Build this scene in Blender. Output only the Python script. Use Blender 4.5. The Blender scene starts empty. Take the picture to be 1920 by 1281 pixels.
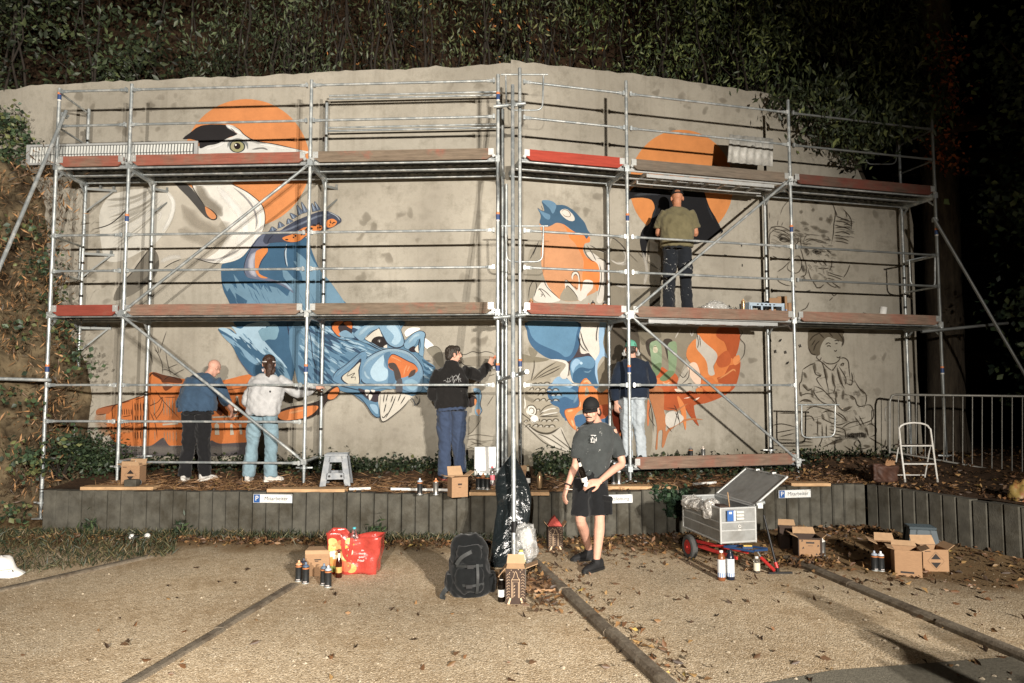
import bpy, bmesh, math, random
import numpy as np
from mathutils import Vector, Matrix, noise as mnoise
from mathutils.geometry import tessellate_polygon
random.seed(7); np.random.seed(7)
SC = bpy.context.scene
COL = SC.collection
PI = math.pi

# ------------------------------------------------------------------ camera
CAM_H, FPX, PITCH = 1.85, 1280.0, math.radians(3.8)
cd = bpy.data.cameras.new("camera"); cam = bpy.data.objects.new("camera", cd)
COL.objects.link(cam); SC.camera = cam
cd.sensor_width = 36.0; cd.lens = 24.0; cd.clip_start = 0.05; cd.clip_end = 500
cam.location = (0, 0, CAM_H); cam.rotation_euler = (PI/2 + PITCH, 0, 0)

# ------------------------------------------------------------------ night sky
W = bpy.data.worlds.new("World"); SC.world = W; W.use_nodes = True
wn = W.node_tree.nodes; wl = W.node_tree.links
bg = wn["Background"]; sky = wn.new("ShaderNodeTexSky"); sky.sky_type = 'NISHITA'
sky.sun_disc = False; sky.sun_elevation = math.radians(-6); sky.sun_rotation = math.radians(150)
wl.new(sky.outputs[0], bg.inputs[0]); bg.inputs[1].default_value = 0.07

# ------------------------------------------------------------------ flood lamps' light (the lamps stand behind the camera)
FLOODS = [(-0.6, -7.3, 4.05, 9800, 64, (-5.6, 9.5, .3)), (5.0, -7.3, 4.05, 9800, 74, (-2.4, 9.5, -.2)), (4.95, -6.0, 4.05, 8200, 74, (-2.4, 9.5, -.2))]
for (x, y, z, p, ang, aim) in FLOODS:
    ld = bpy.data.lights.new("flood_light", 'SPOT'); lo = bpy.data.objects.new("flood_light", ld)
    COL.objects.link(lo); lo.location = (x, y, z)
    ld.energy = p; ld.color = (1.0, 0.93, 0.84); ld.shadow_soft_size = 0.04
    ld.spot_size = math.radians(ang); ld.spot_blend = 0.62
    tgt = Vector(aim); lo.rotation_euler = (tgt - Vector((x, y, z))).to_track_quat('-Z', 'Y').to_euler()

# ------------------------------------------------------------------ exposure
SC.view_settings.view_transform = 'Standard'; SC.view_settings.look = 'None'
SC.view_settings.gamma = 1.0; SC.view_settings.exposure = -0.12
SC.view_settings.use_curve_mapping = False
SC.render.engine = 'CYCLES'
SC.cycles.max_bounces = 6; SC.cycles.transparent_max_bounces = 24

# ------------------------------------------------------------------ helpers: measuring
CP, SP = math.cos(PITCH), math.sin(PITCH)
def ray(u, v):
    a = (u-960)/FPX; b = (640.5-v)/FPX
    return Vector((a, CP - b*SP, SP + b*CP))
def at(u, v, y):                      # the place seen at photo pixel (u, v), y metres away
    d = ray(u, v); t = y/d.y
    return Vector((0, 0, CAM_H)) + d*t
def on_z(u, v, z=0.0):                # ... lying at height z
    d = ray(u, v); t = (z-CAM_H)/d.z
    return Vector((0, 0, CAM_H)) + d*t
def S(r, g, b):                       # sRGB 0..255 to linear
    f = lambda c: (c/255/12.92 if c <= 10 else ((c/255+.055)/1.055)**2.4)
    c = (f(r), f(g), f(b)); l = .2126*c[0]+.7152*c[1]+.0722*c[2]
    return tuple(l+(x-l)*.84 for x in c)
TL, TR = 0.056, 0.26                  # how fast the left and the right half of the wall recede
WALL_Y = 10.0
NL = Vector((-TL, -1, 0)).normalized(); NR = Vector((TR, -1, 0)).normalized()
def wall_pt(u, v, off=0.0):           # on the wall's face, off metres proud of it
    d = ray(u, v); o = Vector((0, 0, CAM_H))
    n = NL if u < 958 else NR
    p0 = Vector((0, WALL_Y, 0)) + n*off
    return o + d*((p0-o).dot(n)/d.dot(n))
def wall_y(x): return WALL_Y + (TL*-x if x < 0 else TR*x)
SXC = -0.02
def front_y(x, back=0.0): return (9.1 + back + TL*(-.02-x)) if x < SXC else (9.1 + back + TR*(x+.02))
def pole_xy(u, back=0.0):             # plan position of a pole seen at column u at eye height
    a = (u-960)/FPX
    x = a*9.3
    for _ in range(20):
        x = a*front_y(x, back)*CP
    return x, front_y(x, back)

# ------------------------------------------------------------------ helpers: objects
def link(o): COL.objects.link(o); return o
def thing(name, label, cat, loc=(0, 0, 0), rz=0.0, group=None):
    o = link(bpy.data.objects.new(name, None)); o.empty_display_size = .1
    o.location = loc; o.rotation_euler = (0, 0, rz)
    o['label'] = label; o['category'] = cat
    if group: o['group'] = group
    return o
def tag(o, label, cat, group=None):
    o['label'] = label; o['category'] = cat
    if group: o['group'] = group
    return o
def copy_tree(o, parent=None, label=None, group=None, loc=None, rz=None):
    c = o.copy(); link(c); c.parent = parent
    if label: c['label'] = label
    if group: c['group'] = group
    if loc is not None: c.location = loc
    if rz is not None: c.rotation_euler = (c.rotation_euler[0], c.rotation_euler[1], rz)
    for ch in [k for k in COL.objects if k.parent == o]: copy_tree(ch, c)
    return c
def basis(t):
    t = t.normalized(); h = Vector((0, 0, 1)) if abs(t.z) < .95 else Vector((1, 0, 0))
    a = t.cross(h).normalized(); return a, a.cross(t).normalized()

class MB:                             # collects shapes, then links them as ONE mesh object
    def __init__(s): s.v = []; s.f = []; s.m = []; s.mi = 0; s.sm = []; s.smooth = False; s.M = None
    def add(s, vs, fs):
        o = len(s.v)
        if s.M is not None: vs = [s.M @ Vector(p) for p in vs]
        s.v += [tuple(p) for p in vs]
        for f in fs: s.f.append([i+o for i in f]); s.m.append(s.mi); s.sm.append(s.smooth)
        return s
    def box(s, c, sz, R=None, taper=1.0):
        x, y, z = sz[0]/2, sz[1]/2, sz[2]/2; c = Vector(c)
        P = [(-x, -y, -z), (x, -y, -z), (x, y, -z), (-x, y, -z), (-x*taper, -y*taper, z), (x*taper, -y*taper, z), (x*taper, y*taper, z), (-x*taper, y*taper, z)]
        P = [c + (R @ Vector(p) if R else Vector(p)) for p in P]
        q = s.smooth; s.smooth = False
        s.add(P, [(0, 3, 2, 1), (4, 5, 6, 7), (0, 1, 5, 4), (1, 2, 6, 5), (2, 3, 7, 6), (3, 0, 4, 7)]); s.smooth = q
        return s
    def bar(s, p0, p1, w, h, up=(0, 0, 1)):          # box beam from p0 to p1
        p0, p1 = Vector(p0), Vector(p1); t = (p1-p0).normalized(); up = Vector(up)
        a = t.cross(up).normalized(); b = a.cross(t)
        P = [p + a*(w/2)*i + b*(h/2)*j for p in (p0, p1) for i, j in ((-1, -1), (1, -1), (1, 1), (-1, 1))]
        q = s.smooth; s.smooth = False
        s.add(P, [(0, 3, 2, 1), (4, 5, 6, 7), (0, 1, 5, 4), (1, 2, 6, 5), (2, 3, 7, 6), (3, 0, 4, 7)]); s.smooth = q
        return s
    def tube(s, pts, r, n=10, caps=True, closed=False):
        pts = [Vector(p) for p in pts]; k = len(pts)
        rs = r if isinstance(r, (list, tuple)) else [r]*k
        vs = []; ref = None
        for i, p in enumerate(pts):
            t = (pts[(i+1) % k]-pts[i-1]) if closed else (pts[min(i+1, k-1)]-pts[max(i-1, 0)])
            t.normalize()
            if ref is None: a, b = basis(t)
            else:
                a = (ref - t*ref.dot(t)).normalized(); b = t.cross(a)*-1
                b = a.cross(t)
            ref = a
            for j in range(n):
                th = 2*PI*j/n; vs.append(p + (a*math.cos(th) + b*math.sin(th))*rs[i])
        fs = []
        for i in range(k if closed else k-1):
            i2 = (i+1) % k
            for j in range(n): fs.append((i*n+j, i2*n+j, i2*n+(j+1) % n, i*n+(j+1) % n))
        q = s.smooth; s.smooth = True; s.add(vs, fs); s.smooth = False
        if caps and not closed:
            s.add(vs[:n], [tuple(range(n))]); s.add(vs[-n:], [tuple(reversed(range(n)))])
        s.smooth = q
        return s
    def lathe(s, prof, n=14, o=(0, 0, 0), sx=1.0, sy=1.0):   # prof: (r, z)
        vs = []; fs = []; o = Vector(o)
        for r, z in prof:
            for j in range(n):
                th = 2*PI*j/n; vs.append(o + Vector((r*sx*math.cos(th), r*sy*math.sin(th), z)))
        for i in range(len(prof)-1):
            for j in range(n): fs.append((i*n+j, i*n+(j+1) % n, (i+1)*n+(j+1) % n, (i+1)*n+j))
        q = s.smooth; s.smooth = True; s.add(vs, fs); s.smooth = False
        if prof[0][0] > 1e-4: s.add(vs[:n], [tuple(reversed(range(n)))])
        if prof[-1][0] > 1e-4: s.add(vs[-n:], [tuple(range(n))])
        s.smooth = q
        return s
    def prism(s, poly, d0, d1, f):                 # outline in a plane, extruded; f(x, y, d) -> point
        n = len(poly); A = [f(x, y, d0) for x, y in poly]; B = [f(x, y, d1) for x, y in poly]
        s.add(A+B, [tuple(reversed(range(n))), tuple(range(n, 2*n))] + [(i, (i+1) % n, n+(i+1) % n, n+i) for i in range(n)])
        return s
    def build(s, name, mats, parent=None, world=True, bevel=0.0):
        me = bpy.data.meshes.new(name)
        v = s.v
        if parent is not None and world:
            off = Vector(parent.location)
            pp = parent.parent
            while pp is not None: off += Vector(pp.location); pp = pp.parent
            v = [(p[0]-off.x, p[1]-off.y, p[2]-off.z) for p in v]
        me.from_pydata(v, [], s.f)
        for m in (mats if isinstance(mats, (list, tuple)) else [mats]): me.materials.append(m)
        me.polygons.foreach_set("material_index", s.m); me.polygons.foreach_set("use_smooth", s.sm)
        me.update()
        o = link(bpy.data.objects.new(name, me)); o.parent = parent
        if bevel:
            b = o.modifiers.new("bevel", 'BEVEL'); b.width = bevel; b.segments = 2; b.limit_method = 'ANGLE'
        return o
def outward(o):                        # make the normals point outward
    bm = bmesh.new(); bm.from_mesh(o.data); bmesh.ops.recalc_face_normals(bm, faces=bm.faces); bm.to_mesh(o.data); bm.free(); return o
def R_(rx=0, ry=0, rz=0):
    return Matrix.Rotation(rz, 3, 'Z') @ Matrix.Rotation(ry, 3, 'Y') @ Matrix.Rotation(rx, 3, 'X')

# ------------------------------------------------------------------ helpers: materials
def new_mat(name):
    m = bpy.data.materials.new(name); m.use_nodes = True
    return m, m.node_tree.nodes, m.node_tree.links, m.node_tree.nodes["Principled BSDF"]
def ramp(nd, stops, inter='LINEAR'):
    r = nd.new("ShaderNodeValToRGB"); cr = r.color_ramp; cr.interpolation = inter
    while len(cr.elements) < len(stops): cr.elements.new(.5)
    for e, (p, c) in zip(cr.elements, stops): e.position = p; e.color = (*c, 1) if len(c) == 3 else c
    return r
def g3(v): return (v, v, v)
def M(name, col, rough=.7, metal=0.0, var=.18, scale=18.0, bump=.0, bscale=120.0, spec=.4, dirt=None, dscale=3.0, damt=.5, world=False, alpha=None, trans=0.0, coat=0.0, streak=None):
    """plain procedural material: a colour broken up by two noises, optional dirt patches and bump"""
    m, nd, lk, b = new_mat(name)
    tc = nd.new("ShaderNodeNewGeometry") if world else nd.new("ShaderNodeTexCoord")
    co = tc.outputs["Position"] if world else tc.outputs["Object"]
    if streak:
        mp = nd.new("ShaderNodeMapping"); lk.new(co, mp.inputs[0]); mp.inputs["Scale"].default_value = streak; cs = mp.outputs[0]
    else: cs = co
    n = nd.new("ShaderNodeTexNoise"); n.inputs["Scale"].default_value = scale; n.inputs["Detail"].default_value = 6; n.inputs["Roughness"].default_value = .62
    lk.new(cs, n.inputs["Vector"])
    lo = tuple(max(0, c*(1-var*1.6)) for c in col); hi = tuple(min(1, c*(1+var*1.6)) for c in col)
    r = ramp(nd, [(.25, lo), (.75, hi)]); lk.new(n.outputs["Fac"], r.inputs[0]); out = r.outputs[0]
    if dirt:
        n2 = nd.new("ShaderNodeTexNoise"); n2.inputs["Scale"].default_value = dscale; n2.inputs["Detail"].default_value = 8; n2.inputs["Roughness"].default_value = .7
        lk.new(cs, n2.inputs["Vector"])
        r2 = ramp(nd, [(.46, g3(0)), (.64, g3(damt))]); lk.new(n2.outputs["Fac"], r2.inputs[0])
        mx = nd.new("ShaderNodeMix"); mx.data_type = 'RGBA'; lk.new(r2.outputs[0], mx.inputs[0])
        lk.new(out, mx.inputs[6]); mx.inputs[7].default_value = (*dirt, 1); out = mx.outputs[2]
    lk.new(out, b.inputs["Base Color"])
    b.inputs["Roughness"].default_value = rough; b.inputs["Metallic"].default_value = metal
    b.inputs["Specular IOR Level"].default_value = spec
    if coat: b.inputs["Coat Weight"].default_value = coat
    if trans: b.inputs["Transmission Weight"].default_value = trans
    if alpha is not None: b.inputs["Alpha"].default_value = alpha
    if bump:
        n3 = nd.new("ShaderNodeTexNoise"); n3.inputs["Scale"].default_value = bscale; n3.inputs["Detail"].default_value = 4
        lk.new(co, n3.inputs["Vector"])
        bp = nd.new("ShaderNodeBump"); bp.inputs["Strength"].default_value = bump; bp.inputs["Distance"].default_value = .01
        lk.new(n3.outputs["Fac"], bp.inputs["Height"]); lk.new(bp.outputs[0], b.inputs["Normal"])
    return m
# ------------------------------------------------------------------ materials of the place
def mat_gravel():
    m, nd, lk, b = new_mat("gravel")
    g = nd.new("ShaderNodeNewGeometry"); co = g.outputs["Position"]
    def noise(sc, det=6, ro=.6):
        n = nd.new("ShaderNodeTexNoise"); n.inputs["Scale"].default_value = sc; n.inputs["Detail"].default_value = det; n.inputs["Roughness"].default_value = ro
        lk.new(co, n.inputs["Vector"]); return n.outputs["Fac"]
    v = nd.new("ShaderNodeTexVoronoi"); v.inputs["Scale"].default_value = 115; lk.new(co, v.inputs["Vector"])
    v2 = nd.new("ShaderNodeTexVoronoi"); v2.inputs["Scale"].default_value = 60; lk.new(co, v2.inputs["Vector"])
    bw = nd.new("ShaderNodeRGBToBW"); lk.new(v.outputs["Color"], bw.inputs[0])
    pr = ramp(nd, [(.12, S(146, 126, 96)), (.5, S(208, 184, 146)), (.8, S(228, 206, 170)), (.98, S(248, 236, 212))]); lk.new(bw.outputs[0], pr.inputs[0])
    soil = ramp(nd, [(.3, S(104, 80, 48)), (.7, S(162, 130, 84))]); lk.new(noise(40, 8, .75), soil.inputs[0])
    # worn and dirty patches
    a = nd.new("ShaderNodeMath"); a.operation = 'ADD'; lk.new(noise(1.1, 7, .68), a.inputs[0])
    n9 = nd.new("ShaderNodeMath"); n9.operation = 'MULTIPLY'; lk.new(noise(9, 6, .7), n9.inputs[0]); n9.inputs[1].default_value = .55
    lk.new(n9.outputs[0], a.inputs[1])
    pf = ramp(nd, [(.68, g3(0)), (.98, g3(.75))]); lk.new(a.outputs[0], pf.inputs[0])
    # earth and leaf mould along the foot of the retaining wall, wider at the right
    sx = nd.new("ShaderNodeSeparateXYZ"); lk.new(co, sx.inputs[0])
    def mth(op, x, y=None):
        q = nd.new("ShaderNodeMath"); q.operation = op
        for i, k in enumerate((x, y)):
            if k is None: continue
            if isinstance(k, (int, float)): q.inputs[i].default_value = k
            else: lk.new(k, q.inputs[i])
        return q.outputs[0]
    d = mth('ADD', sx.outputs["Y"], mth('MULTIPLY', mth('MAXIMUM', mth('SUBTRACT', sx.outputs["X"], 1.2), 0.0), .50))
    d = mth('ADD', d, mth('MULTIPLY', mth('SUBTRACT', noise(2.2, 6, .7), .5), 1.7))
    ef = ramp(nd, [(.0, g3(0)), (1.0, g3(1))]); lk.new(mth('MULTIPLY', mth('SUBTRACT', d, 7.55), 1.5), ef.inputs[0])
    fac = mth('MAXIMUM', pf.outputs[0], ef.outputs[0])
    mx = nd.new("ShaderNodeMix"); mx.data_type = 'RGBA'; lk.new(fac, mx.inputs[0]); lk.new(pr.outputs[0], mx.inputs[6]); lk.new(soil.outputs[0], mx.inputs[7])
    # dusty light and dark drift
    tn = ramp(nd, [(.34, g3(.68)), (.62, g3(1.2))]); lk.new(noise(.55, 5, .6), tn.inputs[0])
    ml = nd.new("ShaderNodeMix"); ml.data_type = 'RGBA'; ml.blend_type = 'MULTIPLY'; ml.inputs[0].default_value = 1
    lk.new(mx.outputs[2], ml.inputs[6]); lk.new(tn.outputs[0], ml.inputs[7])
    lk.new(ml.outputs[2], b.inputs["Base Color"]); b.inputs["Roughness"].default_value = .95; b.inputs["Specular IOR Level"].default_value = .2
    hs = mth('ADD', mth('MULTIPLY', v.outputs["Distance"], -.6), mth('MULTIPLY', v2.outputs["Distance"], -.5)); hs = mth('ADD', hs, mth('MULTIPLY', noise(14, 8, .75), .5))
    bp = nd.new("ShaderNodeBump"); bp.inputs["Strength"].default_value = .42; bp.inputs["Distance"].default_value = .014
    lk.new(hs, bp.inputs["Height"]); lk.new(bp.outputs[0], b.inputs["Normal"])
    return m

def mat_wall():
    m, nd, lk, b = new_mat("plastered_wall")
    g = nd.new("ShaderNodeNewGeometry"); co = g.outputs["Position"]
    def noise(sc, det=6, ro=.6, vec=None):
        n = nd.new("ShaderNodeTexNoise"); n.inputs["Scale"].default_value = sc; n.inputs["Detail"].default_value = det; n.inputs["Roughness"].default_value = ro
        lk.new(vec or co, n.inputs["Vector"]); return n.outputs["Fac"]
    base = ramp(nd, [(.28, S(134, 127, 113)), (.5, S(160, 153, 138)), (.75, S(184, 177, 161))]); lk.new(noise(1.3, 9, .66), base.inputs[0])
    # damp, mouldy blotches with soft round edges
    wv = nd.new("ShaderNodeTexNoise"); wv.inputs["Scale"].default_value = 3; lk.new(co, wv.inputs["Vector"])
    ad = nd.new("ShaderNodeVectorMath"); ad.operation = 'MULTIPLY_ADD'; lk.new(wv.outputs["Color"], ad.inputs[0]); ad.inputs[1].default_value = (.35, .35, .35); lk.new(co, ad.inputs[2])
    vo = nd.new("ShaderNodeTexVoronoi"); vo.inputs["Scale"].default_value = 3.4; lk.new(ad.outputs[0], vo.inputs["Vector"])
    sp = ramp(nd, [(.10, g3(1)), (.19, g3(.85)), (.27, g3(0))]); lk.new(vo.outputs["Distance"], sp.inputs[0])
    vm = ramp(nd, [(.47, g3(0)), (.60, g3(1))]); lk.new(noise(.75, 3, .5), vm.inputs[0])
    f = nd.new("ShaderNodeMath"); f.operation = 'MULTIPLY'; lk.new(sp.outputs[0], f.inputs[0]); lk.new(vm.outputs[0], f.inputs[1])
    f2 = nd.new("ShaderNodeMath"); f2.operation = 'MULTIPLY'; f2.inputs[1].default_value = .62; lk.new(f.outputs[0], f2.inputs[0])
    mx = nd.new("ShaderNodeMix"); mx.data_type = 'RGBA'; lk.new(f2.outputs[0], mx.inputs[0]); lk.new(base.outputs[0], mx.inputs[6]); mx.inputs[7].default_value = (*S(98, 90, 76), 1)
    r2 = ramp(nd, [(.48, g3(0)), (.70, g3(.75))]); lk.new(noise(2.6, 10, .74), r2.inputs[0])
    m2 = nd.new("ShaderNodeMix"); m2.data_type = 'RGBA'; lk.new(r2.outputs[0], m2.inputs[0]); lk.new(mx.outputs[2], m2.inputs[6]); m2.inputs[7].default_value = (*S(104, 97, 82), 1)
    # green-brown grime at the foot of the wall, faint runs from the top
    sx = nd.new("ShaderNodeSeparateXYZ"); lk.new(co, sx.inputs[0])
    gz = nd.new("ShaderNodeMath"); gz.operation = 'MULTIPLY_ADD'; lk.new(noise(3.5, 8, .7), gz.inputs[0]); gz.inputs[1].default_value = 1.0; lk.new(sx.outputs["Z"], gz.inputs[2])
    gr = ramp(nd, [(.0, g3(.75)), (1.0, g3(0))]); mp2 = nd.new("ShaderNodeMath"); mp2.operation = 'SUBTRACT'; lk.new(gz.outputs[0], mp2.inputs[0]); mp2.inputs[1].default_value = 1.05
    lk.new(mp2.outputs[0], gr.inputs[0]); gr.color_ramp.elements[1].position = .55
    m3 = nd.new("ShaderNodeMix"); m3.data_type = 'RGBA'; lk.new(gr.outputs[0], m3.inputs[0]); lk.new(m2.outputs[2], m3.inputs[6]); m3.inputs[7].default_value = (*S(92, 84, 62), 1)
    mp = nd.new("ShaderNodeMapping"); mp.inputs["Scale"].default_value = (5, 5, .35); lk.new(co, mp.inputs[0])
    r4 = ramp(nd, [(.52, g3(0)), (.75, g3(.30))]); lk.new(noise(1.6, 6, .6, mp.outputs[0]), r4.inputs[0])
    m4 = nd.new("ShaderNodeMix"); m4.data_type = 'RGBA'; lk.new(r4.outputs[0], m4.inputs[0]); lk.new(m3.outputs[2], m4.inputs[6]); m4.inputs[7].default_value = (*S(112, 103, 86), 1)
    lk.new(m4.outputs[2], b.inputs["Base Color"]); b.inputs["Roughness"].default_value = .92; b.inputs["Specular IOR Level"].default_value = .2
    h = nd.new("ShaderNodeMath"); h.operation = 'ADD'; lk.new(noise(5, 6, .6), h.inputs[0]); lk.new(noise(90, 3, .6), h.inputs[1])
    bp = nd.new("ShaderNodeBump"); bp.inputs["Strength"].default_value = .35; bp.inputs["Distance"].default_value = .015
    lk.new(h.outputs[0], bp.inputs["Height"]); lk.new(bp.outputs[0], b.inputs["Normal"])
    return m

MAT = {}
MAT['gravel'] = mat_gravel(); MAT['wall'] = mat_wall()
MAT['concrete'] = M("palisade_concrete", S(82, 79, 69), .9, var=.24, scale=7, bump=.5, bscale=70, dirt=S(54, 48, 34), dscale=2.6, damt=.85, world=True)
MAT['kerb'] = M("kerb_concrete", S(118, 106, 88), .95, var=.25, scale=30, bump=.6, bscale=90, dirt=S(70, 54, 36), dscale=5, damt=.8, world=True)
MAT['soil'] = M("terrace_soil", S(84, 62, 42), .97, var=.4, scale=26, bump=1.0, bscale=38, dirt=S(40, 32, 22), dscale=2.2, damt=.8, world=True, spec=.15)
MAT['rock'] = M("rock", S(98, 84, 60), .95, var=.5, scale=4, bump=.9, bscale=16, dirt=S(46, 34, 22), dscale=1.5, damt=.95, world=True, spec=.15)
MAT['steel'] = M("galvanised_steel", S(150, 157, 158), .40, metal=.45, var=.14, scale=9, bump=.08, bscale=60, dirt=S(206, 208, 204), dscale=7, damt=.9)
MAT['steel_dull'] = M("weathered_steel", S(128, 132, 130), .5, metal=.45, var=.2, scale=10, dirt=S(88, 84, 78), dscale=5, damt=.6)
MAT['alu'] = M("aluminium", S(180, 182, 180), .42, metal=.3, var=.08, scale=14, bump=.05, bscale=50)
MAT['black'] = M("black_plastic", S(26, 26, 27), .5, var=.15)
MAT['paving'] = M("paving", S(114, 108, 92), .95, var=.2, scale=40, bump=.5, bscale=100, world=True)
def wood(name, paint, grey, amt, streak=(1, 1, 1)):
    m, nd, lk, b = new_mat(name)
    tc = nd.new("ShaderNodeTexCoord"); mp = nd.new("ShaderNodeMapping"); lk.new(tc.outputs["Object"], mp.inputs[0]); mp.inputs["Scale"].default_value = streak
    n = nd.new("ShaderNodeTexNoise"); n.inputs["Scale"].default_value = 3; n.inputs["Detail"].default_value = 9; n.inputs["Roughness"].default_value = .72; lk.new(mp.outputs[0], n.inputs["Vector"])
    n2 = nd.new("ShaderNodeTexNoise"); n2.inputs["Scale"].default_value = 2.2; n2.inputs["Detail"].default_value = 7; n2.inputs["Roughness"].default_value = .7; lk.new(tc.outputs["Object"], n2.inputs["Vector"])
    gr = ramp(nd, [(.3, tuple(c*.55 for c in grey)), (.7, tuple(min(1, c*1.25) for c in grey))]); lk.new(n.outputs["Fac"], gr.inputs[0])
    pr = ramp(nd, [(.3, tuple(c*.7 for c in paint)), (.7, tuple(min(1, c*1.15) for c in paint))]); lk.new(n.outputs["Fac"], pr.inputs[0])
    fr = ramp(nd, [(amt-.09, g3(1)), (amt+.09, g3(0))]); lk.new(n2.outputs["Fac"], fr.inputs[0])
    mx = nd.new("ShaderNodeMix"); mx.data_type = 'RGBA'; lk.new(fr.outputs[0], mx.inputs[0]); lk.new(gr.outputs[0], mx.inputs[6]); lk.new(pr.outputs[0], mx.inputs[7])
    lk.new(mx.outputs[2], b.inputs["Base Color"]); b.inputs["Roughness"].default_value = .85; b.inputs["Specular IOR Level"].default_value = .2
    bp = nd.new("ShaderNodeBump"); bp.inputs["Strength"].default_value = .4; bp.inputs["Distance"].default_value = .006; lk.new(n.outputs["Fac"], bp.inputs["Height"]); lk.new(bp.outputs[0], b.inputs["Normal"])
    return m
ST = (1.2, 9, 14)
RED, RBR, GBR = S(142, 62, 46), S(138, 78, 60), S(134, 112, 92)
BOARD = {
 'red': wood("red_board", RED, RBR, .62, ST), 'redbrown': wood("red_brown_board", S(146, 82, 64), S(128, 98, 80), .56, ST),
 'brown': wood("brown_board", S(140, 96, 78), S(132, 108, 90), .46, ST), 'greybrown': wood("grey_brown_board", S(150, 84, 66), S(118, 102, 84), .40, ST),
 'orange': wood("orange_red_board", S(168, 58, 38), S(140, 68, 48), .66, ST), 'grey': wood("grey_board", S(120, 104, 88), S(112, 100, 86), .4, ST),
 'dark': wood("dark_red_brown_board", S(106, 56, 44), S(92, 70, 58), .52, ST),
 'pale': wood("pale_planed_wood", S(206, 164, 112), S(190, 150, 104), .5, ST),
}

# ------------------------------------------------------------------ the ground
def structure(o): o['kind'] = 'structure'; return o
mb = MB(); mb.add([(-60, -30, 0), (60, -30, 0), (60, 80, 0), (-60, 80, 0)], [(0, 1, 2, 3)])
structure(mb.build("gravel_ground", MAT['gravel']))
# paved strip at the lower right corner
p = [on_z(1180, 1330), on_z(1560, 1258), on_z(1930, 1230), on_z(2100, 1330)]
mb = MB(); 
mb.add([(a.x, a.y, .004) for a in p], [(0, 3, 2, 1)])
structure(mb.build("pavement", MAT['paving']))

def retain_y(x): return 8.37 + (.065*-x if x < 0 else .19*x)
RP = [(-5.95, retain_y(-5.95))] + [(0, 8.37), (4.75, retain_y(4.75)), (5.5, 7.5), (6.6, 6.0), (8.2, 4.6)]
def terrace_z(x, y):
    e = retain_y(x) + .12
    t = min(1, max(0, (y-e)/(wall_y(x)-e)))
    return .535 + .17*t*t + .012*mnoise.noise((x*2.3, y*2.3, 3.1)) + .02*mnoise.noise((x*.7, y*.9, 1.7))
mb = MB(); mb.smooth = True
nx, ny = 150, 22; vs = []
for i in range(nx+1):
    x = -6.05 + i*19.05/nx
    y0 = retain_y(x) + .05 if x < 4.75 else max(2.0, retain_y(4.75)+.05 - (x-4.75)*1.6)
    y1 = wall_y(min(x, 6.5)) + .5 + max(0, x-6.0)*.8
    for j in range(ny+1):
        y = y0 + (y1-y0)*j/ny
        z = terrace_z(x, y) if x < 4.75 else .535 + .17*max(0, min(1, (y-retain_y(4.75))/1.6))**2 + .03*mnoise.noise((x*1.4, y*1.4, 3))
        vs.append((x, y, z))
mb.add(vs, [(i*(ny+1)+j, (i+1)*(ny+1)+j, (i+1)*(ny+1)+j+1, i*(ny+1)+j+1) for i in range(nx) for j in range(ny)])
structure(mb.build("terrace_ground", MAT['soil']))

# ------------------------------------------------------------------ retaining wall of concrete palisades, each one a part
rw = thing("retaining_wall", "low retaining wall of upright grey concrete palisades below the terrace", "retaining wall", (-5.95, retain_y(-5.95), 0))
k = 0
for (ax, ay), (bx, by) in zip(RP, RP[1:]):
    A = Vector((ax, ay, 0)); B = Vector((bx, by, 0)); L = (B-A).length; n = max(1, round(L/.168)); d = (B-A)/L; nn = Vector((d.y, -d.x, 0))
    w = L/n
    for i in range(n):
        c = A + d*(w*(i+.5)); h = .545 + random.uniform(-.008, .008); pr = random.uniform(-.006, .006)
        mb = MB(); e = .014; hw = w/2-.0035
        prof = [(-hw, .02), (-hw+e, 0), (hw-e, 0), (hw, .02), (hw, .13), (-hw, .13)]
        ti = random.uniform(-.006, .006)
        mb.prism(prof, -.25, h, lambda x, y, z, c=c: c + d*(x+ti*z) - nn*(y-pr) + Vector((0, 0, z)))
        o = mb.build("palisade", MAT['concrete'], rw); outward(o); k += 1
    mb = MB(); C_ = (A+B)/2 - nn*.115
    mb.bar(A - nn*.1 + Vector((0, 0, .2)), B - nn*.1 + Vector((0, 0, .2)), .04, .6)
    mb.build("joint_backing", MAT['soil'], rw)

# ------------------------------------------------------------------ kerb strips that divide the parking bays
def kerb(p0, p1, w, h, label, seg=1.0, jit=.01):
    p0 = Vector((p0[0], p0[1], 0)); p1 = Vector((p1[0], p1[1], 0)); d = p1-p0; L = d.length; d /= L; n = max(1, round(L/seg)); nn = Vector((d.y, -d.x, 0))
    t = thing("kerb", label, "kerb", p0, 0, "kerbs dividing the parking bays")
    for i in range(n):
        a = p0 + d*(L*i/n+.004) + nn*random.uniform(-jit, jit); b = p0 + d*(L*(i+1)/n-.004) + nn*random.uniform(-jit, jit); hh = h + random.uniform(-.008, .008)
        mb = MB(); prof = [(-w/2, -.05), (w/2, -.05), (w/2, hh*.62), (w*.30, hh), (-w*.30, hh), (-w/2, hh*.62)]
        vs = [q + nn*x + Vector((0, 0, z)) for q in (a, b) for x, z in prof]; m6 = 6
        mb.add(vs, [tuple(range(6)), tuple(range(11, 5, -1))] + [(i2, i2+6, (i2+1) % 6+6, (i2+1) % 6) for i2 in range(6)])
        outward(mb.build("edging_stone", MAT['kerb'], t))
    return t
kerb(on_z(552, 1098), on_z(190, 1316), .085, .018, "narrow grey kerb running to the lower left from the spray cans by the cardboard box")
kerb(on_z(1000, 1058), on_z(1275, 1310), .11, .055, "raised rounded kerb running from the clear plastic bag to the lower edge")
kerb(on_z(1475, 1050), on_z(2010, 1275), .11, .05, "kerb running from the metal cart past the cardboard boxes to the right edge")
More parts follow.
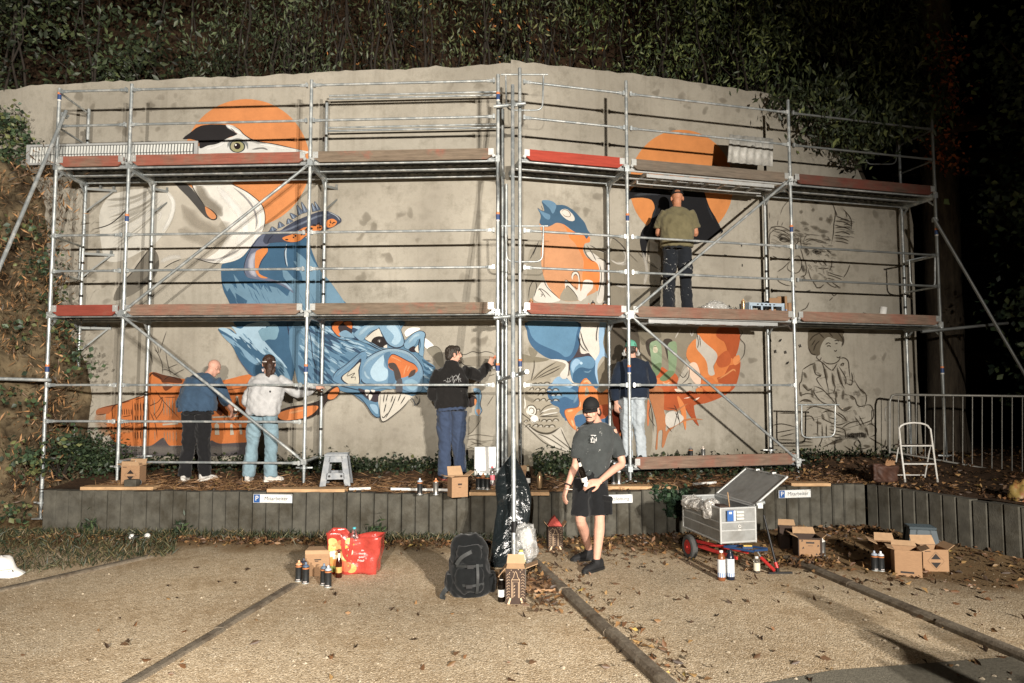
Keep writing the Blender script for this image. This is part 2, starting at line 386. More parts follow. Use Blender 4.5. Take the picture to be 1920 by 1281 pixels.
kerb(on_z(285, 1044), on_z(-120, 1135), .10, .03, "half buried kerb along the grass at the left edge")

# ------------------------------------------------------------------ the big wall
WT = 6.70
wall = thing("concrete_wall", "tall bent plastered concrete wall painted with a half finished animal mural", "wall", (0, WALL_Y, 0))
def wall_panel(name, pts_uv, left):
    # outline on the wall's face, uneven along the top, 0.35 m thick
    n = NL if left else NR
    P = pts_uv; back = [p - n*.35 for p in P]; k = len(P)
    mb = MB(); mb.add(P+back, [tuple(range(k))] + [(i, i+k, (i+1) % k+k, (i+1) % k) for i in range(k)])
    tr = tessellate_polygon([P]); 
    mb.f[0] = None; 
    mb.f = mb.f[1:]; mb.m = mb.m[1:]; mb.sm = mb.sm[1:]
    for t in tr: mb.f.append(list(t)); mb.m.append(0); mb.sm.append(False)
    o = mb.build(name, MAT['wall'], wall); outward(o); return o
def top_edge(us, vs, left):
    out = []
    n = int(abs(us[-1]-us[0])/14)
    for i in range(n+1):
        u = us[0] + (us[-1]-us[0])*i/n
        v = np.interp(u, us if us[0] < us[-1] else us[::-1], vs if us[0] < us[-1] else vs[::-1])
        p = wall_pt(u if not left else min(u, 957.99), v); 
        p.z += .035*mnoise.noise((u*.045, 1.3, 0)) + .014*mnoise.noise((u*.21, 5, 0))
        out.append(p)
    return out
te = top_edge([958, 700, 480, 250, 60, 0, -140], [120, 131, 143, 150, 160, 172, 190], True)
pl = te + [Vector((te[-1].x, te[-1].y, .1)), Vector((te[0].x, te[0].y, .1))]
wall_panel("wall_panel", pl, True)
te = top_edge([958, 1100, 1260, 1470, 1560, 1600], [113, 129, 148, 180, 196, 205], False)
# the right end: the wall stops at a rounded corner, its upper part is broken away under the leaning trunk
tail = [wall_pt(1604, 240), wall_pt(1600, 300), wall_pt(1618, 340), wall_pt(1640, 366), wall_pt(1685, 374), wall_pt(1706, 388), wall_pt(1712, 420), wall_pt(1720, 700), wall_pt(1735, 905)]
tail[-1].z = .1
wall_panel("wall_panel", te + tail + [Vector((te[0].x, te[0].y, .1))], False)

# ------------------------------------------------------------------ rock bank at the left end
mb = MB(); mb.smooth = True
rows, cols = 84, 70; vs = []
zs = [0, .3, .7, 1.2, 1.7, 2.2, 2.7, 3.3, 3.9, 4.6, 5.2, 5.6]
xr = [-6.2, -6.25, -6.35, -6.4, -6.35, -6.45, -6.75, -7.0, -7.15, -7.2, -7.5, -8.1]
yf = [9.5, 9.52, 9.54, 9.55, 9.56, 9.6, 9.7, 9.8, 9.9, 10.0, 10.1, 10.4]
for i in range(rows):
    z = -.1 + 5.75*i/(rows-1)
    X = np.interp(z, zs, xr); Y = np.interp(z, zs, yf); Yw = wall_y(X) + .1
    for j in range(cols):
        s = j/(cols-1)
        # from the wall, round the nose, then along the front to the far left
        if s < .35:
            q = s/.35*PI/2; x = X - (1-math.cos(q))*0.0 - .9*(1-math.cos(q)); y = Yw - (Yw-Y)*math.sin(q)
        else:
            q = (s-.35)/.65; x = X-.9 - q*7; y = Y - q*1.2
        p = Vector((x, y, z)); nv = Vector((.25, -1, .35)).normalized()
        a = (mnoise.fractal(p*1.3, .9, 2.1, 7)*.36 + abs(mnoise.noise(p*2.7))*-.4 + .12 - .12*abs(mnoise.noise(p*6.1)) + .10*mnoise.cell(p*3.1+p*.0) + .05*mnoise.noise(p*9))
        vs.append(p + nv*a*min(1, s/.12))
mb.add(vs, [(i*cols+j, i*cols+j+1, (i+1)*cols+j+1, (i+1)*cols+j) for i in range(rows-1) for j in range(cols-1)])
o = structure(mb.build("rock_bank", MAT['rock']))

# ------------------------------------------------------------------ night backdrop at the right: trunk, dark house
MAT['bark'] = M("grey_bark", S(74, 64, 50), .95, var=.3, scale=5, bump=.9, bscale=22, dirt=S(44, 34, 24), dscale=2, damt=.8, streak=(4, 4, .7))
t = thing("tree", "thick grey tree trunk standing just past the right end of the wall", "tree", at(1772, 868, 12.4))
b0 = at(1776, 868, 12.4); 
mb = MB(); cen = [at(1774, 880, 12.4), at(1772, 700, 12.4), at(1766, 480, 12.4), at(1756, 250, 12.4), at(1750, 60, 12.4), at(1752, -160, 12.4)]
pts = []; rad = []
for i in range(26):
    q = i/25*(len(cen)-1); a = int(min(q, len(cen)-2)); f = q-a
    p = cen[a].lerp(cen[a+1], f); pts.append(p + Vector((mnoise.noise((i*.5, 0, 0))*.03, 0, 0))); rad.append((.32 - .05*i/25)*(1+.05*mnoise.noise((i*.8, 4, 0))) + (.10*(1-i/3) if i < 3 else 0))
mb.tube(pts, rad, 20); mb.build("trunk", MAT['bark'], t)
TRUNK = t
MAT['house'] = M("dark_render", S(72, 60, 50), .9, var=.15, world=True); MAT['pane'] = M("dark_pane", (.01, .01, .012), .1, var=0)
hs = thing("house", "dark house with barely visible windows far behind the barrier", "house", (13.0, 21, 0))
mb = MB(); mb.box((16, 23, 4.6), (9, 4, 9.2)); mb.build("wall", MAT['house'], hs)
MAT['housef'] = M("window_frame_paint", S(110, 104, 96), .6, var=.1)
for ix in range(4):
    for iz in range(3):
        x = 12.4 + ix*2.0; z = 1.3 + iz*2.8; mb = MB()
        for (cx, cz, w, h) in ((x-.5, z+.75, .08, 1.66), (x+.5, z+.75, .08, 1.66), (x, z-.04, .92, .08), (x, z+1.54, .92, .08)): mb.box((cx, 20.97, cz), (w, .1, h))
        f = mb.build("window", MAT['housef'], hs)
        mb = MB(); mb.box((x, 20.985, z+.75), (.92, .02, 1.5)); mb.build("pane", MAT['pane'], f)
mb = MB(); mb.box((16, 23, 9.35), (9.6, 4.6, .3)); mb.build("roof", MAT['black'], hs)
# ------------------------------------------------------------------ the scaffold
ZF = .56
def zv(v, y=None, u=585):
    x, yy = pole_xy(u); return at(u, v, yy).z
Z_TOP, Z_R4, Z_R3, Z_R2, Z_R1, Z_R0, Z_RB = zv(162), zv(228), zv(437), zv(505), zv(722), zv(791), zv(868)
Z_D1, Z_D2 = zv(590), zv(306)                  # underside of the toe boards = deck level
STK = M("sticker_blue", S(40, 70, 120), .5, var=.05); STO = M("sticker_orange", S(214, 120, 50), .5, var=.05); STW = M("sticker_white", S(210, 206, 196), .5, var=.05)
TIE = M("cable_tie_black", S(18, 18, 18), .5, var=.05)
class Side: pass
def mk_side(us_front, us_back, label, base_u):
    s = Side(); s.f = [Vector((*pole_xy(u), 0)) for u in us_front]; s.b = [None if u is None else Vector((*pole_xy(u, .74), 0)) for u in us_back]
    s.t = thing("scaffold", label, "scaffold", (s.f[base_u].x, s.f[base_u].y, ZF), 0, "scaffolds in front of the mural wall")
    return s
LS = mk_side([933, 573, 226, 87], [942, 603, 275, 145], "left run of steel tube scaffold standing before the heron and blue beast", 1)
RS = mk_side([975, 1180, 1492, 1768], [None, 1143, 1442, 1703], "right run of steel tube scaffold standing before the finch and crow", 1)
TR_ = .0242
def V(p, z): return Vector((p.x, p.y, z))
def standard(s, p, z0, z1, r=TR_, m='steel', jack=True, joints=()):
    mb = MB(); mb.tube([V(p, z0+(.16 if jack else 0)), V(p, z1)], r, 12)
    for zj in joints:
        mb.tube([V(p, zj-.09), V(p, zj+.09)], r+.0035, 12)
    o = mb.build("standard", MAT[m], s.t)
    if jack:
        mb = MB(); mb.tube([V(p, z0), V(p, z0+.30)], r*.8, 10); mb.tube([V(p, z0+.2), V(p, z0+.225)], r*2.2, 6)
        mb.box(V(p, z0+.004), (.15, .15, .008)); 
        for q in (-1, 1): mb.bar(V(p, z0+.212), V(p, z0+.212)+Vector((q*.11, .02, 0)), .018, .018)
        mb.build("base_jack", MAT['steel'], s.t)
    return o
def stickers(s, o, p, z, three=True):
    for k, (m, a, b) in enumerate(((STO, .055, .085), (STK, -.02, .055), (STW, -.04, -.02))):
        mb = MB(); mb.tube([V(p, z+a), V(p, z+b)], TR_+.0016, 12, caps=False); q = mb.build("sticker", m, o, world=False)
        q.data.transform(Matrix.Translation(-Vector(s.t.location)))
def ledger(s, a, b, z0, z1=None, name="guard_rail", r=.0168, flat=True, off=.0, m='steel'):
    A = V(a, z0); B = V(b, z0 if z1 is None else z1); d = (B-A).normalized(); n = Vector((d.y, -d.x, 0)).normalized()
    A = A + n*off + d*.035; B = B + n*off - d*.035
    mb = MB()
    if flat:
        mb.tube([A+d*.10, B-d*.10], r, 10, caps=False)
        for q, e in ((A, d), (B, -d)):             # flattened, drilled ends with a wedge head
            mb.bar(q, q+e*.115, .014, r*2.5)
            mb.tube([q+e*.09, q+e*.14], [r*1.18, r], 10)
            mb.box(q+e*.02, (.026, .05, .062)); mb.tube([q+e*.045-n*-.012, q+e*.045+n*.014], .011, 8)
    else: mb.tube([A, B], r, 10)
    return mb.build(name, MAT[m], s.t)
def transom(s, a, b, z, m='steel'):                # deck carrier from front to back pole, with corner gussets
    A, B = V(a, z-.01), V(b, z-.01); d = (B-A).normalized(); mb = MB()
    mb.bar(A+d*.02, B-d*.02, .055, .05); mb.bar(A+d*.03+Vector((0, 0, -.03)), B-d*.03+Vector((0, 0, -.03)), .03, .02)
    for q, e in ((A, d), (B, -d)):
        mb.bar(q+e*.02+Vector((0, 0, -.14)), q+e*.16+Vector((0, 0, -.02)), .02, .025)
        mb.box(q+Vector((0, 0, .02)), (.06, .06, .09))
    for k in range(4): mb.box(A.lerp(B, .16+.2*k)+Vector((0, 0, .032)), (.045, .045, .022))
    return mb.build("transom", MAT[m], s.t)
DECKB = M("deck_underside", S(58, 58, 58), .6, metal=.3, var=.2)
def deck(s, a, b, a2, b2, z, kind='steel'):
    """two steel planks side by side, lipped at the edges; the aluminium kind has cross bars and an open hatch"""
    z += .06
    for k in range(2):
        f0, f1 = (.05+.475*k), (.05+.475*k+.43)
        mb = MB(); P = [a.lerp(a2, f0), b.lerp(b2, f0), b.lerp(b2, f1), a.lerp(a2, f1)]; d = (P[1]-P[0]).normalized()
        P = [P[0]+d*.035, P[1]-d*.035, P[2]-d*.035, P[3]+d*.035]
        mb.mi = 1
        if kind == 'steel':
            mb.add([V(p, z-.006) for p in P]+[V(p, z+.001) for p in P], [(3, 2, 1, 0), (4, 5, 6, 7)])
            n_ = int((P[1]-P[0]).length/.12)
            for i in range(1, n_):                    # pressed ribs across the underside
                mb.bar(V(P[0].lerp(P[1], i/n_), z-.012), V(P[3].lerp(P[2], i/n_), z-.012), .035, .01)
        elif k == 1:
            mb.add([V(p, z-.006) for p in P]+[V(p, z+.001) for p in P], [(3, 2, 1, 0), (4, 5, 6, 7)])
        mb.mi = 0
        for q0, q1 in ((P[0], P[1]), (P[3], P[2])):
            mb.bar(V(q0, z-.036), V(q1, z-.036), .022, .062); mb.tube([V(q0, z-.062), V(q1, z-.062)], .017, 8)
        for q0, q1 in ((P[0], P[3]), (P[1], P[2])): mb.bar(V(q0, z-.035), V(q1, z-.035), .03, .055)
        if kind == 'alu':
            n_ = 8
            for i in range(1, n_): mb.bar(V(P[0].lerp(P[1], i/n_), z-.045), V(P[3].lerp(P[2], i/n_), z-.045), .05, .028)
        mb.build("deck_plank", [MAT['alu' if kind == 'alu' else 'steel'], DECKB], s.t)
    if kind == 'alu':                                 # ladder stowed below the hatch
        mb = MB(); L0 = a.lerp(a2, .30).lerp(b.lerp(b2, .30), .12); L1 = a.lerp(a2, .30).lerp(b.lerp(b2, .30), .9); w = (a2-a).normalized()*.17
        for q in (-1, 1): mb.bar(V(L0+w*q, z-.11), V(L1+w*q, z-.11), .022, .05)
        for i in range(1, 8): mb.bar(V(L0.lerp(L1, i/8)-w, z-.11), V(L0.lerp(L1, i/8)+w, z-.11), .03, .03)
        mb.build("hatch_ladder", MAT['alu'], s.t)
FIT = M("zinc_fitting", S(196, 198, 194), .4, metal=.5, var=.12)
def toe_board(s, a, b, z, mat, h=.150, ins=.06, off=.03, label=None, z1=None):
    A, B = V(a, z), V(b, z if z1 is None else z1); d = (B-A).normalized(); n = Vector((d.y, -d.x, 0)).normalized(); L = (B-A).length; cc = .085
    P = [(ins, cc*.75), (ins+cc, 0), (L-ins-cc, 0), (L-ins, cc*.75), (L-ins, h-.02), (L-ins-.03, h), (ins+.03, h), (ins, h-.02)]
    # waney top edge
    Q = P[:4] + [P[4], P[5]]; 
    for i in range(1, 12): q = 1-i/12; Q.append((ins+.03+(L-2*ins-.06)*q, h+.004*mnoise.noise((q*9, z*3, L))))
    Q += [P[6], P[7]]
    mb = MB(); mb.prism(Q, off-.014, off+.014, lambda x, y, dd: A + d*x + n*dd + Vector((0, 0, y)))
    # local frame: long axis along x, so the grain follows the board
    o = mb.build("toe_board", mat, None); outward(o)
    ang = math.atan2(d.y, d.x); inv = Matrix.Rotation(-ang, 4, 'Z') @ Matrix.Translation(-A)
    o.data.transform(inv); o.parent = s.t; o.matrix_parent_inverse = Matrix(); o.location = A - Vector(s.t.location); o.rotation_euler = (0, 0, ang)
    o.data.transform(Matrix.Translation((A.x*3.7, 0, A.z*2.9))); o.location = o.location - Matrix.Rotation(ang, 3, 'Z') @ Vector((A.x*3.7, 0, A.z*2.9))
    if label: o['label'] = label
    for e in (0, 1):
        mb = MB(); c = (A if e == 0 else B) + d*((ins+.03)*(1 if e == 0 else -1)) + n*(off+.017)
        mb.bar(c+Vector((0, 0, .055)), c+Vector((0, 0, .145)), .004, .075, up=d); 
        mb.bar(c-d*.02*(1 if e == 0 else -1)+Vector((0, 0, .03)), c-d*.055*(1 if e == 0 else -1)+Vector((0, 0, .05)), .03, .03)
        for zz in (.08, .125): mb.tube([c+Vector((0, 0, zz)), c+n*.008+Vector((0, 0, zz))], .008, 6)
        mb.build("board_fitting", FIT, s.t)
    return o
def coupler(s, p, ax, m='steel'):
    mb = MB(); p = Vector(p); ax = Vector(ax).normalized(); a, b = basis(ax)
    mb.tube([p-ax*.03, p+ax*.03], .034, 10); mb.box(p+a*.035, (.05, .05, .06)); mb.tube([p+a*.03-b*.03, p+a*.03+b*.04], .012, 8); mb.tube([p+a*.03+b*.035, p+a*.03+b*.055], .019, 6)
    mb.build("coupler", MAT[m], s.t)
def brace(s, p0, p1, r=.0195):
    p0, p1 = Vector(p0), Vector(p1); d = (p1-p0).normalized(); mb = MB()
    mb.tube([p0+d*.10, p1-d*.10], r, 10, caps=False)
    for q, e in ((p0, d), (p1, -d)):
        mb.bar(q, q+e*.14, .016, .052, up=(0, 1, 0)); mb.tube([q+e*.10, q+e*.15], [r*1.1, r], 10)
        mb.box(q, (.07, .05, .07))
    mb.build("diagonal_brace", MAT['steel'], s.t)
# ---- standards
J1, J2 = Z_D1-.02, Z_D2-.02
LT = [zv(140, u=935), zv(150), at(246, 157, front_y(-5.1)).z, at(115, 165, front_y(-6.1)).z]
for i, p in enumerate(LS.f):
    z0 = ZF-.005 if i < 3 else .06
    o = standard(LS, p, z0, LT[i], joints=(J1+.25, J2+.2))
    zs_ = {0: (at(935, 185, p.y).z, at(933, 410, p.y).z, at(932, 693, p.y).z), 1: (at(573, 695, p.y).z,), 2: (at(234, 413, p.y).z,), 3: (at(113, 185, p.y).z, at(87, 695, p.y).z)}[i]
    for z in zs_: stickers(LS, o, p, z)
BT = [at(950, 205, LS.b[0].y).z, at(612, 190, LS.b[1].y).z, Z_D2+.02, at(168, 205, LS.b[3].y).z]
for i, p in enumerate(LS.b):
    o = standard(LS, p, ZF+.06, BT[i], joints=(J1+.2,))
    for zz in (Z_R0+.0, Z_R1, Z_R3-.1, Z_R2-.1):
        if i and zz < BT[i]:
            mb = MB(); mb.tube([V(p, zz-.16), V(p, zz-.125)], TR_+.002, 12); q = mb.build("tape_band", TIE, o, world=False); q.data.transform(Matrix.Translation(-Vector(LS.t.location)))
p2 = Vector((*pole_xy(949, .80), 0)); standard(LS, p2, ZF+.05, Z_D2-.1)
RT = [at(972, 128, RS.f[0].y).z, at(1175, 152, RS.f[1].y).z, at(1481, 188, RS.f[2].y).z, at(1750, 222, RS.f[3].y).z]
for i, p in enumerate(RS.f):
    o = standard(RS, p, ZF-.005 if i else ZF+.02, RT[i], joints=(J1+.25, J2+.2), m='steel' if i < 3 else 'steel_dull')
    zs_ = {0: (at(974, 685, p.y).z,), 1: (at(1177, 412, p.y).z, at(1180, 696, p.y).z), 2: (at(1486, 433, p.y).z,), 3: (at(1758, 438, p.y).z, at(1768, 697, p.y).z)}[i]
    for z in zs_: stickers(RS, o, p, z)
for i, p in enumerate(RS.b):
    if p is None: continue
    o = standard(RS, p, ZF+.08, [0, Z_D2-.02, Z_D2-.02, at(1690, 252, p.y).z][i], joints=(J1+.2,))
    for zz in (Z_R0-.35, Z_R3-.1, Z_R2-.1):
        mb = MB(); mb.tube([V(p, zz-.17), V(p, zz-.135)], TR_+.002, 12); q = mb.build("tape_band", TIE, o, world=False); q.data.transform(Matrix.Translation(-Vector(RS.t.location)))
# ---- guard rails, decks, boards
for s, bays in ((LS, ((0, 1), (1, 2), (2, 3))), (RS, ((0, 1), (1, 2), (2, 3)))):
    for n_, (i, j) in enumerate(bays):
        a, b = (s.f[j], s.f[i]) if s is LS else (s.f[i], s.f[j])
        rows = [Z_TOP, Z_R4, Z_R3, Z_R2]
        if not (s is RS and n_ == 2): rows.append(Z_R1)
        if s is LS and n_ > 0: rows += [Z_R0]
        if s is LS and n_ == 1: rows += [Z_RB]
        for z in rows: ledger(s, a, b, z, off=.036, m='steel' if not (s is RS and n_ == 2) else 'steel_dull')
        a2 = s.b[j] if s is LS else s.b[i]; b2 = s.b[i] if s is LS else s.b[j]
        if a2 is None: dd = (b-a).normalized(); a2 = a + Vector((-dd.y, dd.x, 0))*.74
        if b2 is None: b2 = b + (a2-a)
        for z, lv in ((Z_D1, 1), (Z_D2, 2)):
            deck(s, a, b, a2, b2, z, 'alu' if (s is RS and n_ == 1) else 'steel')
            col = {(0, 0, 1): 'greybrown', (0, 1, 1): 'brown', (0, 2, 1): 'red', (0, 0, 2): 'greybrown', (0, 1, 2): 'redbrown', (0, 2, 2): 'redbrown',
                   (1, 0, 1): 'redbrown', (1, 1, 1): 'brown', (1, 2, 1): 'brown', (1, 0, 2): 'orange', (1, 1, 2): 'grey', (1, 2, 2): 'dark'}[(0 if s is LS else 1, n_, lv)]
            toe_board(s, a, b, z, BOARD[col], label={'red': 'red painted toe board', 'orange': 'bright orange red toe board', 'grey': 'bare grey toe board'}.get(col))
    for k in range(4):
        if s.b[k] is None: continue
        for z in (Z_D1, Z_D2): transom(s, s.f[k], s.b[k], z)
# low working platform at the right with its own board
a, b = RS.f[1], RS.f[2]; zp = at(1190, 880, a.y).z
PLAT_Z = zp
toe_board(RS, a, b, zp, BOARD['brown'], h=.165); deck(RS, a, b, RS.b[1], RS.b[2], zp-.0, 'steel')
for k in (1, 2): transom(RS, RS.f[k], RS.b[k], zp)
# ledgers along the foot of the left run
for k in (1, 2, 3):
    zz = at([0, 570, 219, 85][k], 866, LS.f[k].y).z if k < 3 else at(85, 863, LS.f[3].y).z
    ledger(LS, LS.f[k], LS.b[k], zz, name="base_ledger", r=.02, flat=False)
# ---- inner rails behind the top deck and side rails at the ends
for v in (190, 250):
    z = at(700, v-4, LS.b[1].y).z
    for dz in (0, .05): ledger(LS, LS.b[1], LS.b[0], z+dz, r=.0145, flat=False)
    mb = MB()
    for q in (.12, .4, .7): mb.bar(V(LS.b[1].lerp(LS.b[0], q), z), V(LS.b[1].lerp(LS.b[0], q), z+.05), .012, .03)
    mb.build("rail_spacer", MAT['steel'], LS.t)
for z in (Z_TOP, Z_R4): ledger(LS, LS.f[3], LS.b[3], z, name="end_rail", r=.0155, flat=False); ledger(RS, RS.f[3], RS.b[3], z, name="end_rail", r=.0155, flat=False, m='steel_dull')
for z in (Z_R3, Z_R2): ledger(LS, LS.f[3], LS.b[3], z, name="end_rail", r=.0155, flat=False); ledger(RS, RS.f[3], RS.b[3], z, name="end_rail", r=.0155, flat=False)
# short pole at the top left with double side guard, and the wall side brackets
pm = LS.f[3].lerp(LS.b[3], 1.0)
def bracket(s, p, q, z):
    mb = MB(); d = (q-p).normalized(); A = V(p, z)
    mb.bar(A, A+d*.42, .03, .035); mb.bar(A+d*.38, A+Vector((0, 0, -.36)), .02, .022); mb.bar(A+d*.14, A+d*.14+Vector((0, 0, -.22)), .02, .022)
    for k in (.2, .38): mb.box(A+d*k+Vector((0, 0, .04)), (.03, .03, .05))
    mb.build("wall_bracket", MAT['steel_dull'], s.t)
for k in (3,):
    for z in (Z_D2-.08, Z_R3-.1, Z_D1-.1): bracket(LS, LS.b[k], LS.b[k]+Vector((.8, .25, 0)), z)
for k in (1, 2): bracket(LS, LS.b[k], LS.b[k]+Vector((.3, .35, 0)), Z_D2-.1)
# ---- U-shaped end guards
def u_guard(s, pts, r=.0125, m='steel'):
    mb = MB(); c = []
    P = [Vector(p) for p in pts]
    for i, p in enumerate(P):
        if 0 < i < len(P)-1:
            a = (P[i-1]-p).normalized(); b = (P[i+1]-p).normalized(); rr = min(.1, (P[i-1]-p).length*.4)
            for q in range(6): t = q/5; c.append((p+a*rr)*(1-t)**2 + p*2*t*(1-t) + (p+b*rr)*t*t)
        else: c.append(p)
    mb.tube(c, r, 8); mb.tube([P[0]+(P[0]-P[-1])*.12, P[-1]+(P[-1]-P[0])*.12], r, 8)
    mb.build("end_guard", MAT[m], s.t)
yc = RS.f[0].y + .02
for (v0, v1) in ((140, 207), (424, 491)):
    u_guard(RS, [at(948, v0, yc), at(950, v1, yc), at(1017, v1, yc), at(1019, v0, yc)])
y5 = RS.f[2].y+.03
u_guard(RS, [at(1503, 759, y5), at(1503, 821, y5), at(1565, 819, y5), at(1566, 759, y5)])
y6 = RS.b[3].y
u_guard(RS, [at(1624, 258, y6), at(1624, 308, y6), at(1680, 308, y6), at(1682, 256, y6)], m='steel_dull')
y7 = RS.f[3].y; u_guard(RS, [at(1705, 488, y7), at(1707, 536, y7), at(1753, 540, y7), at(1753, 478, y7)])
u_guard(LS, [V(LS.f[3].lerp(LS.b[3], .05), Z_R3+.0), V(LS.f[3].lerp(LS.b[3], .05), Z_R2-.02), V(LS.f[3].lerp(LS.b[3], .9), Z_R2-.02), V(LS.f[3].lerp(LS.b[3], .9), Z_R3)])
# ---- diagonals
n_ = Vector((-TL, -1, 0))*.06; nr = Vector((TR, -1, 0))*.06
def on_side(u, v, s, off=-.06):
    x, y = pole_xy(u, off); 
    a = (u-960)/FPX
    for _ in range(20): y = front_y(x, off); x = at(u, v, y).x
    return at(u, v, front_y(x, off))
brace(LS, on_side(229, 586, LS), on_side(582, 306, LS)); brace(LS, on_side(226, 590, LS), on_side(570, 866, LS))
brace(RS, on_side(1182, 588, RS), on_side(1482, 336, RS)); brace(RS, on_side(1182, 592, RS), on_side(1497, 864, RS))
# ---- rakers and tie tubes
def tie_tube(s, p0, p1, r=.0242, name="tie_tube", m='steel'):
    mb = MB(); mb.tube([p0, p1], r, 12, caps=False); p0, p1 = Vector(p0), Vector(p1); d = (p1-p0).normalized()
    mb.tube([p1, p1-d*.003], r, 12); 
    return mb.build(name, MAT[m], s.t)
y8 = LS.f[3].y-.06
tie_tube(LS, at(124, 208, y8), at(-60, 640, y8-1.3), name="raker")
coupler(LS, at(119, 216, y8+.03), (0, 0, 1))
tie_tube(LS, at(95, 713, y8), at(-80, 708, y8-.3))
y9 = RS.f[3].y-.06
tie_tube(RS, at(1750, 408, y9), at(1960, 768, y9-.5), name="raker", m='steel_dull'); coupler(RS, at(1754, 412, y9+.04), (0, 0, 1))
tie_tube(RS, at(1728, 622, y9-.02), at(1890, 606, y9-.05), m='steel_dull'); coupler(RS, at(1765, 618, y9+.02), (0, 0, 1))
# front prop pole on the gravel, tied back with short tubes
pp = on_z(964, 1072); PROP = pp
zt = at(961, 160, pp.y+.0).z
pt_top = at(961, 160, 8.95)
standard(RS, Vector((pp.x, pp.y, 0)), .0, 1.0, jack=False) if False else None
mb = MB(); pr_top = Vector((pole_xy(963, -.05)[0], front_y(0, -.10), at(961, 160, 9.0).z))
PROP = Vector((pp.x, pp.y, 0))
mb.tube([PROP, at(962, 700, pp.y+.55), at(961, 160, 8.98)], .0245, 12); mb.build("prop_pole", MAT['steel'], RS.t)
c0 = at(962, 703, pp.y+.52)
tie_tube(RS, at(937, 713, 9.25), at(988, 697, pp.y+.42)); coupler(RS, c0, (0, 0, 1)); coupler(RS, at(935, 709, 9.07), (0, 0, 1)); coupler(RS, at(974, 703, RS.f[0].y-.03), (0, 0, 1))
for (v, yy) in ((196, 9.0), (592, 9.0)):
    tie_tube(RS, at(926, v+4, 9.02), at(986, v-2, 8.98)); coupler(RS, at(962, v, 8.95), (0, 0, 1)); coupler(RS, at(975, v, 9.06), (0, 0, 1)); coupler(RS, at(935, v+2, 9.06), (0, 0, 1))
# ---- sole boards on the terrace, each resting on its own
def sole(u0, u1, v, label, y=None, w=.19, h=.04, dv=0):
    p0 = on_z(u0, v, .575); p1 = on_z(u1, v+dv, .575); d = (p1-p0); L = d.length
    t = MB(); t.box((L/2, w/2, -h/2), (L, w, h)); o = t.build("sole_board", BOARD['pale'], None, bevel=.003)
    o.location = (p0.x, p0.y, .575+.012); o.rotation_euler = (0, 0, math.atan2(d.y, d.x)); tag(o, label, "plank", "pale planks along the terrace edge")
    return o
sole(150, 287, 915, "pale plank under the pole beside the cardboard box with a diamond mark")
sole(500, 646, 919, "pale plank under the grey step stool")
sole(880, 1030, 925, "pale plank under the bottles and cans behind the black bag")
sole(1140, 1272, 914, "pale plank above the Geschäftsleitung sign")
sole(1484, 1558, 908, "short pale plank beside the raised cart lid")
# ------------------------------------------------------------------ people: lofted volumes fused into one skin, clothes fused the same way
def crom(P, t):                                   # Catmull-Rom through P, t in 0..1
    n = len(P)-1; q = t*n; i = min(int(q), n-1); f = q-i
    p0, p1, p2, p3 = P[max(i-1, 0)], P[i], P[i+1], P[min(i+2, n)]
    return .5*((2*p1) + (p2-p0)*f + (2*p0-5*p1+4*p2-p3)*f*f + (3*p1-p0-3*p2+p3)*f**3)
def loft(mb, rings, n=20, e=2.3):
    vs = []; k = len(rings)
    for c, ax, ay, rx, ry in rings:
        for j in range(n):
            th = 2*PI*j/n; cx, sy = math.cos(th), math.sin(th)
            vs.append(c + ax*(rx*math.copysign(abs(cx)**(2/e), cx)) + ay*(ry*math.copysign(abs(sy)**(2/e), sy)))
    fs = [(i*n+j, i*n+(j+1) % n, (i+1)*n+(j+1) % n, (i+1)*n+j) for i in range(k-1) for j in range(n)]
    fs += [tuple(reversed(range(n))), tuple(range((k-1)*n, k*n))]
    mb.add(vs, fs)
def limb(mb, pts, rad, sub=5, n=14, flat=None):
    pts = [Vector(p) for p in pts]; k = len(pts)-1; P = []; Rr = []
    for i in range(k*sub+1):
        t = i/(k*sub); P.append(crom(pts, t) if k > 1 else pts[0].lerp(pts[1], t))
        q = t*k; a = min(int(q), k-1); Rr.append(rad[a]+(rad[a+1]-rad[a])*(q-a))
    mb.tube(P, Rr, n)
def ball(mb, c, r, rot=None, n=16):
    prof = [(math.sin(PI*i/10), -math.cos(PI*i/10)) for i in range(11)]
    vs = []; c = Vector(c)
    for q, z in prof:
        for j in range(n):
            th = 2*PI*j/n; p = Vector((q*math.cos(th)*r[0], q*math.sin(th)*r[1], z*r[2])); vs.append(c + (rot @ p if rot else p))
    mb.add(vs, [(i*n+j, i*n+(j+1) % n, (i+1)*n+(j+1) % n, (i+1)*n+j) for i in range(10) for j in range(n)])
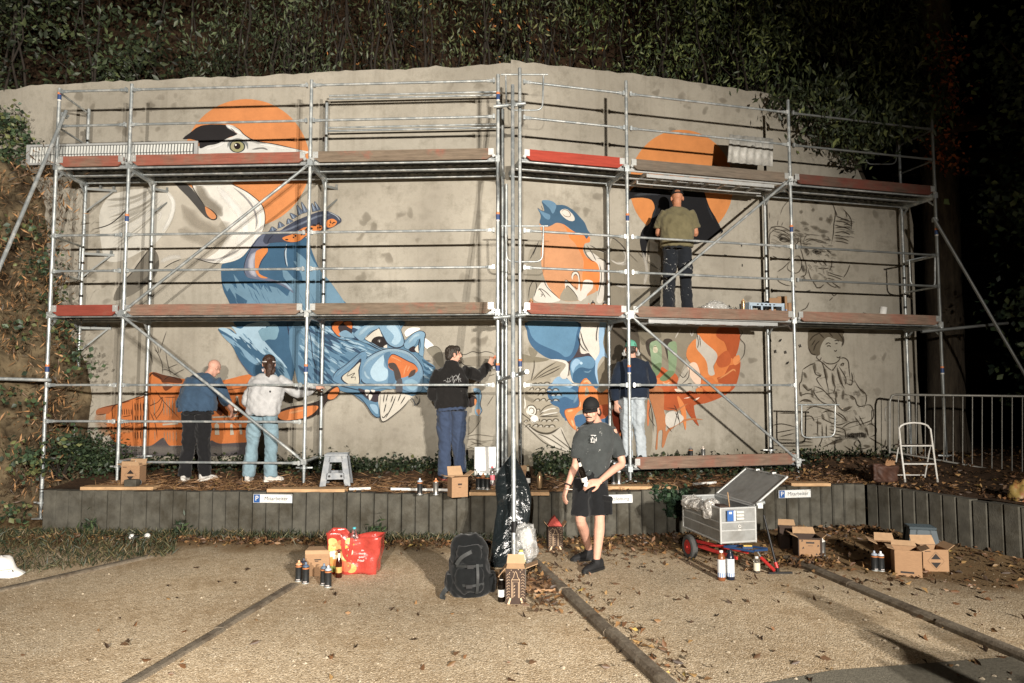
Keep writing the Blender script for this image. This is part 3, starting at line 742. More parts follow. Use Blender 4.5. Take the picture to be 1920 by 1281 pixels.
def fuse(mb, name, mat, parent, vox=.012, smooth=3, wr=0.0, wscale=14, wst=(1, 1, .5), seed=0):
    me = bpy.data.meshes.new("tmp"); me.from_pydata(mb.v, [], mb.f); me.update()
    bm = bmesh.new(); bm.from_mesh(me); bmesh.ops.remove_doubles(bm, verts=bm.verts, dist=1e-5); bmesh.ops.recalc_face_normals(bm, faces=bm.faces); bm.to_mesh(me); bm.free()
    o = link(bpy.data.objects.new("tmp", me)); r = o.modifiers.new("r", 'REMESH'); r.mode = 'VOXEL'; r.voxel_size = vox
    if smooth: s = o.modifiers.new("s", 'SMOOTH'); s.factor = .5; s.iterations = smooth
    dg = bpy.context.evaluated_depsgraph_get(); m2 = bpy.data.meshes.new_from_object(o.evaluated_get(dg)); m2.name = name
    bpy.data.objects.remove(o); bpy.data.meshes.remove(me)
    if wr:
        nv = len(m2.vertices); co = np.empty(nv*3); m2.vertices.foreach_get("co", co); no = np.empty(nv*3); m2.vertices.foreach_get("normal", no)
        co = co.reshape(-1, 3); no = no.reshape(-1, 3)
        for i in range(nv):
            x, y, z = co[i]; w = wscale
            q = (x*w*wst[0]+seed, y*w*wst[1], z*w*wst[2])
            a = mnoise.noise(q); b_ = 1-abs(mnoise.noise((q[0]*.9+z*5, q[1]*.9, q[2]*2.1+x*6)))*2
            co[i] += no[i]*wr*1.5*(a*.9 + b_*.55)
        m2.vertices.foreach_set("co", co.ravel())
    m2.polygons.foreach_set("use_smooth", [True]*len(m2.polygons)); m2.materials.clear(); m2.materials.append(mat); m2.update()
    ob = link(bpy.data.objects.new(name, m2)); ob.parent = parent; return ob
def hand(mb, wr, d, pn, side, s=1.0, curl=.5, point=False):
    """palm, four unequal bent fingers, a thumb off the palm's side. d: wrist to knuckles, pn: out of the palm, side: +1/-1 thumb side"""
    d = Vector(d).normalized(); pn = Vector(pn); pn = (pn-d*pn.dot(d)).normalized(); l = d.cross(pn)*side     # l points to the thumb side
    wr = Vector(wr); A, B = wr, wr + d*.088*s
    loft(mb, [(A-d*.02*s, l, pn, .028*s, .022*s), (A+d*.02*s, l, pn, .034*s, .018*s), (A+d*.06*s, l, pn, .041*s, .016*s), (B, l, pn, .040*s, .013*s)], 14)
    for i, (o, ln) in enumerate(((.029, .92), (.0105, 1.0), (-.0085, .94), (-.027, .76))):
        c = curl*(1+.1*i)
        if point and i == 0: c = .06
        p = B - d*.012*s + l*o*s; pts = [p]; ang = .15 + c*.5; L = (.030, .034, .026, .022)
        dd = d
        for j, q in enumerate(L):
            a = ang if j else c*.3
            dd = (dd*math.cos(a) + pn*math.sin(a)).normalized() if j == 0 else (dd*math.cos(ang) + pn*math.sin(ang)*1.0).normalized()
            # rotate within the (d, pn) plane
            dd = (dd - l*dd.dot(l)).normalized(); p = p + dd*q*ln*s*1.05; pts.append(p)
            ang_tot = ang
        mb.tube(pts, [.0105*s, .0105*s, .0098*s, .009*s, .007*s], 8)
    t0 = A + d*.022*s + l*.024*s; t1 = t0 + (d*.55 + l*.75 + pn*.25).normalized()*.042*s; t2 = t1 + (d*.85 + l*.25 + pn*(.25+.5*curl)).normalized()*.034*s; t3 = t2 + (d*.8 - l*.1 + pn*(.3+.6*curl)).normalized()*.026*s
    mb.tube([t0-d*.01, t1, t2, t3], [.016*s, .0135*s, .0115*s, .008*s], 8)
def skin(name, c): return M(name, c, .55, var=.08, scale=30, spec=.35, bump=.12, bscale=240)
MAT['skin'] = skin("skin", S(204, 150, 124)); MAT['skin2'] = skin("skin_ruddy", S(200, 146, 122)); MAT['skin3'] = skin("skin_tan", S(186, 122, 84))
def cloth(name, c, spots=None, sp_scale=9, sp_amt=.70, var=.14):
    m, nd, lk, b = new_mat(name); tc = nd.new("ShaderNodeTexCoord")
    n = nd.new("ShaderNodeTexNoise"); n.inputs["Scale"].default_value = 9; n.inputs["Detail"].default_value = 8; n.inputs["Roughness"].default_value = .7; lk.new(tc.outputs["Object"], n.inputs["Vector"])
    r = ramp(nd, [(.3, tuple(k*(1-var*1.5) for k in c)), (.7, tuple(min(1, k*(1+var)) for k in c))]); lk.new(n.outputs["Fac"], r.inputs[0]); out = r.outputs[0]
    if spots:
        n2 = nd.new("ShaderNodeTexNoise"); n2.inputs["Scale"].default_value = sp_scale*4; n2.inputs["Detail"].default_value = 2; lk.new(tc.outputs["Object"], n2.inputs["Vector"])
        n3 = nd.new("ShaderNodeTexNoise"); n3.inputs["Scale"].default_value = sp_scale*.55; n3.inputs["Detail"].default_value = 2; lk.new(tc.outputs["Object"], n3.inputs["Vector"])
        ad = nd.new("ShaderNodeMath"); ad.operation = 'ADD'; lk.new(n2.outputs["Fac"], ad.inputs[0]); lk.new(n3.outputs["Fac"], ad.inputs[1])
        f = ramp(nd, [(sp_amt, g3(0)), (sp_amt+.015, g3(1))]); hm = nd.new("ShaderNodeMath"); hm.operation = 'MULTIPLY'; hm.inputs[1].default_value = .5; lk.new(ad.outputs[0], hm.inputs[0]); lk.new(hm.outputs[0], f.inputs[0])
        mx = nd.new("ShaderNodeMix"); mx.data_type = 'RGBA'; lk.new(f.outputs[0], mx.inputs[0]); lk.new(out, mx.inputs[6]); mx.inputs[7].default_value = (*spots, 1); out = mx.outputs[2]
    lk.new(out, b.inputs["Base Color"]); b.inputs["Roughness"].default_value = .92; b.inputs["Specular IOR Level"].default_value = .15; b.inputs["Sheen Weight"].default_value = .12
    w = nd.new("ShaderNodeTexNoise"); w.inputs["Scale"].default_value = 420; lk.new(tc.outputs["Object"], w.inputs["Vector"])
    bp = nd.new("ShaderNodeBump"); bp.inputs["Strength"].default_value = .25; bp.inputs["Distance"].default_value = .002; lk.new(w.outputs["Fac"], bp.inputs["Height"]); lk.new(bp.outputs[0], b.inputs["Normal"])
    return m
MAT['rubber'] = M("rubber_sole", S(222, 218, 208), .8, var=.06); MAT['rubberblack'] = M("black_rubber", S(22, 22, 22), .7, var=.1)
def shoe(name, root, ank, fwd, up_mat, sole_mat, s=1.0, lace=None):
    f = Vector((fwd[0], fwd[1], 0)).normalized(); l = Vector((f.y, -f.x, 0)); a = Vector((ank[0], ank[1], 0)); z = Vector((0, 0, 1)); mb = MB(); R3 = lambda q, r: (a + f*q[0]*s + z*q[1]*s, l, z, r[0]*s, r[1]*s)
    loft(mb, [R3((-.085, .055), (.026, .045)), R3((-.06, .058), (.036, .056)), R3((.0, .055), (.038, .053)), R3((.07, .045), (.043, .040)), R3((.13, .036), (.046, .030)), R3((.175, .030), (.036, .022)), R3((.198, .026), (.014, .012))], 16, 2.2)
    mb.tube([a+z*.06*s, a+z*.115*s], [.046*s, .044*s], 12)
    o = fuse(mb, "shoe", up_mat, root, .009, 2)
    mb = MB(); sh = [(-.098, .0, .020), (-.075, .036), (.0, .040), (.075, .047), (.135, .049), (.185, .034), (.208, .010)]
    L = [(-.098, .022), (-.075, .038), (.0, .041), (.075, .048), (.135, .050), (.185, .036), (.208, .012)]
    poly = [(x*s, y*s) for x, y in L] + [(x*s, -y*s) for x, y in reversed(L)]
    mb.prism(poly, 0.0, .026*s, lambda x, y, d_: a + f*x + l*y + z*d_); q = mb.build("sole", sole_mat, o, world=False); outward(q)
    if lace:
        mb = MB()
        for i in range(4):
            c = a + f*(.055+.025*i)*s + z*(.093-.012*i)*s; mb.tube([c-l*.024*s, c+z*.006, c+l*.024*s], .0045, 6)
        mb.build("lace", lace, o, world=False)
    return o
class Fig: pass
def person(label, loc, rz, H, spec):
    g = Fig(); root = g.root = thing("person", label, "person", loc, rz); s = H/1.78; V3 = Vector
    j = dict(P=(0, 0, .515*H), W=(0, 0, .61*H), C=(0, .005, .72*H), N=(0, 0, .845*H), HD=(0, .025*s, .93*H),
             SL=(-.105*H, 0, .812*H), SR=(.105*H, 0, .812*H), EL=(-.15*H, -.02, .64*H), ER=(.15*H, -.02, .64*H), WL=(-.15*H, .06, .50*H), WR=(.15*H, .06, .50*H),
             HL=(-.052*H, 0, .50*H), HR=(.052*H, 0, .50*H), KL=(-.062*H, .01, .285*H), KR=(.062*H, .01, .285*H), AL=(-.07*H, -.02, .05*H), AR=(.07*H, -.02, .05*H))
    j.update(spec.get('j', {})); j = {k: V3(v) for k, v in j.items()}; g.j = j
    hp, hy, hr = spec.get('head', (0, 0, 0)); HM = R_(0, 0, hy) @ R_(hp, 0, 0) @ R_(0, hr, 0); g.HM = HM; hd = j['HD']; g.hd = hd
    hm = lambda x, y, z: hd + HM @ V3((x*s, y*s, z*s)); g.hm = hm
    ax = V3((1, 0, 0)); sh = (j['SR']-j['SL']); sh.z *= 1; shx = sh.normalized(); sp_ = [j['P'], j['W'], j['C'], j['N']]
    def ring(t, rx, ry, ext=0.0):
        c = crom(sp_, max(0, min(1, t))); dd = (crom(sp_, min(1, t+.02))-crom(sp_, max(0, t-.02))).normalized()
        if t < 0: c = c + dd*(t*(j['N']-j['P']).length)
        a = ax.lerp(shx, max(0, min(1, t))).normalized(); a = (a-dd*a.dot(dd)).normalized(); b = dd.cross(a)
        return (c, a, b, rx*H, ry*H)
    fat = spec.get('fat', 1.0)
    # ---- body, one skin
    mb = MB()
    loft(mb, [ring(-.06, .07, .055), ring(.1, .082*fat, .06), ring(.35, .078*fat, .055), ring(.6, .092, .06), ring(.85, .095, .05), ring(.96, .05, .042)], 18)
    nk = j['N']; mb.tube([nk-(hd-nk)*.3, nk.lerp(hd, .45), hm(0, -.02, -.03)], [.062*s, .056*s, .056*s], 14)
    ball(mb, hm(0, -.012, .035), (.076*s, .096*s, .088*s), HM); ball(mb, hm(0, .022, -.035), (.060*s, .070*s, .078*s), HM); ball(mb, hm(0, .045, -.085), (.040*s, .042*s, .030*s), HM)
    limb(mb, [hm(0, .086, .028), hm(0, .102, -.002), hm(0, .106, -.022)], [.010*s, .015*s, .017*s], 3, 8)
    ball(mb, hm(0, .075, .036), (.048*s, .014*s, .014*s), HM); ball(mb, hm(0, .080, -.058), (.026*s, .016*s, .012*s), HM)
    for q in (-1, 1): ball(mb, hm(q*.080, -.010, -.005), (.010*s, .022*s, .034*s), HM @ R_(0, 0, q*.35)); ball(mb, hm(q*.04, .062, -.02), (.024*s, .025*s, .026*s), HM)
    for q, S_, E_, W_ in ((-1, 'SL', 'EL', 'WL'), (1, 'SR', 'ER', 'WR')):
        limb(mb, [j[S_], j[S_].lerp(j[E_], .4), j[E_], j[E_].lerp(j[W_], .35), j[W_]], [.050*s, .046*s, .040*s, .041*s, .027*s], 4, 12)
        hs = spec.get('handL' if q < 0 else 'handR', {})
        d = V3(hs['d']) if 'd' in hs else (j[W_]-j[E_])
        hand(mb, j[W_], d, hs.get('n', (-q, .2, 0)), hs.get('side', 1 if q < 0 else -1), s*hs.get('s', 1.0), hs.get('curl', .5), hs.get('point', False))
    for q, Hh, K, A in ((-1, 'HL', 'KL', 'AL'), (1, 'HR', 'KR', 'AR')):
        lv = (j[A]-j[K]); kn = lv.cross(ax).normalized()*-1
        bk = V3((0, -1, 0)) if spec.get('calf') is None else V3(spec['calf'])
        limb(mb, [j[Hh], j[Hh].lerp(j[K], .5), j[K], j[K].lerp(j[A], .32)+bk*.012, j[A]+V3((0, 0, .03)), j[A]+V3((0, 0, -.03))], [.085*s, .070*s, .052*s, .056*s, .036*s, .038*s], 4, 12)
    g.body = fuse(mb, "body", spec.get('skin', MAT['skin']), root, .0068, 1)
    # ---- trousers
    tr = spec['trousers']; mb = MB(); w = tr.get('w', 1.0)
    loft(mb, [ring(-.10, .088*w, .066*w), ring(.0, .096*fat*w, .072*w), ring(.12, .094*fat, .070*fat), ring(.24, .088*fat, .066*fat)], 18)
    for Hh, K, A in (('HL', 'KL', 'AL'), ('HR', 'KR', 'AR')):
        if tr.get('short'):
            e = j[Hh].lerp(j[K], tr.get('len', .95)); limb(mb, [j[Hh]+V3((0, 0, .02)), j[Hh].lerp(j[K], .5), e], [.092*s*w, .094*s*w, .096*s*w], 5, 16)
        else:
            e = j[A] + V3((0, 0, tr.get('end', -.02)*s)); limb(mb, [j[Hh]+V3((0, 0, .02)), j[Hh].lerp(j[K], .5), j[K], j[K].lerp(j[A], .5), e], [.092*s*w, .086*s*w, .074*s*w, .070*s*w*tr.get('flare', 1), .068*s*w*tr.get('flare', 1)], 5, 16)
    g.trousers = fuse(mb, tr.get('name', "trousers"), tr['mat'], root, .011, 3, wr=tr.get('wr', .009), wscale=13, seed=hash(label) % 50)
    # ---- top
    tp = spec['top']; mb = MB(); w = tp.get('w', 1.0); hem = tp.get('hem', -.02)
    loft(mb, [ring(hem, .102*fat*w*tp.get('hemw', 1), .078*fat*w*tp.get('hemw', 1)), ring(.1, .103*fat*w, .078*fat*w), ring(.3, .103*fat*w, .076*fat*w), ring(.55, .110*w, .078*w), ring(.75, .113*w, .072*w), ring(.9, .100, .056), ring(.97, .064, .048), ring(1.0, .046, .043)], 20)
    for q, S_, E_, W_ in ((-1, 'SL', 'EL', 'WL'), (1, 'SR', 'ER', 'WR')):
        sl = tp.get('sleeve', 1.0); r0 = .066*s*w
        if sl < 1.0:
            e = j[S_].lerp(j[E_], sl*1.0) if sl <= .95 else j[E_]; limb(mb, [j[S_]+V3((-q*.03, 0, 0)), j[S_].lerp(e, .5), e], [r0, r0*1.02, r0*1.06], 5, 14)
        else:
            e = j[E_].lerp(j[W_], sl-1 if sl < 2 else .93); pts = [j[S_]+V3((-q*.03, 0, 0)), j[S_].lerp(j[E_], .5), j[E_], j[E_].lerp(e, .5), e]; limb(mb, pts, [r0, r0*.97, r0*.92, r0*.86, r0*.66 if sl >= 2 else r0*.9], 5, 14)
    if tp.get('hood'):
        nb = j['N']; mb2 = ball(mb, nb+V3((0, -.055, -.005)), (.105*s, .06*s, .075*s)); mb.tube([nb+V3((-.075, .0, .03)), nb+V3((-.05, -.07, .045)), nb+V3((.05, -.07, .045)), nb+V3((.075, .0, .03))], .035*s, 10)
    g.top = fuse(mb, tp['name'], tp['mat'], root, .011, 3, wr=tp.get('wr', .009), wscale=12, seed=hash(label) % 37)
    # ---- shoes
    fw = spec.get('feet', ((-.15, 1), (.15, 1)))
    for A, f in (('AL', fw[0]), ('AR', fw[1])):
        shoe("shoe", root, j[A], f, spec['shoe'][0], spec['shoe'][1], s, spec['shoe'][2] if len(spec['shoe']) > 2 else None)
        if spec.get('foot_z'): pass
    return g
def cap(g, mat, fwd=1, low=.016, hole=False, visor_mat=None):
    s = g.root['h'] if 'h' in g.root else 1.0; hm, HM = g.hm, g.HM; n = 24; mb = MB(); mb.smooth = True; vs = []
    for i in range(9):
        q = i/8*PI/2
        for j in range(n):
            th = 2*PI*j/n; r = math.cos(q); vs.append(hm(.084*r*math.cos(th), -.010+.104*r*math.sin(th), .035+low+.092*math.sin(q)))
    fs = [(i*n+j, i*n+(j+1) % n, (i+1)*n+(j+1) % n, (i+1)*n+j) for i in range(8) for j in range(n)]
    if hole: fs = [f for f in fs if not (f[0]//n in (0, 1, 2) and abs(((f[0] % n)+.5)/n - .75) < .066)]
    mb.add(vs, fs)
    vs2 = [hm(.0865*math.cos(2*PI*j/n), -.010+.106*math.sin(2*PI*j/n), .02+low) for j in range(n)] + [hm(.085*math.cos(2*PI*j/n), -.010+.105*math.sin(2*PI*j/n), .04+low) for j in range(n)]
    mb.add(vs2, [(j, (j+1) % n, n+(j+1) % n, n+j) for j in range(n)])
    o = mb.build("cap", mat, g.root, world=False); o.modifiers.new("t", 'SOLIDIFY').thickness = .004
    mb = MB(); ball(mb, hm(0, -.01, .128+low), (.008, .008, .005)); mb.build("button", mat, o, world=False)
    mb = MB(); mb.smooth = True; vs = []; k = 11
    for t in (0, .5, 1):
        for i in range(k):
            a = -1.15 + 2.3*i/(k-1); rr = 1 + t*.72*max(0, math.cos(a*1.12)); 
            vs.append(hm(.084*math.sin(a)*(1+.05*t), fwd*(.104*math.cos(a)*rr)-.010, .028+low-.020*abs(math.sin(a))**2*t*1.4-.018*t))
    mb.add(vs, [(q*k+i, q*k+i+1, (q+1)*k+i+1, (q+1)*k+i) for q in range(2) for i in range(k-1)])
    v = mb.build("visor", visor_mat or mat, o, world=False); v.modifiers.new("t", 'SOLIDIFY').thickness = .005
    return o
def hair(g, mat, name="hair", top=.0, back=.0, vol=1.0, low=-.03, wr=.006, extra=None, front=True):
    hm, HM = g.hm, g.HM; mb = MB(); s = 1
    ball(mb, hm(0, -.022, .045), (.083*vol, .098*vol, .088*vol), HM)
    ball(mb, hm(0, -.060, low+.02), (.070*vol, .055*vol, .07*vol), HM)
    if front: ball(mb, hm(0, .03, .085), (.07*vol, .06*vol, .045*vol), HM)
    for q in (-1, 1): limb(mb, [hm(q*.074, .012, .05), hm(q*.078, .016, .0)], [.016, .010], 3, 8)
    if extra: extra(mb)
    return fuse(mb, name, mat, g.root, .008, 1, wr=wr, wscale=60, wst=(1, 1, .35))
def hairmat(name, c): return M(name, c, .5, var=.35, scale=60, bump=.5, bscale=160, streak=(1, 1, .25))
def text(s, size, mat, parent, name="lettering", M4=None, ext=.0008, align='CENTER'):
    cu = bpy.data.curves.new("t", 'FONT'); cu.body = s; cu.size = size; cu.align_x = align; cu.align_y = 'CENTER'; cu.extrude = ext; cu.resolution_u = 3
    o = link(bpy.data.objects.new("t", cu)); dg = bpy.context.evaluated_depsgraph_get(); me = bpy.data.meshes.new_from_object(o.evaluated_get(dg)); bpy.data.objects.remove(o)
    if M4 is not None: me.transform(M4)
    me.materials.clear(); me.materials.append(mat); ob = link(bpy.data.objects.new(name, me)); ob.parent = parent; return ob
def spray_can(loc, cap_col, label, group, body='dark', rz=None, h=.20, lying=False):
    key = (cap_col, body)
    if key in CANS: return copy_tree(CANS[key], None, label, group, loc, random.uniform(0, 6) if rz is None else rz)
    t = thing("spray_can", label, "spray can", loc, 0 if rz is None else rz, group)
    mb = MB(); mb.lathe([(.031, 0), (.0335, .003), (.0335, .008), (.0325, .012), (.0325, .148), (.0335, .152), (.0325, .156)], 16); mb.build("canister", {'dark': CAN_D, 'steel': CAN_S, 'gold': CAN_G}[body], t, world=False)
    mb = MB(); mb.lathe([(.0338, .001), (.0345, .004), (.0338, .010)], 16); mb.build("base_rim", MAT['steel'], t, world=False)
    if body == 'dark':
        mb = MB(); mb.lathe([(.0327, .136), (.0327, .150)], 16); mb.build("colour_band", colm(S(176, 104, 44)), t, world=False)
        mb = MB(); 
        for q in range(4):
            a = -1.9+.26*q; mb.box((.0328*math.cos(a), .0328*math.sin(a), .022), (.007, .005, .008), R_(0, 0, a+PI/2))
        mb.build("hazard_mark", colm(S(200, 190, 184)), t, world=False)
    mb = MB(); mb.lathe([(.0315, .156), (.030, .163), (.022, .172), (.014, .176), (.0, .177)], 16); mb.build("dome", colm(cap_col), t, world=False)
    mb = MB(); mb.lathe([(.011, .175), (.0105, .190), (.009, .197), (.0, .198)], 10); mb.box((0, -.009, .189), (.005, .006, .005)); mb.build("nozzle", colm(tuple(min(1, c*1.1+.05) for c in cap_col)), t, world=False)
    CANS[key] = t; return t
CANS = {}; COLM = {}
def colm(c, rough=.5, metal=0.0):
    k = tuple(round(x, 3) for x in c)+(rough, metal)
    if k not in COLM: COLM[k] = M("paint_%d" % len(COLM), c, rough, metal, var=.06)
    return COLM[k]
CAN_D = M("can_dark_lacquer", S(44, 46, 47), .35, metal=.3, var=.15, scale=40); CAN_S = M("can_bare_metal", S(150, 150, 146), .3, metal=.8, var=.12); CAN_G = M("can_gold_lacquer", S(172, 140, 98), .3, metal=.6, var=.12)
WHITE_SHOE = (M("white_leather", S(206, 203, 196), .6, var=.12, dirt=S(120, 112, 100), dscale=14, damt=.5), MAT['rubber'], colm(S(60, 60, 62)))
BLACK_SHOE = (M("black_canvas", S(27, 27, 28), .8, var=.2), MAT['rubberblack'], colm(S(16, 16, 16)))
def place(u, v, y, z): p = at(u, v, y); return (p.x, p.y, z)

# 1 ---- man in the blue sweater
loc = at(365, 905, 9.42); H = 1.74
g1 = person("person with shaved head in blue sweater and black trousers bending to spray the orange building", (loc.x, loc.y, terrace_z(loc.x, loc.y)), 0, H, dict(
    j=dict(P=(.01, 0, .515*H), W=(.01, .01, .62*H), C=(.015, .05, .72*H), N=(.06, .16, .825*H), HD=(.115, .235, .885*H), SL=(-.155, .09, .785*H), SR=(.225, .10, .785*H),
           EL=(-.255, .10, .60*H), WL=(-.18, .30, .55*H), ER=(.30, .20, .63*H), WR=(.32, .40, .535*H), KL=(-.105, .02, .285*H), KR=(.095, .02, .285*H), AL=(-.135, -.02, .05*H), AR=(.125, .03, .05*H)),
    head=(-.55, -.5, 0), fat=1.14, skin=MAT['skin2'], handR=dict(curl=.9), handL=dict(curl=.8),
    trousers=dict(mat=cloth("black_trousers", S(29, 29, 31)), w=1.16, wr=.012), top=dict(name="sweater", mat=cloth("blue_sweater", S(52, 76, 100)), w=1.2, hem=.14, sleeve=1.25, wr=.012, hemw=.92),
    shoe=(WHITE_SHOE[0], MAT['rubber'], colm(S(30, 30, 30))), feet=((-.2, 1), (.55, 1))))
# 2 ---- woman in the grey sweatshirt
loc = at(488, 903, 9.40); H = 1.72
g2 = person("person with brown ponytail in light grey sweatshirt and pale jeans reaching right to the wall", (loc.x, loc.y, terrace_z(loc.x, loc.y)), 0, H, dict(
    j=dict(P=(.02, 0, .52*H), W=(.03, .0, .62*H), C=(.04, .02, .72*H), N=(.055, .05, .84*H), HD=(.05, .085, .925*H), SL=(-.115, .03, .805*H), SR=(.22, .05, .80*H),
           EL=(-.22, .06, .63*H), WL=(-.09, .26, .62*H), ER=(.42, .20, .695*H), WR=(.62, .36, .735*H), HL=(-.085, 0, .50*H), HR=(.11, 0, .50*H), KL=(-.135, .03, .285*H), KR=(.135, .01, .285*H), AL=(-.165, .0, .05*H), AR=(.145, -.03, .05*H)),
    head=(-.1, .35, 0), handR=dict(curl=.7, n=(0, 1, -.4)), handL=dict(curl=.7),
    trousers=dict(mat=cloth("pale_jeans", S(120, 148, 160), var=.2), w=1.08, wr=.012, flare=1.12), top=dict(name="sweatshirt", mat=cloth("grey_sweatshirt", S(176, 176, 176)), w=1.24, hem=.02, sleeve=2.0, wr=.013, hemw=.92),
    shoe=(M("cream_trainer", S(196, 190, 182), .7, var=.15), MAT['rubber'], colm(S(120, 120, 122))), feet=((-.12, 1), (.75, .75))))
HB = hairmat("brown_hair", S(62, 40, 28))
def pony(mb):
    hm = g2.hm; limb(mb, [hm(0, -.09, .03), hm(.01, -.125, -.02), hm(.005, -.125, -.10), hm(-.005, -.105, -.17), hm(.01, -.10, -.235)], [.038, .048, .044, .034, .010], 5, 10)
    limb(mb, [hm(.04, -.07, -.03), hm(.06, -.10, -.10), hm(.03, -.10, -.20)], [.03, .03, .008], 4, 8)
hr = hair(g2, HB, extra=pony, vol=1.04)
mb = MB(); n = 28; mb.tube([g2.hm(.089*math.cos(2*PI*i/n), -.018+.107*math.sin(2*PI*i/n), .035+.012*math.sin(2*PI*i/n)) for i in range(n)], .0085, 6, closed=True); mb.build("headband", colm(S(214, 206, 200)), g2.root, world=False)
mb = MB(); ball(mb, g2.hm(-.0, .105, -.055), (.045, .04, .045), g2.HM); mb.tube([g2.hm(-.04, .10, -.06), g2.hm(-.09, .11, -.075)], .028, 12); mb.tube([g2.hm(.04, .10, -.06), g2.hm(.09, .11, -.075)], .028, 12); fuse(mb, "respirator", colm(S(206, 190, 190)), g2.root, .007, 1)
DK = colm(S(34, 34, 36))
for k, (dx, dz, w) in enumerate(((-.055, .0, .012), (.0, .0, .030), (.034, -.008, .026))):
    mb = MB(); mb.box((.115+dx, -.122, .70*H+dz+.02), (w, .012, .026 if k else .012)); mb.build("print", DK, g2.top, world=False)
# 3 ---- man in the black hoodie
loc = at(846, 905, 9.36); H = 1.83
g3_ = person("person in black hoodie and blue sweatpants spraying with the right arm raised", (loc.x, loc.y, terrace_z(loc.x, loc.y)), 0, H, dict(
    j=dict(P=(.0, 0, .515*H), W=(-.01, .01, .61*H), C=(-.01, .02, .72*H), N=(-.005, .04, .845*H), HD=(.015, .075, .93*H), SL=(-.19, .0, .805*H), SR=(.185, .05, .81*H),
           EL=(-.265, -.02, .635*H), WL=(-.12, .22, .60*H), ER=(.36, .19, .775*H), WR=(.50, .33, .865*H), KL=(-.095, .03, .285*H), KR=(.09, .02, .285*H), AL=(-.10, .02, .05*H), AR=(.13, .02, .05*H)),
    head=(.0, -1.15, 0), fat=1.08, handR=dict(d=(.3, .3, .55), n=(-.4, .6, 0), curl=.9), handL=dict(curl=.8),
    trousers=dict(mat=cloth("blue_sweatpants", S(56, 70, 96)), w=1.14, wr=.013), top=dict(name="hoodie", mat=cloth("black_hoodie", S(31, 29, 28), spots=S(170, 168, 160), sp_scale=17, sp_amt=.70), w=1.14, hem=.12, sleeve=2.0, hood=True, wr=.012, hemw=.9),
    shoe=(M("grey_black_trainer", S(50, 50, 54), .7, var=.3), colm(S(168, 80, 62)), colm(S(190, 190, 190))), feet=((-.3, 1), (.3, 1))))
hair(g3_, hairmat("dark_hair", S(52, 44, 36)), vol=1.02)
mb = MB(); b_ = g3_.hm; limb(mb, [b_(-.05, .06, -.075), b_(0, .095, -.095), b_(.05, .06, -.075)], [.018, .022, .018], 4, 8); limb(mb, [b_(-.03, .1, -.045), b_(.03, .1, -.045)], [.008, .008], 3, 6); fuse(mb, "beard", hairmat("beard_hair", S(58, 48, 40)), g3_.root, .006, 0)
mb = MB(); rr = random.Random(3)
def scrib(mb, cx, cz, y, n, w, h, r=.0035):
    for i in range(n):
        x0 = cx - w/2 + w*i/n; pts = [Vector((x0+rr.uniform(-.01, .02)*1.5+.02*q, y, cz + h*(rr.random()-.5)*(1.3 if q % 2 else .7) + .22*(x0-cx))) for q in range(4)]; mb.tube(pts, r, 5)
scrib(mb, -.0, .745*H, -.134, 9, .19, .10); mb.tube([(.03, -.138, .735*H), (.045, -.136, .70*H), (.06, -.134, .69*H)], .004, 5)
mb.build("tag_print", colm(S(150, 150, 148)), g3_.top, world=False)
# 4 ---- man in the navy shirt
loc = at(1186, 868, 9.88); H = 1.75
g4 = person("person in navy shirt, pale jeans and green cap standing on the low platform", (loc.x, loc.y, PLAT_Z+.062), -.12, H, dict(
    j=dict(P=(.03, 0, .515*H), W=(.03, .0, .61*H), C=(.02, .01, .72*H), N=(.015, .03, .845*H), HD=(.0, .06, .925*H), SL=(-.17, .0, .80*H), SR=(.20, .02, .80*H),
           EL=(-.235, -.10, .62*H), WL=(-.225, -.06, .475*H), ER=(.30, .12, .64*H), WR=(.17, .33, .66*H), KL=(-.075, .02, .285*H), KR=(.10, .0, .285*H), AL=(-.07, .0, .05*H), AR=(.125, .03, .05*H)),
    head=(-.08, .0, 0), fat=1.02, skin=MAT['skin'], handL=dict(d=(.02, .0, -1), n=(.5, .8, 0), curl=1.0), handR=dict(curl=.8),
    trousers=dict(mat=cloth("pale_grey_jeans", S(172, 182, 188), var=.14), w=1.04, wr=.014, flare=.95), top=dict(name="shirt", mat=cloth("navy_shirt", S(30, 40, 56)), w=1.16, hem=-.02, sleeve=1.75, wr=.011),
    shoe=BLACK_SHOE, feet=((-.25, 1), (.3, 1))))
hair(g4, hairmat("short_dark_hair", S(58, 48, 42)), vol=.9, front=False); cap(g4, M("green_cap", S(78, 168, 140), .8, var=.12), fwd=1)
for q in (-1, 1):
    mb = MB(); mb.tube([g4.hm(q*.088, .0, -.06), g4.hm(q*.115, .02, -.07)], .034, 12); ball(mb, g4.hm(q*.10, -.015, -.04), (.014, .03, .04), g4.HM); fuse(mb, "respirator_filter", colm(S(176, 176, 172)), g4.root, .006, 1)
mb = MB(); w_ = Vector(g4.j['WL']); mb.tube([w_+Vector((.02, .02, .05)), w_+Vector((.028, .0, .13)), w_+Vector((.03, -.005, .155))], [.012, .010, .007], 8)
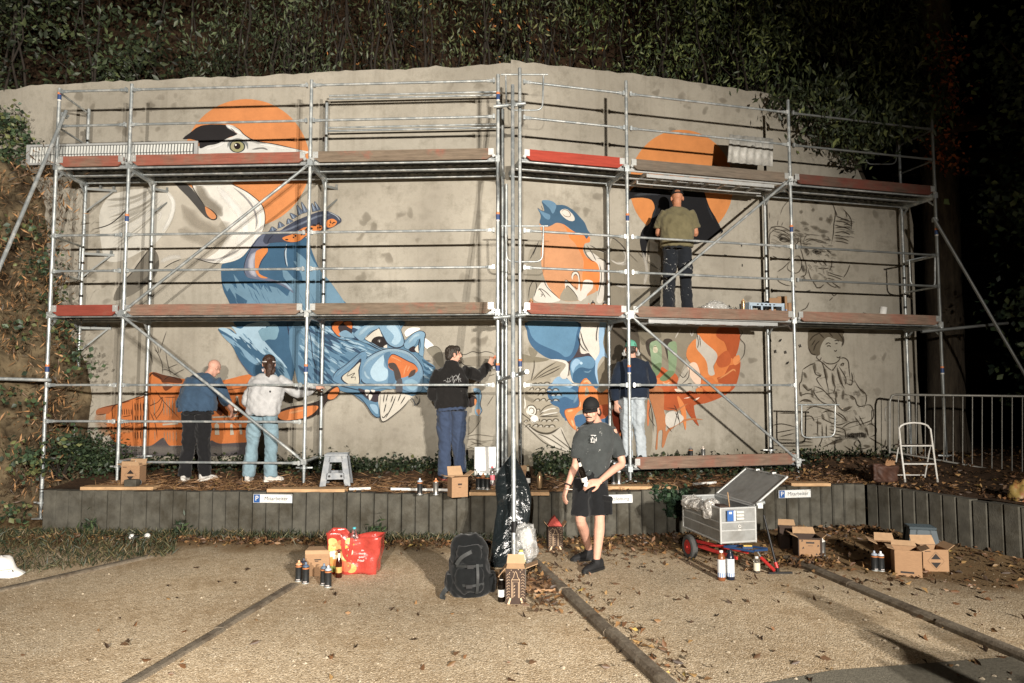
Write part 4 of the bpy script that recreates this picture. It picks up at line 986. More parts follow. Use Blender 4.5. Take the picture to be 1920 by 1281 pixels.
# 5 ---- man on the middle deck
loc = at(1272, 575, 10.0); H = 1.92
g5 = person("person in olive T-shirt, black cap and paint spattered dark jeans painting the crow", (loc.x, loc.y, Z_D1+.063), -.1, H, dict(
    j=dict(P=(-.01, 0, .515*H), W=(-.005, .0, .61*H), C=(.0, .02, .72*H), N=(.01, .05, .84*H), HD=(.02, .10, .925*H), SL=(-.18, .03, .805*H), SR=(.20, .03, .805*H),
           EL=(-.27, .08, .655*H), WL=(-.14, .30, .69*H), ER=(.275, .05, .645*H), WR=(.20, .30, .665*H), KL=(-.125, .02, .285*H), KR=(.115, .02, .285*H), AL=(-.15, .0, .05*H), AR=(.13, .0, .05*H)),
    head=(-.18, .0, .0), fat=1.04, skin=MAT['skin3'], handL=dict(curl=.8), handR=dict(curl=.8),
    trousers=dict(mat=cloth("dark_spattered_jeans", S(32, 36, 42), spots=S(196, 196, 190), sp_scale=14, sp_amt=.635), w=1.08, wr=.013), top=dict(name="t_shirt", mat=cloth("olive_cotton", S(112, 104, 72)), w=1.16, hem=-.04, sleeve=.80, wr=.010),
    shoe=BLACK_SHOE, feet=((-.25, 1), (.25, 1))))
cap(g5, M("black_cap", S(20, 20, 22), .85, var=.15), fwd=1, hole=True)
# 6 ---- man with the bottle on the gravel
loc = on_z(1108, 1066); H = 1.775
RZ6 = PI - .50            # turned towards the camera's left
def loc6(p):              # picture-aligned offset (x right, y away, z) -> his own frame
    q = Matrix.Rotation(-RZ6, 3, 'Z') @ Vector(p); return tuple(q)
L6 = loc6
def ank(u, v): p = on_z(u, v); return L6((p.x-loc.x, p.y-loc.y, .05*H))
j6 = dict(P=L6((.0, .0, .515*H)), W=L6((.035, -.02, .61*H)), C=L6((.05, -.02, .72*H)), N=L6((.06, -.03, .835*H)), HD=L6((.0, -.12, .905*H)),
          SR=L6((-.10, -.10, .80*H)), SL=L6((.235, .04, .79*H)), ER=L6((-.155, -.06, .60*H)), WR=L6((-.25, -.14, .475*H)), EL=L6((.325, -.02, .605*H)), WL=L6((.06, -.26, .515*H)),
          HR=L6((-.085, -.03, .50*H)), HL=L6((.085, .02, .50*H)), KR=L6((-.11, -.06, .285*H)), KL=L6((.09, -.02, .285*H)), AR=ank(1104, 1050), AL=ank(1119, 1069))
DG = cloth("dark_grey_spattered", S(60, 64, 64), spots=S(190, 190, 184), sp_scale=17, sp_amt=.655)
g6 = person("person in black cap and shorts with grey spattered T-shirt holding a bottle on the gravel", (loc.x, loc.y, 0), RZ6, H, dict(
    j=j6, head=(-.20, .12, .0), fat=.98, skin=MAT['skin'], handL=dict(d=L6((-.8, -.25, -.12)), n=L6((-.1, .6, -.5)), curl=.75, s=1.05), handR=dict(d=L6((-.35, -.15, -.9)), n=L6((.8, .3, -.3)), curl=.55),
    calf=L6((.5, .9, 0)), trousers=dict(name="shorts", mat=cloth("black_shorts", S(26, 27, 29)), w=1.0, short=True, len=.90, wr=.010), top=dict(name="t_shirt", mat=DG, w=.95, hem=-.10, sleeve=.80, wr=.009),
    shoe=BLACK_SHOE, feet=(L6((-.75, -.65, 0))[:2], L6((-.95, -.25, 0))[:2])))
cap(g6, M("black_twill_cap", S(21, 21, 22), .85, var=.15))
hb = hairmat("dark_brown_hair", S(44, 33, 26)); b_ = g6.hm
mb = MB(); ball(mb, b_(0, -.065, -.005), (.066, .05, .06), g6.HM)
for q in (-1, 1): limb(mb, [b_(q*.078, -.01, .02), b_(q*.076, -.03, -.03), b_(q*.06, -.07, -.07)], [.016, .022, .012], 4, 8)
fuse(mb, "hair", hb, g6.root, .007, 1, wr=.005, wscale=60)
mb = MB(); limb(mb, [b_(-.032, .092, -.046), b_(0, .106, -.040), b_(.032, .092, -.046)], [.005, .008, .005], 4, 6); fuse(mb, "moustache", hb, g6.root, .004, 0)
mb = MB(); limb(mb, [b_(-.045, .055, -.085), b_(-.02, .085, -.098), b_(.02, .085, -.098), b_(.045, .055, -.085)], [.006, .012, .012, .006], 4, 6); fuse(mb, "beard", hb, g6.root, .005, 0)
for q in (-1, 1):
    mb = MB(); ball(mb, b_(q*.031, .081, .012), (.012, .008, .007), g6.HM); e = mb.build("eye", colm(S(200, 192, 186), .3), g6.root, world=False)
    mb = MB(); ball(mb, b_(q*.031, .088, .010), (.005, .004, .005), g6.HM); mb.build("iris", colm(S(48, 36, 28), .3), e, world=False)
    mb = MB(); limb(mb, [b_(q*.014, .094, .036), b_(q*.03, .093, .041), b_(q*.048, .082, .036)], [.004, .005, .003], 3, 6); mb.build("eyebrow", hb, g6.root, world=False)
mb = MB(); w = Vector(g6.j['WR']); ew = Vector(g6.j['ER']); d_ = (w-ew).normalized(); a_, c_ = basis(d_)
mb.tube([w-d_*.02+(a_*math.cos(t)+c_*math.sin(t))*.033 for t in [2*PI*i/14 for i in range(14)]], .009, 6, closed=True); mb.build("wrist_strap", MAT['black'], g6.root, world=False)
# neck tattoo, chest print, cargo pocket
mb = MB(); nb = Vector(g6.j['N']).lerp(g6.hd, .42)
mb = MB(); pk = Vector(g6.j['HL']).lerp(Vector(g6.j['KL']), .62) + Vector(L6((.06, -.085, 0)))
mb.box(pk, (.15, .035, .17), R_(0, 0, -.35)); mb.box(pk+Vector((0, .012, .075)), (.16, .035, .05), R_(0, 0, -.35)); o = fuse(mb, "cargo_pocket", g6.trousers.data.materials[0], g6.root, .008, 2)
mb = MB(); c_ = at(1113, 823, 6.90); r5 = random.Random(5)
for k in range(7): q = [c_ + Vector((r5.uniform(-.03, .03), r5.uniform(-.012, .012), r5.uniform(-.04, .04))) for _ in range(3)]; mb.tube([L6(p-Vector(loc)) for p in q], .004, 5)
mb.build("chest_print", colm(S(200, 200, 196)), g6.top, world=False)
# cigarette in the right hand
t = tag(MB().tube([at(1061, 917, 6.86), at(1073, 918, 6.90)], .004, 8).build("cigarette", colm(S(220, 214, 204))), "white cigarette in the hand of the person in shorts", "cigarette")
# ---- things the painters hold
def held_can(fig, key, cap_col, label, body='dark', off=(0, 0, 0), tilt=(0, 0, 0)):
    m = Matrix.Translation(fig.root.location) @ Matrix.Rotation(fig.root.rotation_euler.z, 4, 'Z'); p = m @ (Vector(fig.j[key]) + Vector(off))
    t = spray_can(p, cap_col, label, "spray cans held by the painters", body, 0); t.rotation_euler = tilt; return t
held_can(g1, 'WR', S(220, 216, 210), "spray can in the hand of the person in the blue sweater", off=(.03, .03, -.02), tilt=(1.2, 0, .5))
held_can(g3_, 'WR', S(214, 106, 44), "orange topped spray can held by the person in the black hoodie", off=(.06, .08, -.06), tilt=(-.2, .1, 0))
# ------------------------------------------------------------------ the mural: thin layers of paint on the wall's face, one part per figure
def mat_paint():
    m, nd, lk, b = new_mat("mural_paint")
    a = nd.new("ShaderNodeAttribute"); a.attribute_name = "paint"
    g = nd.new("ShaderNodeNewGeometry"); n = nd.new("ShaderNodeTexNoise"); n.inputs["Scale"].default_value = 3.2; n.inputs["Detail"].default_value = 9; n.inputs["Roughness"].default_value = .7; lk.new(g.outputs["Position"], n.inputs["Vector"])
    r = ramp(nd, [(.3, g3(.76)), (.7, g3(1.0))]); lk.new(n.outputs["Fac"], r.inputs[0])
    mx = nd.new("ShaderNodeMix"); mx.data_type = 'RGBA'; mx.blend_type = 'MULTIPLY'; mx.inputs[0].default_value = 1; lk.new(a.outputs["Color"], mx.inputs[6]); lk.new(r.outputs[0], mx.inputs[7])
    lk.new(mx.outputs[2], b.inputs["Base Color"]); lk.new(a.outputs["Alpha"], b.inputs["Alpha"]); b.inputs["Roughness"].default_value = .85; b.inputs["Specular IOR Level"].default_value = .2
    n2 = nd.new("ShaderNodeTexNoise"); n2.inputs["Scale"].default_value = 90; lk.new(g.outputs["Position"], n2.inputs["Vector"])
    bp = nd.new("ShaderNodeBump"); bp.inputs["Strength"].default_value = .3; bp.inputs["Distance"].default_value = .012; lk.new(n2.outputs["Fac"], bp.inputs["Height"]); lk.new(bp.outputs[0], b.inputs["Normal"])
    return m
MAT['paint'] = mat_paint()
class Paint:
    def __init__(s, name, k0=0): s.name = name; s.v = []; s.f = []; s.c = []; s.k = k0; s.o = (0, 0, 1.0); s.left = None
    def crop(s, x, y, z): s.o = (x, y, z); return s
    def px(s, p): return (s.o[0]+p[0]/s.o[2], s.o[1]+p[1]/s.o[2])
    def off(s): s.k += 1; return .0022 + .00022*s.k
    def wp(s, u, v, off):
        d = ray(u, v); o = Vector((0, 0, CAM_H)); n = NL if s.left else NR; p0 = Vector((0, WALL_Y, 0)) + n*off
        return o + d*((p0-o).dot(n)/d.dot(n))
    def smooth(s, P, closed, sub):
        n = len(P); out = []
        rng = n if closed else n-1
        for i in range(rng):
            p0, p1, p2, p3 = (P[(i-1) % n], P[i], P[(i+1) % n], P[(i+2) % n]) if closed else (P[max(i-1, 0)], P[i], P[i+1], P[min(i+2, n-1)])
            for k in range(sub):
                t = k/sub; out.append(tuple(.5*((2*b)+(c-a)*t+(2*a-5*b+4*c-d)*t*t+(3*b-a-3*c+d)*t**3) for a, b, c, d in zip(p0, p1, p2, p3)))
        if not closed: out.append(P[-1])
        return out
    def fill(s, pts, col, alpha=1.0, sharp=False, sub=4, wob=.35):
        P = [s.px(p) for p in pts]
        if s.left is None: s.left = P[0][0] < 958
        if not sharp: P = s.smooth(P, True, sub)
        of = s.off(); W3 = []
        for i, (u, v) in enumerate(P): W3.append(s.wp(u+wob*mnoise.noise((u*.4, v*.4, 1)), v+wob*mnoise.noise((u*.4, v*.4, 7)), of))
        b = len(s.v); s.v += [tuple(p) for p in W3]; s.c += [(*S(*col), alpha)]*len(W3)
        for t in tessellate_polygon([W3]): s.f.append([i+b for i in t])
        return s
    def ell(s, c, r, col, alpha=1.0, n=28, rot=0):
        ca, sa = math.cos(rot), math.sin(rot); rx, ry = (r if isinstance(r, tuple) else (r, r))
        return s.fill([(c[0]+rx*math.cos(t)*ca-ry*math.sin(t)*sa, c[1]+rx*math.cos(t)*sa+ry*math.sin(t)*ca) for t in [2*PI*i/n for i in range(n)]], col, alpha, sharp=True)
    def stroke(s, pts, w, col, alpha=1.0, soft=.0, taper=.25, sub=5):
        """a line w crop pixels wide; soft edges fade out like sprayed paint"""
        P = [s.px(p) for p in pts]; w = w/s.o[2]
        if s.left is None: s.left = P[0][0] < 958
        P = s.smooth(P, False, sub) if len(P) > 2 else [tuple(P[0][k]+(P[1][k]-P[0][k])*i/4 for k in (0, 1)) for i in range(5)]
        of = s.off(); n = len(P); b = len(s.v); col = S(*col)
        for i in range(n):
            a, c = P[max(i-1, 0)], P[min(i+1, n-1)]; dx, dy = c[0]-a[0], c[1]-a[1]; L = math.hypot(dx, dy) or 1; nx, ny = -dy/L, dx/L
            q = i/(n-1); tp = min(1, min(q, 1-q)/taper+.18) if taper else 1; hw = w/2*tp*(1+.18*mnoise.noise((P[i][0]*.2, P[i][1]*.2, 3)))
            for e, al in ((-1, 1-soft), (-.35, 1), (.35, 1), (1, 1-soft)):
                s.v.append(tuple(s.wp(P[i][0]+nx*hw*e, P[i][1]+ny*hw*e, of))); s.c.append((*col, alpha*(al if abs(e) == 1 else 1)*(tp**.5 if soft else 1)))
        for i in range(n-1):
            for k in range(3): s.f.append([b+i*4+k, b+i*4+k+1, b+i*4+4+k+1, b+i*4+4+k])
        return s
    def lines(s, L, w, col, alpha=.9, soft=.6, taper=.25, k=1.0):
        for l in L: s.stroke(l, w*k, col, alpha, soft, taper)
        return s
    def build(s):
        me = bpy.data.meshes.new(s.name); lo = Vector(wall.location)
        me.from_pydata([tuple(Vector(p)-lo) for p in s.v], [], s.f); at_ = me.color_attributes.new("paint", 'FLOAT_COLOR', 'POINT')
        at_.data.foreach_set("color", np.array(s.c, dtype=np.float32).ravel()); me.materials.append(MAT['paint']); me.update()
        o = link(bpy.data.objects.new(s.name, me)); o.parent = wall; return o
INK = (46, 42, 40); BLACK = (30, 29, 31)
# ---- sun disc and heron
h = Paint("painted_heron")
h.ell((462, 306), (119, 120), (208, 128, 60), n=72)
h.crop(240, 330, 5.57)
h.fill([(430, 60), (1070, 20), (1085, 80), (1180, 130), (1280, 190), (1390, 290), (1430, 400), (1425, 520), (1385, 620), (1310, 700), (1240, 790), (1170, 860), (1060, 900), (960, 912), (860, 905), (760, 875), (660, 850), (560, 870), (460, 910), (380, 960), (310, 1010), (180, 1120), (40, 1240), (-110, 1330), (-160, 1200), (0, 1000), (150, 820), (230, 740), (330, 660), (420, 560), (480, 430), (495, 320), (450, 190)], (182, 174, 158))
h.fill([(650, 30), (1070, 20), (1085, 80), (1180, 130), (1280, 190), (1390, 290), (1430, 400), (1425, 520), (1385, 620), (1310, 700), (1240, 790), (1170, 860), (1060, 900), (960, 912), (860, 900), (800, 880), (940, 780), (1020, 660), (1030, 560), (990, 480), (930, 400), (830, 320), (750, 230), (690, 130)], (218, 214, 204))
for p, w, c, a in (([(720, 60), (790, 230), (900, 330), (985, 420)], 150, (132, 122, 104), .65), ([(560, 300), (700, 480), (850, 560), (960, 640)], 170, (150, 140, 122), .45), ([(520, 560), (700, 640), (900, 720)], 150, (160, 151, 134), .45), ([(980, 470), (1010, 600), (900, 760)], 160, (150, 141, 124), .4),
                   ([(930, 110), (1050, 250), (1160, 380), (1230, 520)], 110, (238, 236, 230), .75), ([(1180, 380), (1230, 560), (1130, 720)], 120, (240, 238, 232), .7), ([(1100, 120), (1220, 220), (1310, 340), (1345, 470), (1330, 560)], 26, (150, 148, 150), .8), ([(1140, 110), (1260, 200), (1350, 320), (1380, 470), (1330, 640), (1200, 780)], 40, (242, 240, 236), .8),
                   ([(700, 860), (900, 880), (1050, 830), (1180, 760)], 34, (150, 146, 144), .7), ([(330, 900), (460, 850), (560, 850)], 60, (214, 210, 200), .7), ([(900, 880), (1040, 870), (1160, 820), (1250, 740)], 50, (240, 238, 232), .8)): h.stroke(p, w, c, a, 1.0)
h.fill([(470, 50), (600, 80), (680, 150), (740, 230), (805, 316), (880, 358), (928, 415), (925, 448), (885, 460), (830, 442), (780, 400), (700, 305), (620, 215), (520, 115)], (72, 70, 68))
h.fill([(808, 318), (862, 350), (905, 395), (921, 430), (902, 450), (868, 446), (828, 408), (810, 360)], (212, 136, 76)); h.stroke([(805, 320), (870, 356), (925, 415), (920, 450), (880, 458), (835, 440)], 9, BLACK)
h.fill([(618, 88), (668, 84), (676, 128)], (208, 128, 60), sharp=True)
h.fill([(0, 150), (120, 138), (250, 128), (380, 140), (450, 190), (490, 270), (495, 330), (470, 440), (400, 570), (310, 680), (225, 755), (120, 800), (0, 860), (-160, 900), (-260, 820), (-300, 420), (-200, 220)], (200, 196, 184), .96)
for i in range(15):
    a = i/14; h.stroke([(-230+90*a, 250+520*a), (40+120*a, 230+300*a), (230+140*a, 150+160*a+40*math.sin(i*3))], random.uniform(16, 42), random.choice([(158, 152, 138), (222, 219, 210), (140, 134, 120)]), random.uniform(.3, .6), 1.0)
h.stroke([(400, 170), (462, 250), (468, 350), (430, 470), (350, 600)], 60, (228, 226, 218), .85, 1.0); h.stroke([(300, 380), (340, 400), (310, 470)], 40, (224, 220, 212), .7, 1.0)
h.fill([(228, 760), (150, 850), (70, 965), (0, 1060), (-110, 1170), (-150, 1300), (-20, 1270), (80, 1220), (200, 1130), (300, 1020), (325, 900), (300, 800)], (120, 114, 102), .75)
h.stroke([(230, 760), (120, 900), (40, 1010), (-110, 1160)], 10, BLACK, .9, .4); h.stroke([(320, 880), (260, 1020), (100, 1170)], 60, (86, 82, 74), .6, 1.0); h.stroke([(-380, 560), (-200, 510), (-60, 400), (20, 300)], 12, INK, .9, .5)
h.lines([[(1075, 60), (1085, 85), (1180, 132), (1280, 192), (1390, 292), (1430, 400), (1424, 520), (1385, 622)], [(660, 40), (680, 125), (740, 225), (805, 318)], [(370, 965), (460, 908), (560, 868)], [(690, 860), (860, 905), (970, 914)]], 8, BLACK, .95, .3)
h.crop(330, 180, 5.57)
h.fill([(150, 560), (260, 520), (430, 500), (520, 450), (640, 400), (600, 350), (520, 302), (590, 308), (660, 350), (720, 410), (760, 440), (820, 470), (900, 485), (1010, 500), (1150, 530), (1320, 568), (1385, 592), (1200, 640), (900, 660), (720, 680), (640, 780), (580, 915), (160, 930), (190, 800), (150, 660)], (204, 203, 196))
h.fill([(70, 448), (140, 390), (220, 330), (300, 304), (420, 298), (520, 304), (560, 330), (600, 370), (640, 402), (560, 430), (510, 458), (430, 500), (330, 520), (250, 548), (235, 480), (150, 450)], (40, 37, 38))
for p, w, c, a in (([(520, 306), (600, 350), (700, 410)], 40, (228, 227, 222), .95), ([(570, 335), (620, 380)], 9, BLACK, .9), ([(300, 560), (420, 530), (520, 480)], 40, (232, 230, 226), .8), ([(540, 540), (560, 490), (640, 455), (730, 490), (750, 560)], 34, (120, 124, 124), .8), ([(760, 450), (840, 480), (960, 520)], 40, (150, 150, 144), .6), ([(790, 560), (900, 545), (960, 565)], 22, (110, 108, 104), .7), ([(850, 500), (1000, 525), (1180, 560)], 26, (236, 235, 228), .8)): h.stroke(p, w, c, a, .9)
h.ell((640, 528), (84, 66), (58, 66, 66)); h.ell((640, 530), (70, 55), (150, 146, 98)); h.ell((600, 520), (26, 40), (186, 176, 140), .6); h.ell((640, 524), (34, 34), (34, 24, 22)); h.ell((624, 512), 9, (230, 226, 220))
h.lines([[(590, 312), (660, 350), (720, 410), (830, 470), (1010, 500), (1150, 530), (1330, 572)]], 9, BLACK, 1, .2)
h.build(); KH = h.k
# ---- upside down blue beast with its orange limbs
B1, B2, B3, B4, BD = (52, 92, 122), (82, 122, 150), (112, 150, 176), (150, 182, 202), (44, 46, 62)
b = Paint("painted_blue_beast", KH)
b.crop(400, 360, 5.337)
b.fill([(80, 740), (110, 715), (200, 695), (300, 640), (380, 540), (480, 430), (640, 410), (800, 420), (940, 470), (990, 600), (1030, 700), (1080, 800), (1170, 900), (1300, 1085), (1420, 1290), (300, 1300), (200, 1200), (150, 1085), (100, 980), (80, 860)], B1)
b.fill([(92, 910), (140, 1000), (160, 960), (235, 1085), (220, 1010), (340, 1090), (300, 1200), (420, 1300), (1410, 1290), (1300, 1085), (1170, 900), (1080, 800), (1000, 690), (960, 600), (930, 560), (935, 690), (890, 640), (830, 600), (840, 700), (800, 690), (880, 820), (900, 910), (800, 860), (740, 790), (690, 780), (700, 850), (780, 960), (740, 1045), (640, 960), (560, 940), (590, 1010), (500, 930), (480, 980), (380, 890), (430, 990), (300, 900), (320, 975), (200, 820), (240, 970), (160, 900)], (100, 138, 162), sharp=True)
for i in range(26):
    x = random.uniform(150, 1000); y = random.uniform(880, 1100); b.fill([(x, y), (x+14, y+30), (x+60, y+120), (x+24, y+70)], random.choice([B1, (84, 122, 148), (74, 112, 140)]), sharp=True)
b.fill([(480, 430), (560, 408), (590, 470), (540, 540), (470, 560), (428, 640), (425, 760), (445, 822), (520, 852), (620, 885), (720, 918), (780, 966), (802, 1012), (760, 982), (680, 936), (560, 892), (420, 872), (335, 850), (305, 780), (320, 680), (360, 580), (420, 490)], (96, 104, 126))
b.stroke([(430, 600), (385, 680), (385, 780), (430, 850)], 70, (176, 178, 192), .9, .7); b.fill([(432, 592), (530, 560), (542, 600), (482, 680), (452, 760), (462, 820), (545, 862), (470, 856), (424, 800), (415, 700)], (206, 122, 46)); b.stroke([(620, 888), (720, 922), (790, 990)], 22, (150, 176, 200), .9, .3)
b.lines([[(480, 432), (400, 530), (330, 660), (306, 780), (340, 850)], [(545, 600), (485, 690), (455, 760)]], 7, BD, .9, .3)
b.fill([(500, 470), (560, 385), (660, 390), (720, 350), (820, 290), (940, 240), (1050, 200), (1140, 192), (1210, 218), (1270, 258), (1282, 292), (1250, 322), (1150, 372), (1040, 392), (940, 440), (860, 492), (760, 507), (680, 502), (580, 510), (520, 520)], (60, 66, 84))
for t in ([(560, 398), (585, 348), (640, 378)], [(645, 366), (660, 298), (715, 338)], [(733, 325), (745, 268), (802, 292)], [(790, 272), (768, 212), (842, 242)], [(848, 236), (836, 130), (905, 208)], [(900, 214), (880, 98), (952, 198)], [(992, 198), (985, 112), (1042, 188)], [(1036, 190), (1013, 94), (1074, 176)]):
    b.fill(t, (88, 102, 124), sharp=True); b.stroke([t[0], t[1], t[2]], 5, BD, .9, .2, 0); b.stroke([((t[0][0]+t[2][0])/2, t[0][1]), t[1]], 12, (150, 166, 184), .8, .5)
b.stroke([(600, 420), (760, 370), (940, 290), (1060, 240), (1180, 230)], 26, (112, 122, 142), .8, .7); b.fill([(690, 462), (800, 418), (900, 360), (1000, 338), (1070, 330), (1085, 378), (940, 432), (860, 490), (760, 500)], (210, 120, 38)); b.fill([(1136, 292), (1190, 268), (1238, 300), (1200, 348), (1138, 352)], (210, 120, 38)); b.stroke([(1150, 200), (1230, 240), (1270, 290)], 12, (170, 178, 186), .7, .6)
for i in range(24):
    x = random.uniform(720, 1070); b.ell((x, 500-(x-700)*.42+random.uniform(-40, 10)), (random.uniform(6, 18), random.uniform(5, 12)), (48, 40, 40), n=8)
for i in range(8): b.ell((random.uniform(1150, 1225), random.uniform(285, 335)), 6, (48, 40, 40), n=8)
b.lines([[(735, 520), (722, 600), (728, 690), (745, 750)]], 20, (170, 190, 204), .9, .3); b.lines([[(745, 530), (712, 600), (722, 700), (735, 745)], [(540, 520), (560, 470), (600, 430)]], 8, BD, .9, .3)
# belly fur
b.crop(400, 590, 7.533)
b.fill([(330, 60), (1070, 60), (1130, 420), (1160, 640), (1120, 900), (1090, 960), (960, 980), (600, 880), (500, 830), (420, 720), (330, 570), (270, 450), (180, 340), (100, 260), (75, 195), (230, 200), (320, 270), (300, 200), (240, 150), (330, 180)], B1)
b.fill([(75, 195), (180, 190), (280, 255), (330, 280), (290, 210), (240, 150), (380, 200), (480, 140), (640, 105), (760, 105), (800, 150), (750, 165), (742, 215), (700, 190), (640, 230), (660, 300), (760, 420), (870, 550), (960, 640), (1045, 760), (960, 700), (850, 610), (760, 560), (700, 560), (560, 440), (420, 360), (300, 330), (180, 260)], B4)
b.fill([(640, 230), (760, 180), (870, 130), (925, 200), (915, 270), (880, 350), (780, 350), (700, 370)], (108, 148, 168)); b.fill([(110, 270), (250, 340), (380, 440), (520, 560), (650, 690), (600, 710), (470, 620), (370, 470), (230, 400)], B3); b.fill([(700, 480), (880, 600), (1020, 760), (1090, 930), (980, 880), (840, 680)], (100, 138, 162))
for i in range(34):
    x = random.uniform(200, 960); y = 150+x*.55+random.uniform(-130, 200); L = random.uniform(60, 150); b.fill([(x, y), (x+L*.3, y+L*.16), (x+L*.72, y+L*.75), (x+L*.3, y+L*.44)], random.choice([B4, B3, B2, B1, (64, 104, 132)]), .9)
b.stroke([(1040, 100), (1070, 260), (1130, 430), (1150, 560), (1210, 720), (1290, 850)], 26, (52, 58, 80), .95, .4); b.stroke([(320, 570), (420, 720), (560, 860)], 8, (96, 84, 104), .8, .4)
# neck and head
b.crop(580, 590, 6.1)
b.fill([(-150, 60), (1000, 60), (1050, 170), (1085, 290), (1180, 220), (1250, 188), (1312, 200), (1326, 250), (1305, 470), (1330, 520), (1440, 605), (1400, 700), (1385, 860), (1330, 892), (1270, 897), (1180, 930), (1110, 930), (1050, 880), (960, 850), (860, 860), (780, 900), (810, 1000), (812, 1160), (770, 1177), (715, 1130), (650, 1030), (580, 950), (480, 910), (330, 862), (270, 800), (120, 790), (-60, 800), (-150, 700)], B2, wob=.6)
for i in range(120):
    x = random.uniform(-130, 480); y = random.uniform(70, 740)
    if x > 330 and y > 560-(x-330)*.9: continue
    L = random.uniform(70, 230); a = .42+.35*(y/700)-.25*(x/500); ca, sa = math.cos(a), math.sin(a); w = L*.13
    b.fill([(x, y), (x+L*.4*ca-w*sa, y+L*.4*sa+w*ca), (x+L*ca, y+L*sa+L*.10), (x+L*.5*ca+w*.6*sa, y+L*.5*sa-w*.6*ca)], random.choice([B4, B3, B3, B1, (62, 102, 132), (50, 76, 104)]), .92, sub=3)
for i in range(18):
    x = random.uniform(350, 720); y = 280+(x-350)*.32+random.uniform(-20, 90); b.fill([(x, y), (x+40, y+2), (x+120, y+46), (x+50, y+28)], random.choice([B4, B3, B1]), .9, sub=3)
for i in range(14):
    x = random.uniform(1290, 1370); y = random.uniform(500, 860); b.fill([(x, y), (x+30, y+14), (x+80, y+50), (x+26, y+40)], random.choice([B4, B3, B1]), .9, sub=3)
b.lines([[(-20, 100), (20, 300), (40, 480), (90, 640)], [(1330, 522), (1390, 530)], [(1340, 560), (1440, 606)], [(480, 280), (600, 300), (720, 360), (800, 400)], [(240, 780), (420, 830), (600, 870)], [(200, 200), (340, 280), (480, 300)]], 10, BD, .85, .5)
b.fill([(250, 150), (280, 80), (480, 80), (492, 160), (470, 240), (380, 245), (340, 255), (290, 212)], (58, 50, 54)); b.fill([(260, 150), (300, 85), (390, 80), (330, 140), (352, 215), (342, 250), (292, 205)], (206, 110, 40)); b.fill([(390, 90), (480, 85), (488, 160), (440, 140)], (206, 110, 40)); b.fill([(340, 215), (420, 180), (520, 260), (420, 260), (360, 245)], B3)
b.fill([(515, 212), (640, 120), (780, 75), (792, 150), (690, 200), (640, 262), (600, 300), (545, 270)], B3); b.stroke([(560, 240), (660, 150), (760, 110)], 44, B4, .9, .4)
b.fill([(636, 275), (720, 200), (790, 158), (822, 220), (830, 258), (740, 320)], (198, 192, 178)); b.ell((800, 318), (92, 70), (42, 36, 36)); b.ell((800, 300), (22, 18), (84, 78, 76)); b.stroke([(798, 290), (804, 318)], 8, (200, 200, 196)); b.fill([(850, 365), (885, 345), (890, 375), (862, 388)], (206, 200, 188))
b.stroke([(560, 290), (700, 330), (820, 390), (920, 385)], 26, B3, .95, .3); b.lines([[(636, 275), (720, 200), (790, 158)], [(640, 280), (740, 350), (860, 398), (920, 382)]], 9, BD, .95, .3)
b.fill([(780, 60), (990, 60), (1060, 210), (1084, 310), (1060, 362), (980, 374), (900, 334), (850, 250), (800, 150)], B3); b.fill([(880, 140), (980, 120), (1052, 260), (1000, 345), (940, 320), (968, 240)], B4); b.lines([[(1000, 90), (1058, 210), (1085, 310), (1060, 364), (980, 376), (900, 336), (850, 252), (800, 150)]], 10, BD, .95, .3)
b.fill([(1085, 330), (1130, 260), (1200, 210), (1265, 188), (1322, 212), (1312, 262), (1240, 285), (1210, 342), (1150, 392), (1098, 384)], B3); b.stroke([(1130, 330), (1200, 250), (1270, 225)], 34, B4, .9, .4); b.fill([(1268, 262), (1314, 258), (1306, 465), (1252, 445), (1278, 350)], B3)
b.fill([(1140, 392), (1200, 360), (1225, 420), (1168, 424)], (48, 38, 44)); b.fill([(1205, 400), (1248, 348), (1252, 436)], (200, 195, 182)); b.lines([[(1085, 330), (1180, 222), (1265, 186), (1325, 215), (1315, 300), (1305, 465)], [(1270, 270), (1250, 350), (1255, 440)]], 9, BD, .95, .3)
b.fill([(590, 650), (640, 520), (730, 450), (850, 400), (980, 388), (1120, 420), (1220, 500), (1290, 600), (1302, 720), (1285, 860), (1200, 893), (1080, 860), (980, 805), (860, 800), (700, 805), (612, 775)], (104, 142, 170)); b.stroke([(600, 640), (680, 520), (850, 420), (1000, 405), (1140, 450), (1240, 540), (1280, 700)], 50, B4, .75, .9)
b.fill([(700, 640), (760, 540), (860, 460), (850, 580), (900, 640), (880, 740), (780, 765), (715, 720)], (160, 190, 208)); b.fill([(850, 470), (930, 430), (900, 560), (962, 640), (985, 770), (900, 790), (905, 660)], (78, 116, 146)); b.fill([(1090, 760), (1180, 740), (1250, 800), (1190, 870), (1110, 830)], (128, 166, 188)); b.stroke([(630, 640), (650, 700), (700, 740)], 26, B4, .9, .3); b.stroke([(640, 790), (800, 810), (960, 790)], 30, (72, 110, 140), .8, .8)
b.lines([[(590, 650), (640, 520), (730, 450), (850, 400), (980, 388), (1120, 420), (1220, 500), (1290, 600), (1302, 720), (1288, 850)], [(590, 655), (600, 760), (700, 808), (860, 802), (980, 810)]], 9, BD, .95, .4)
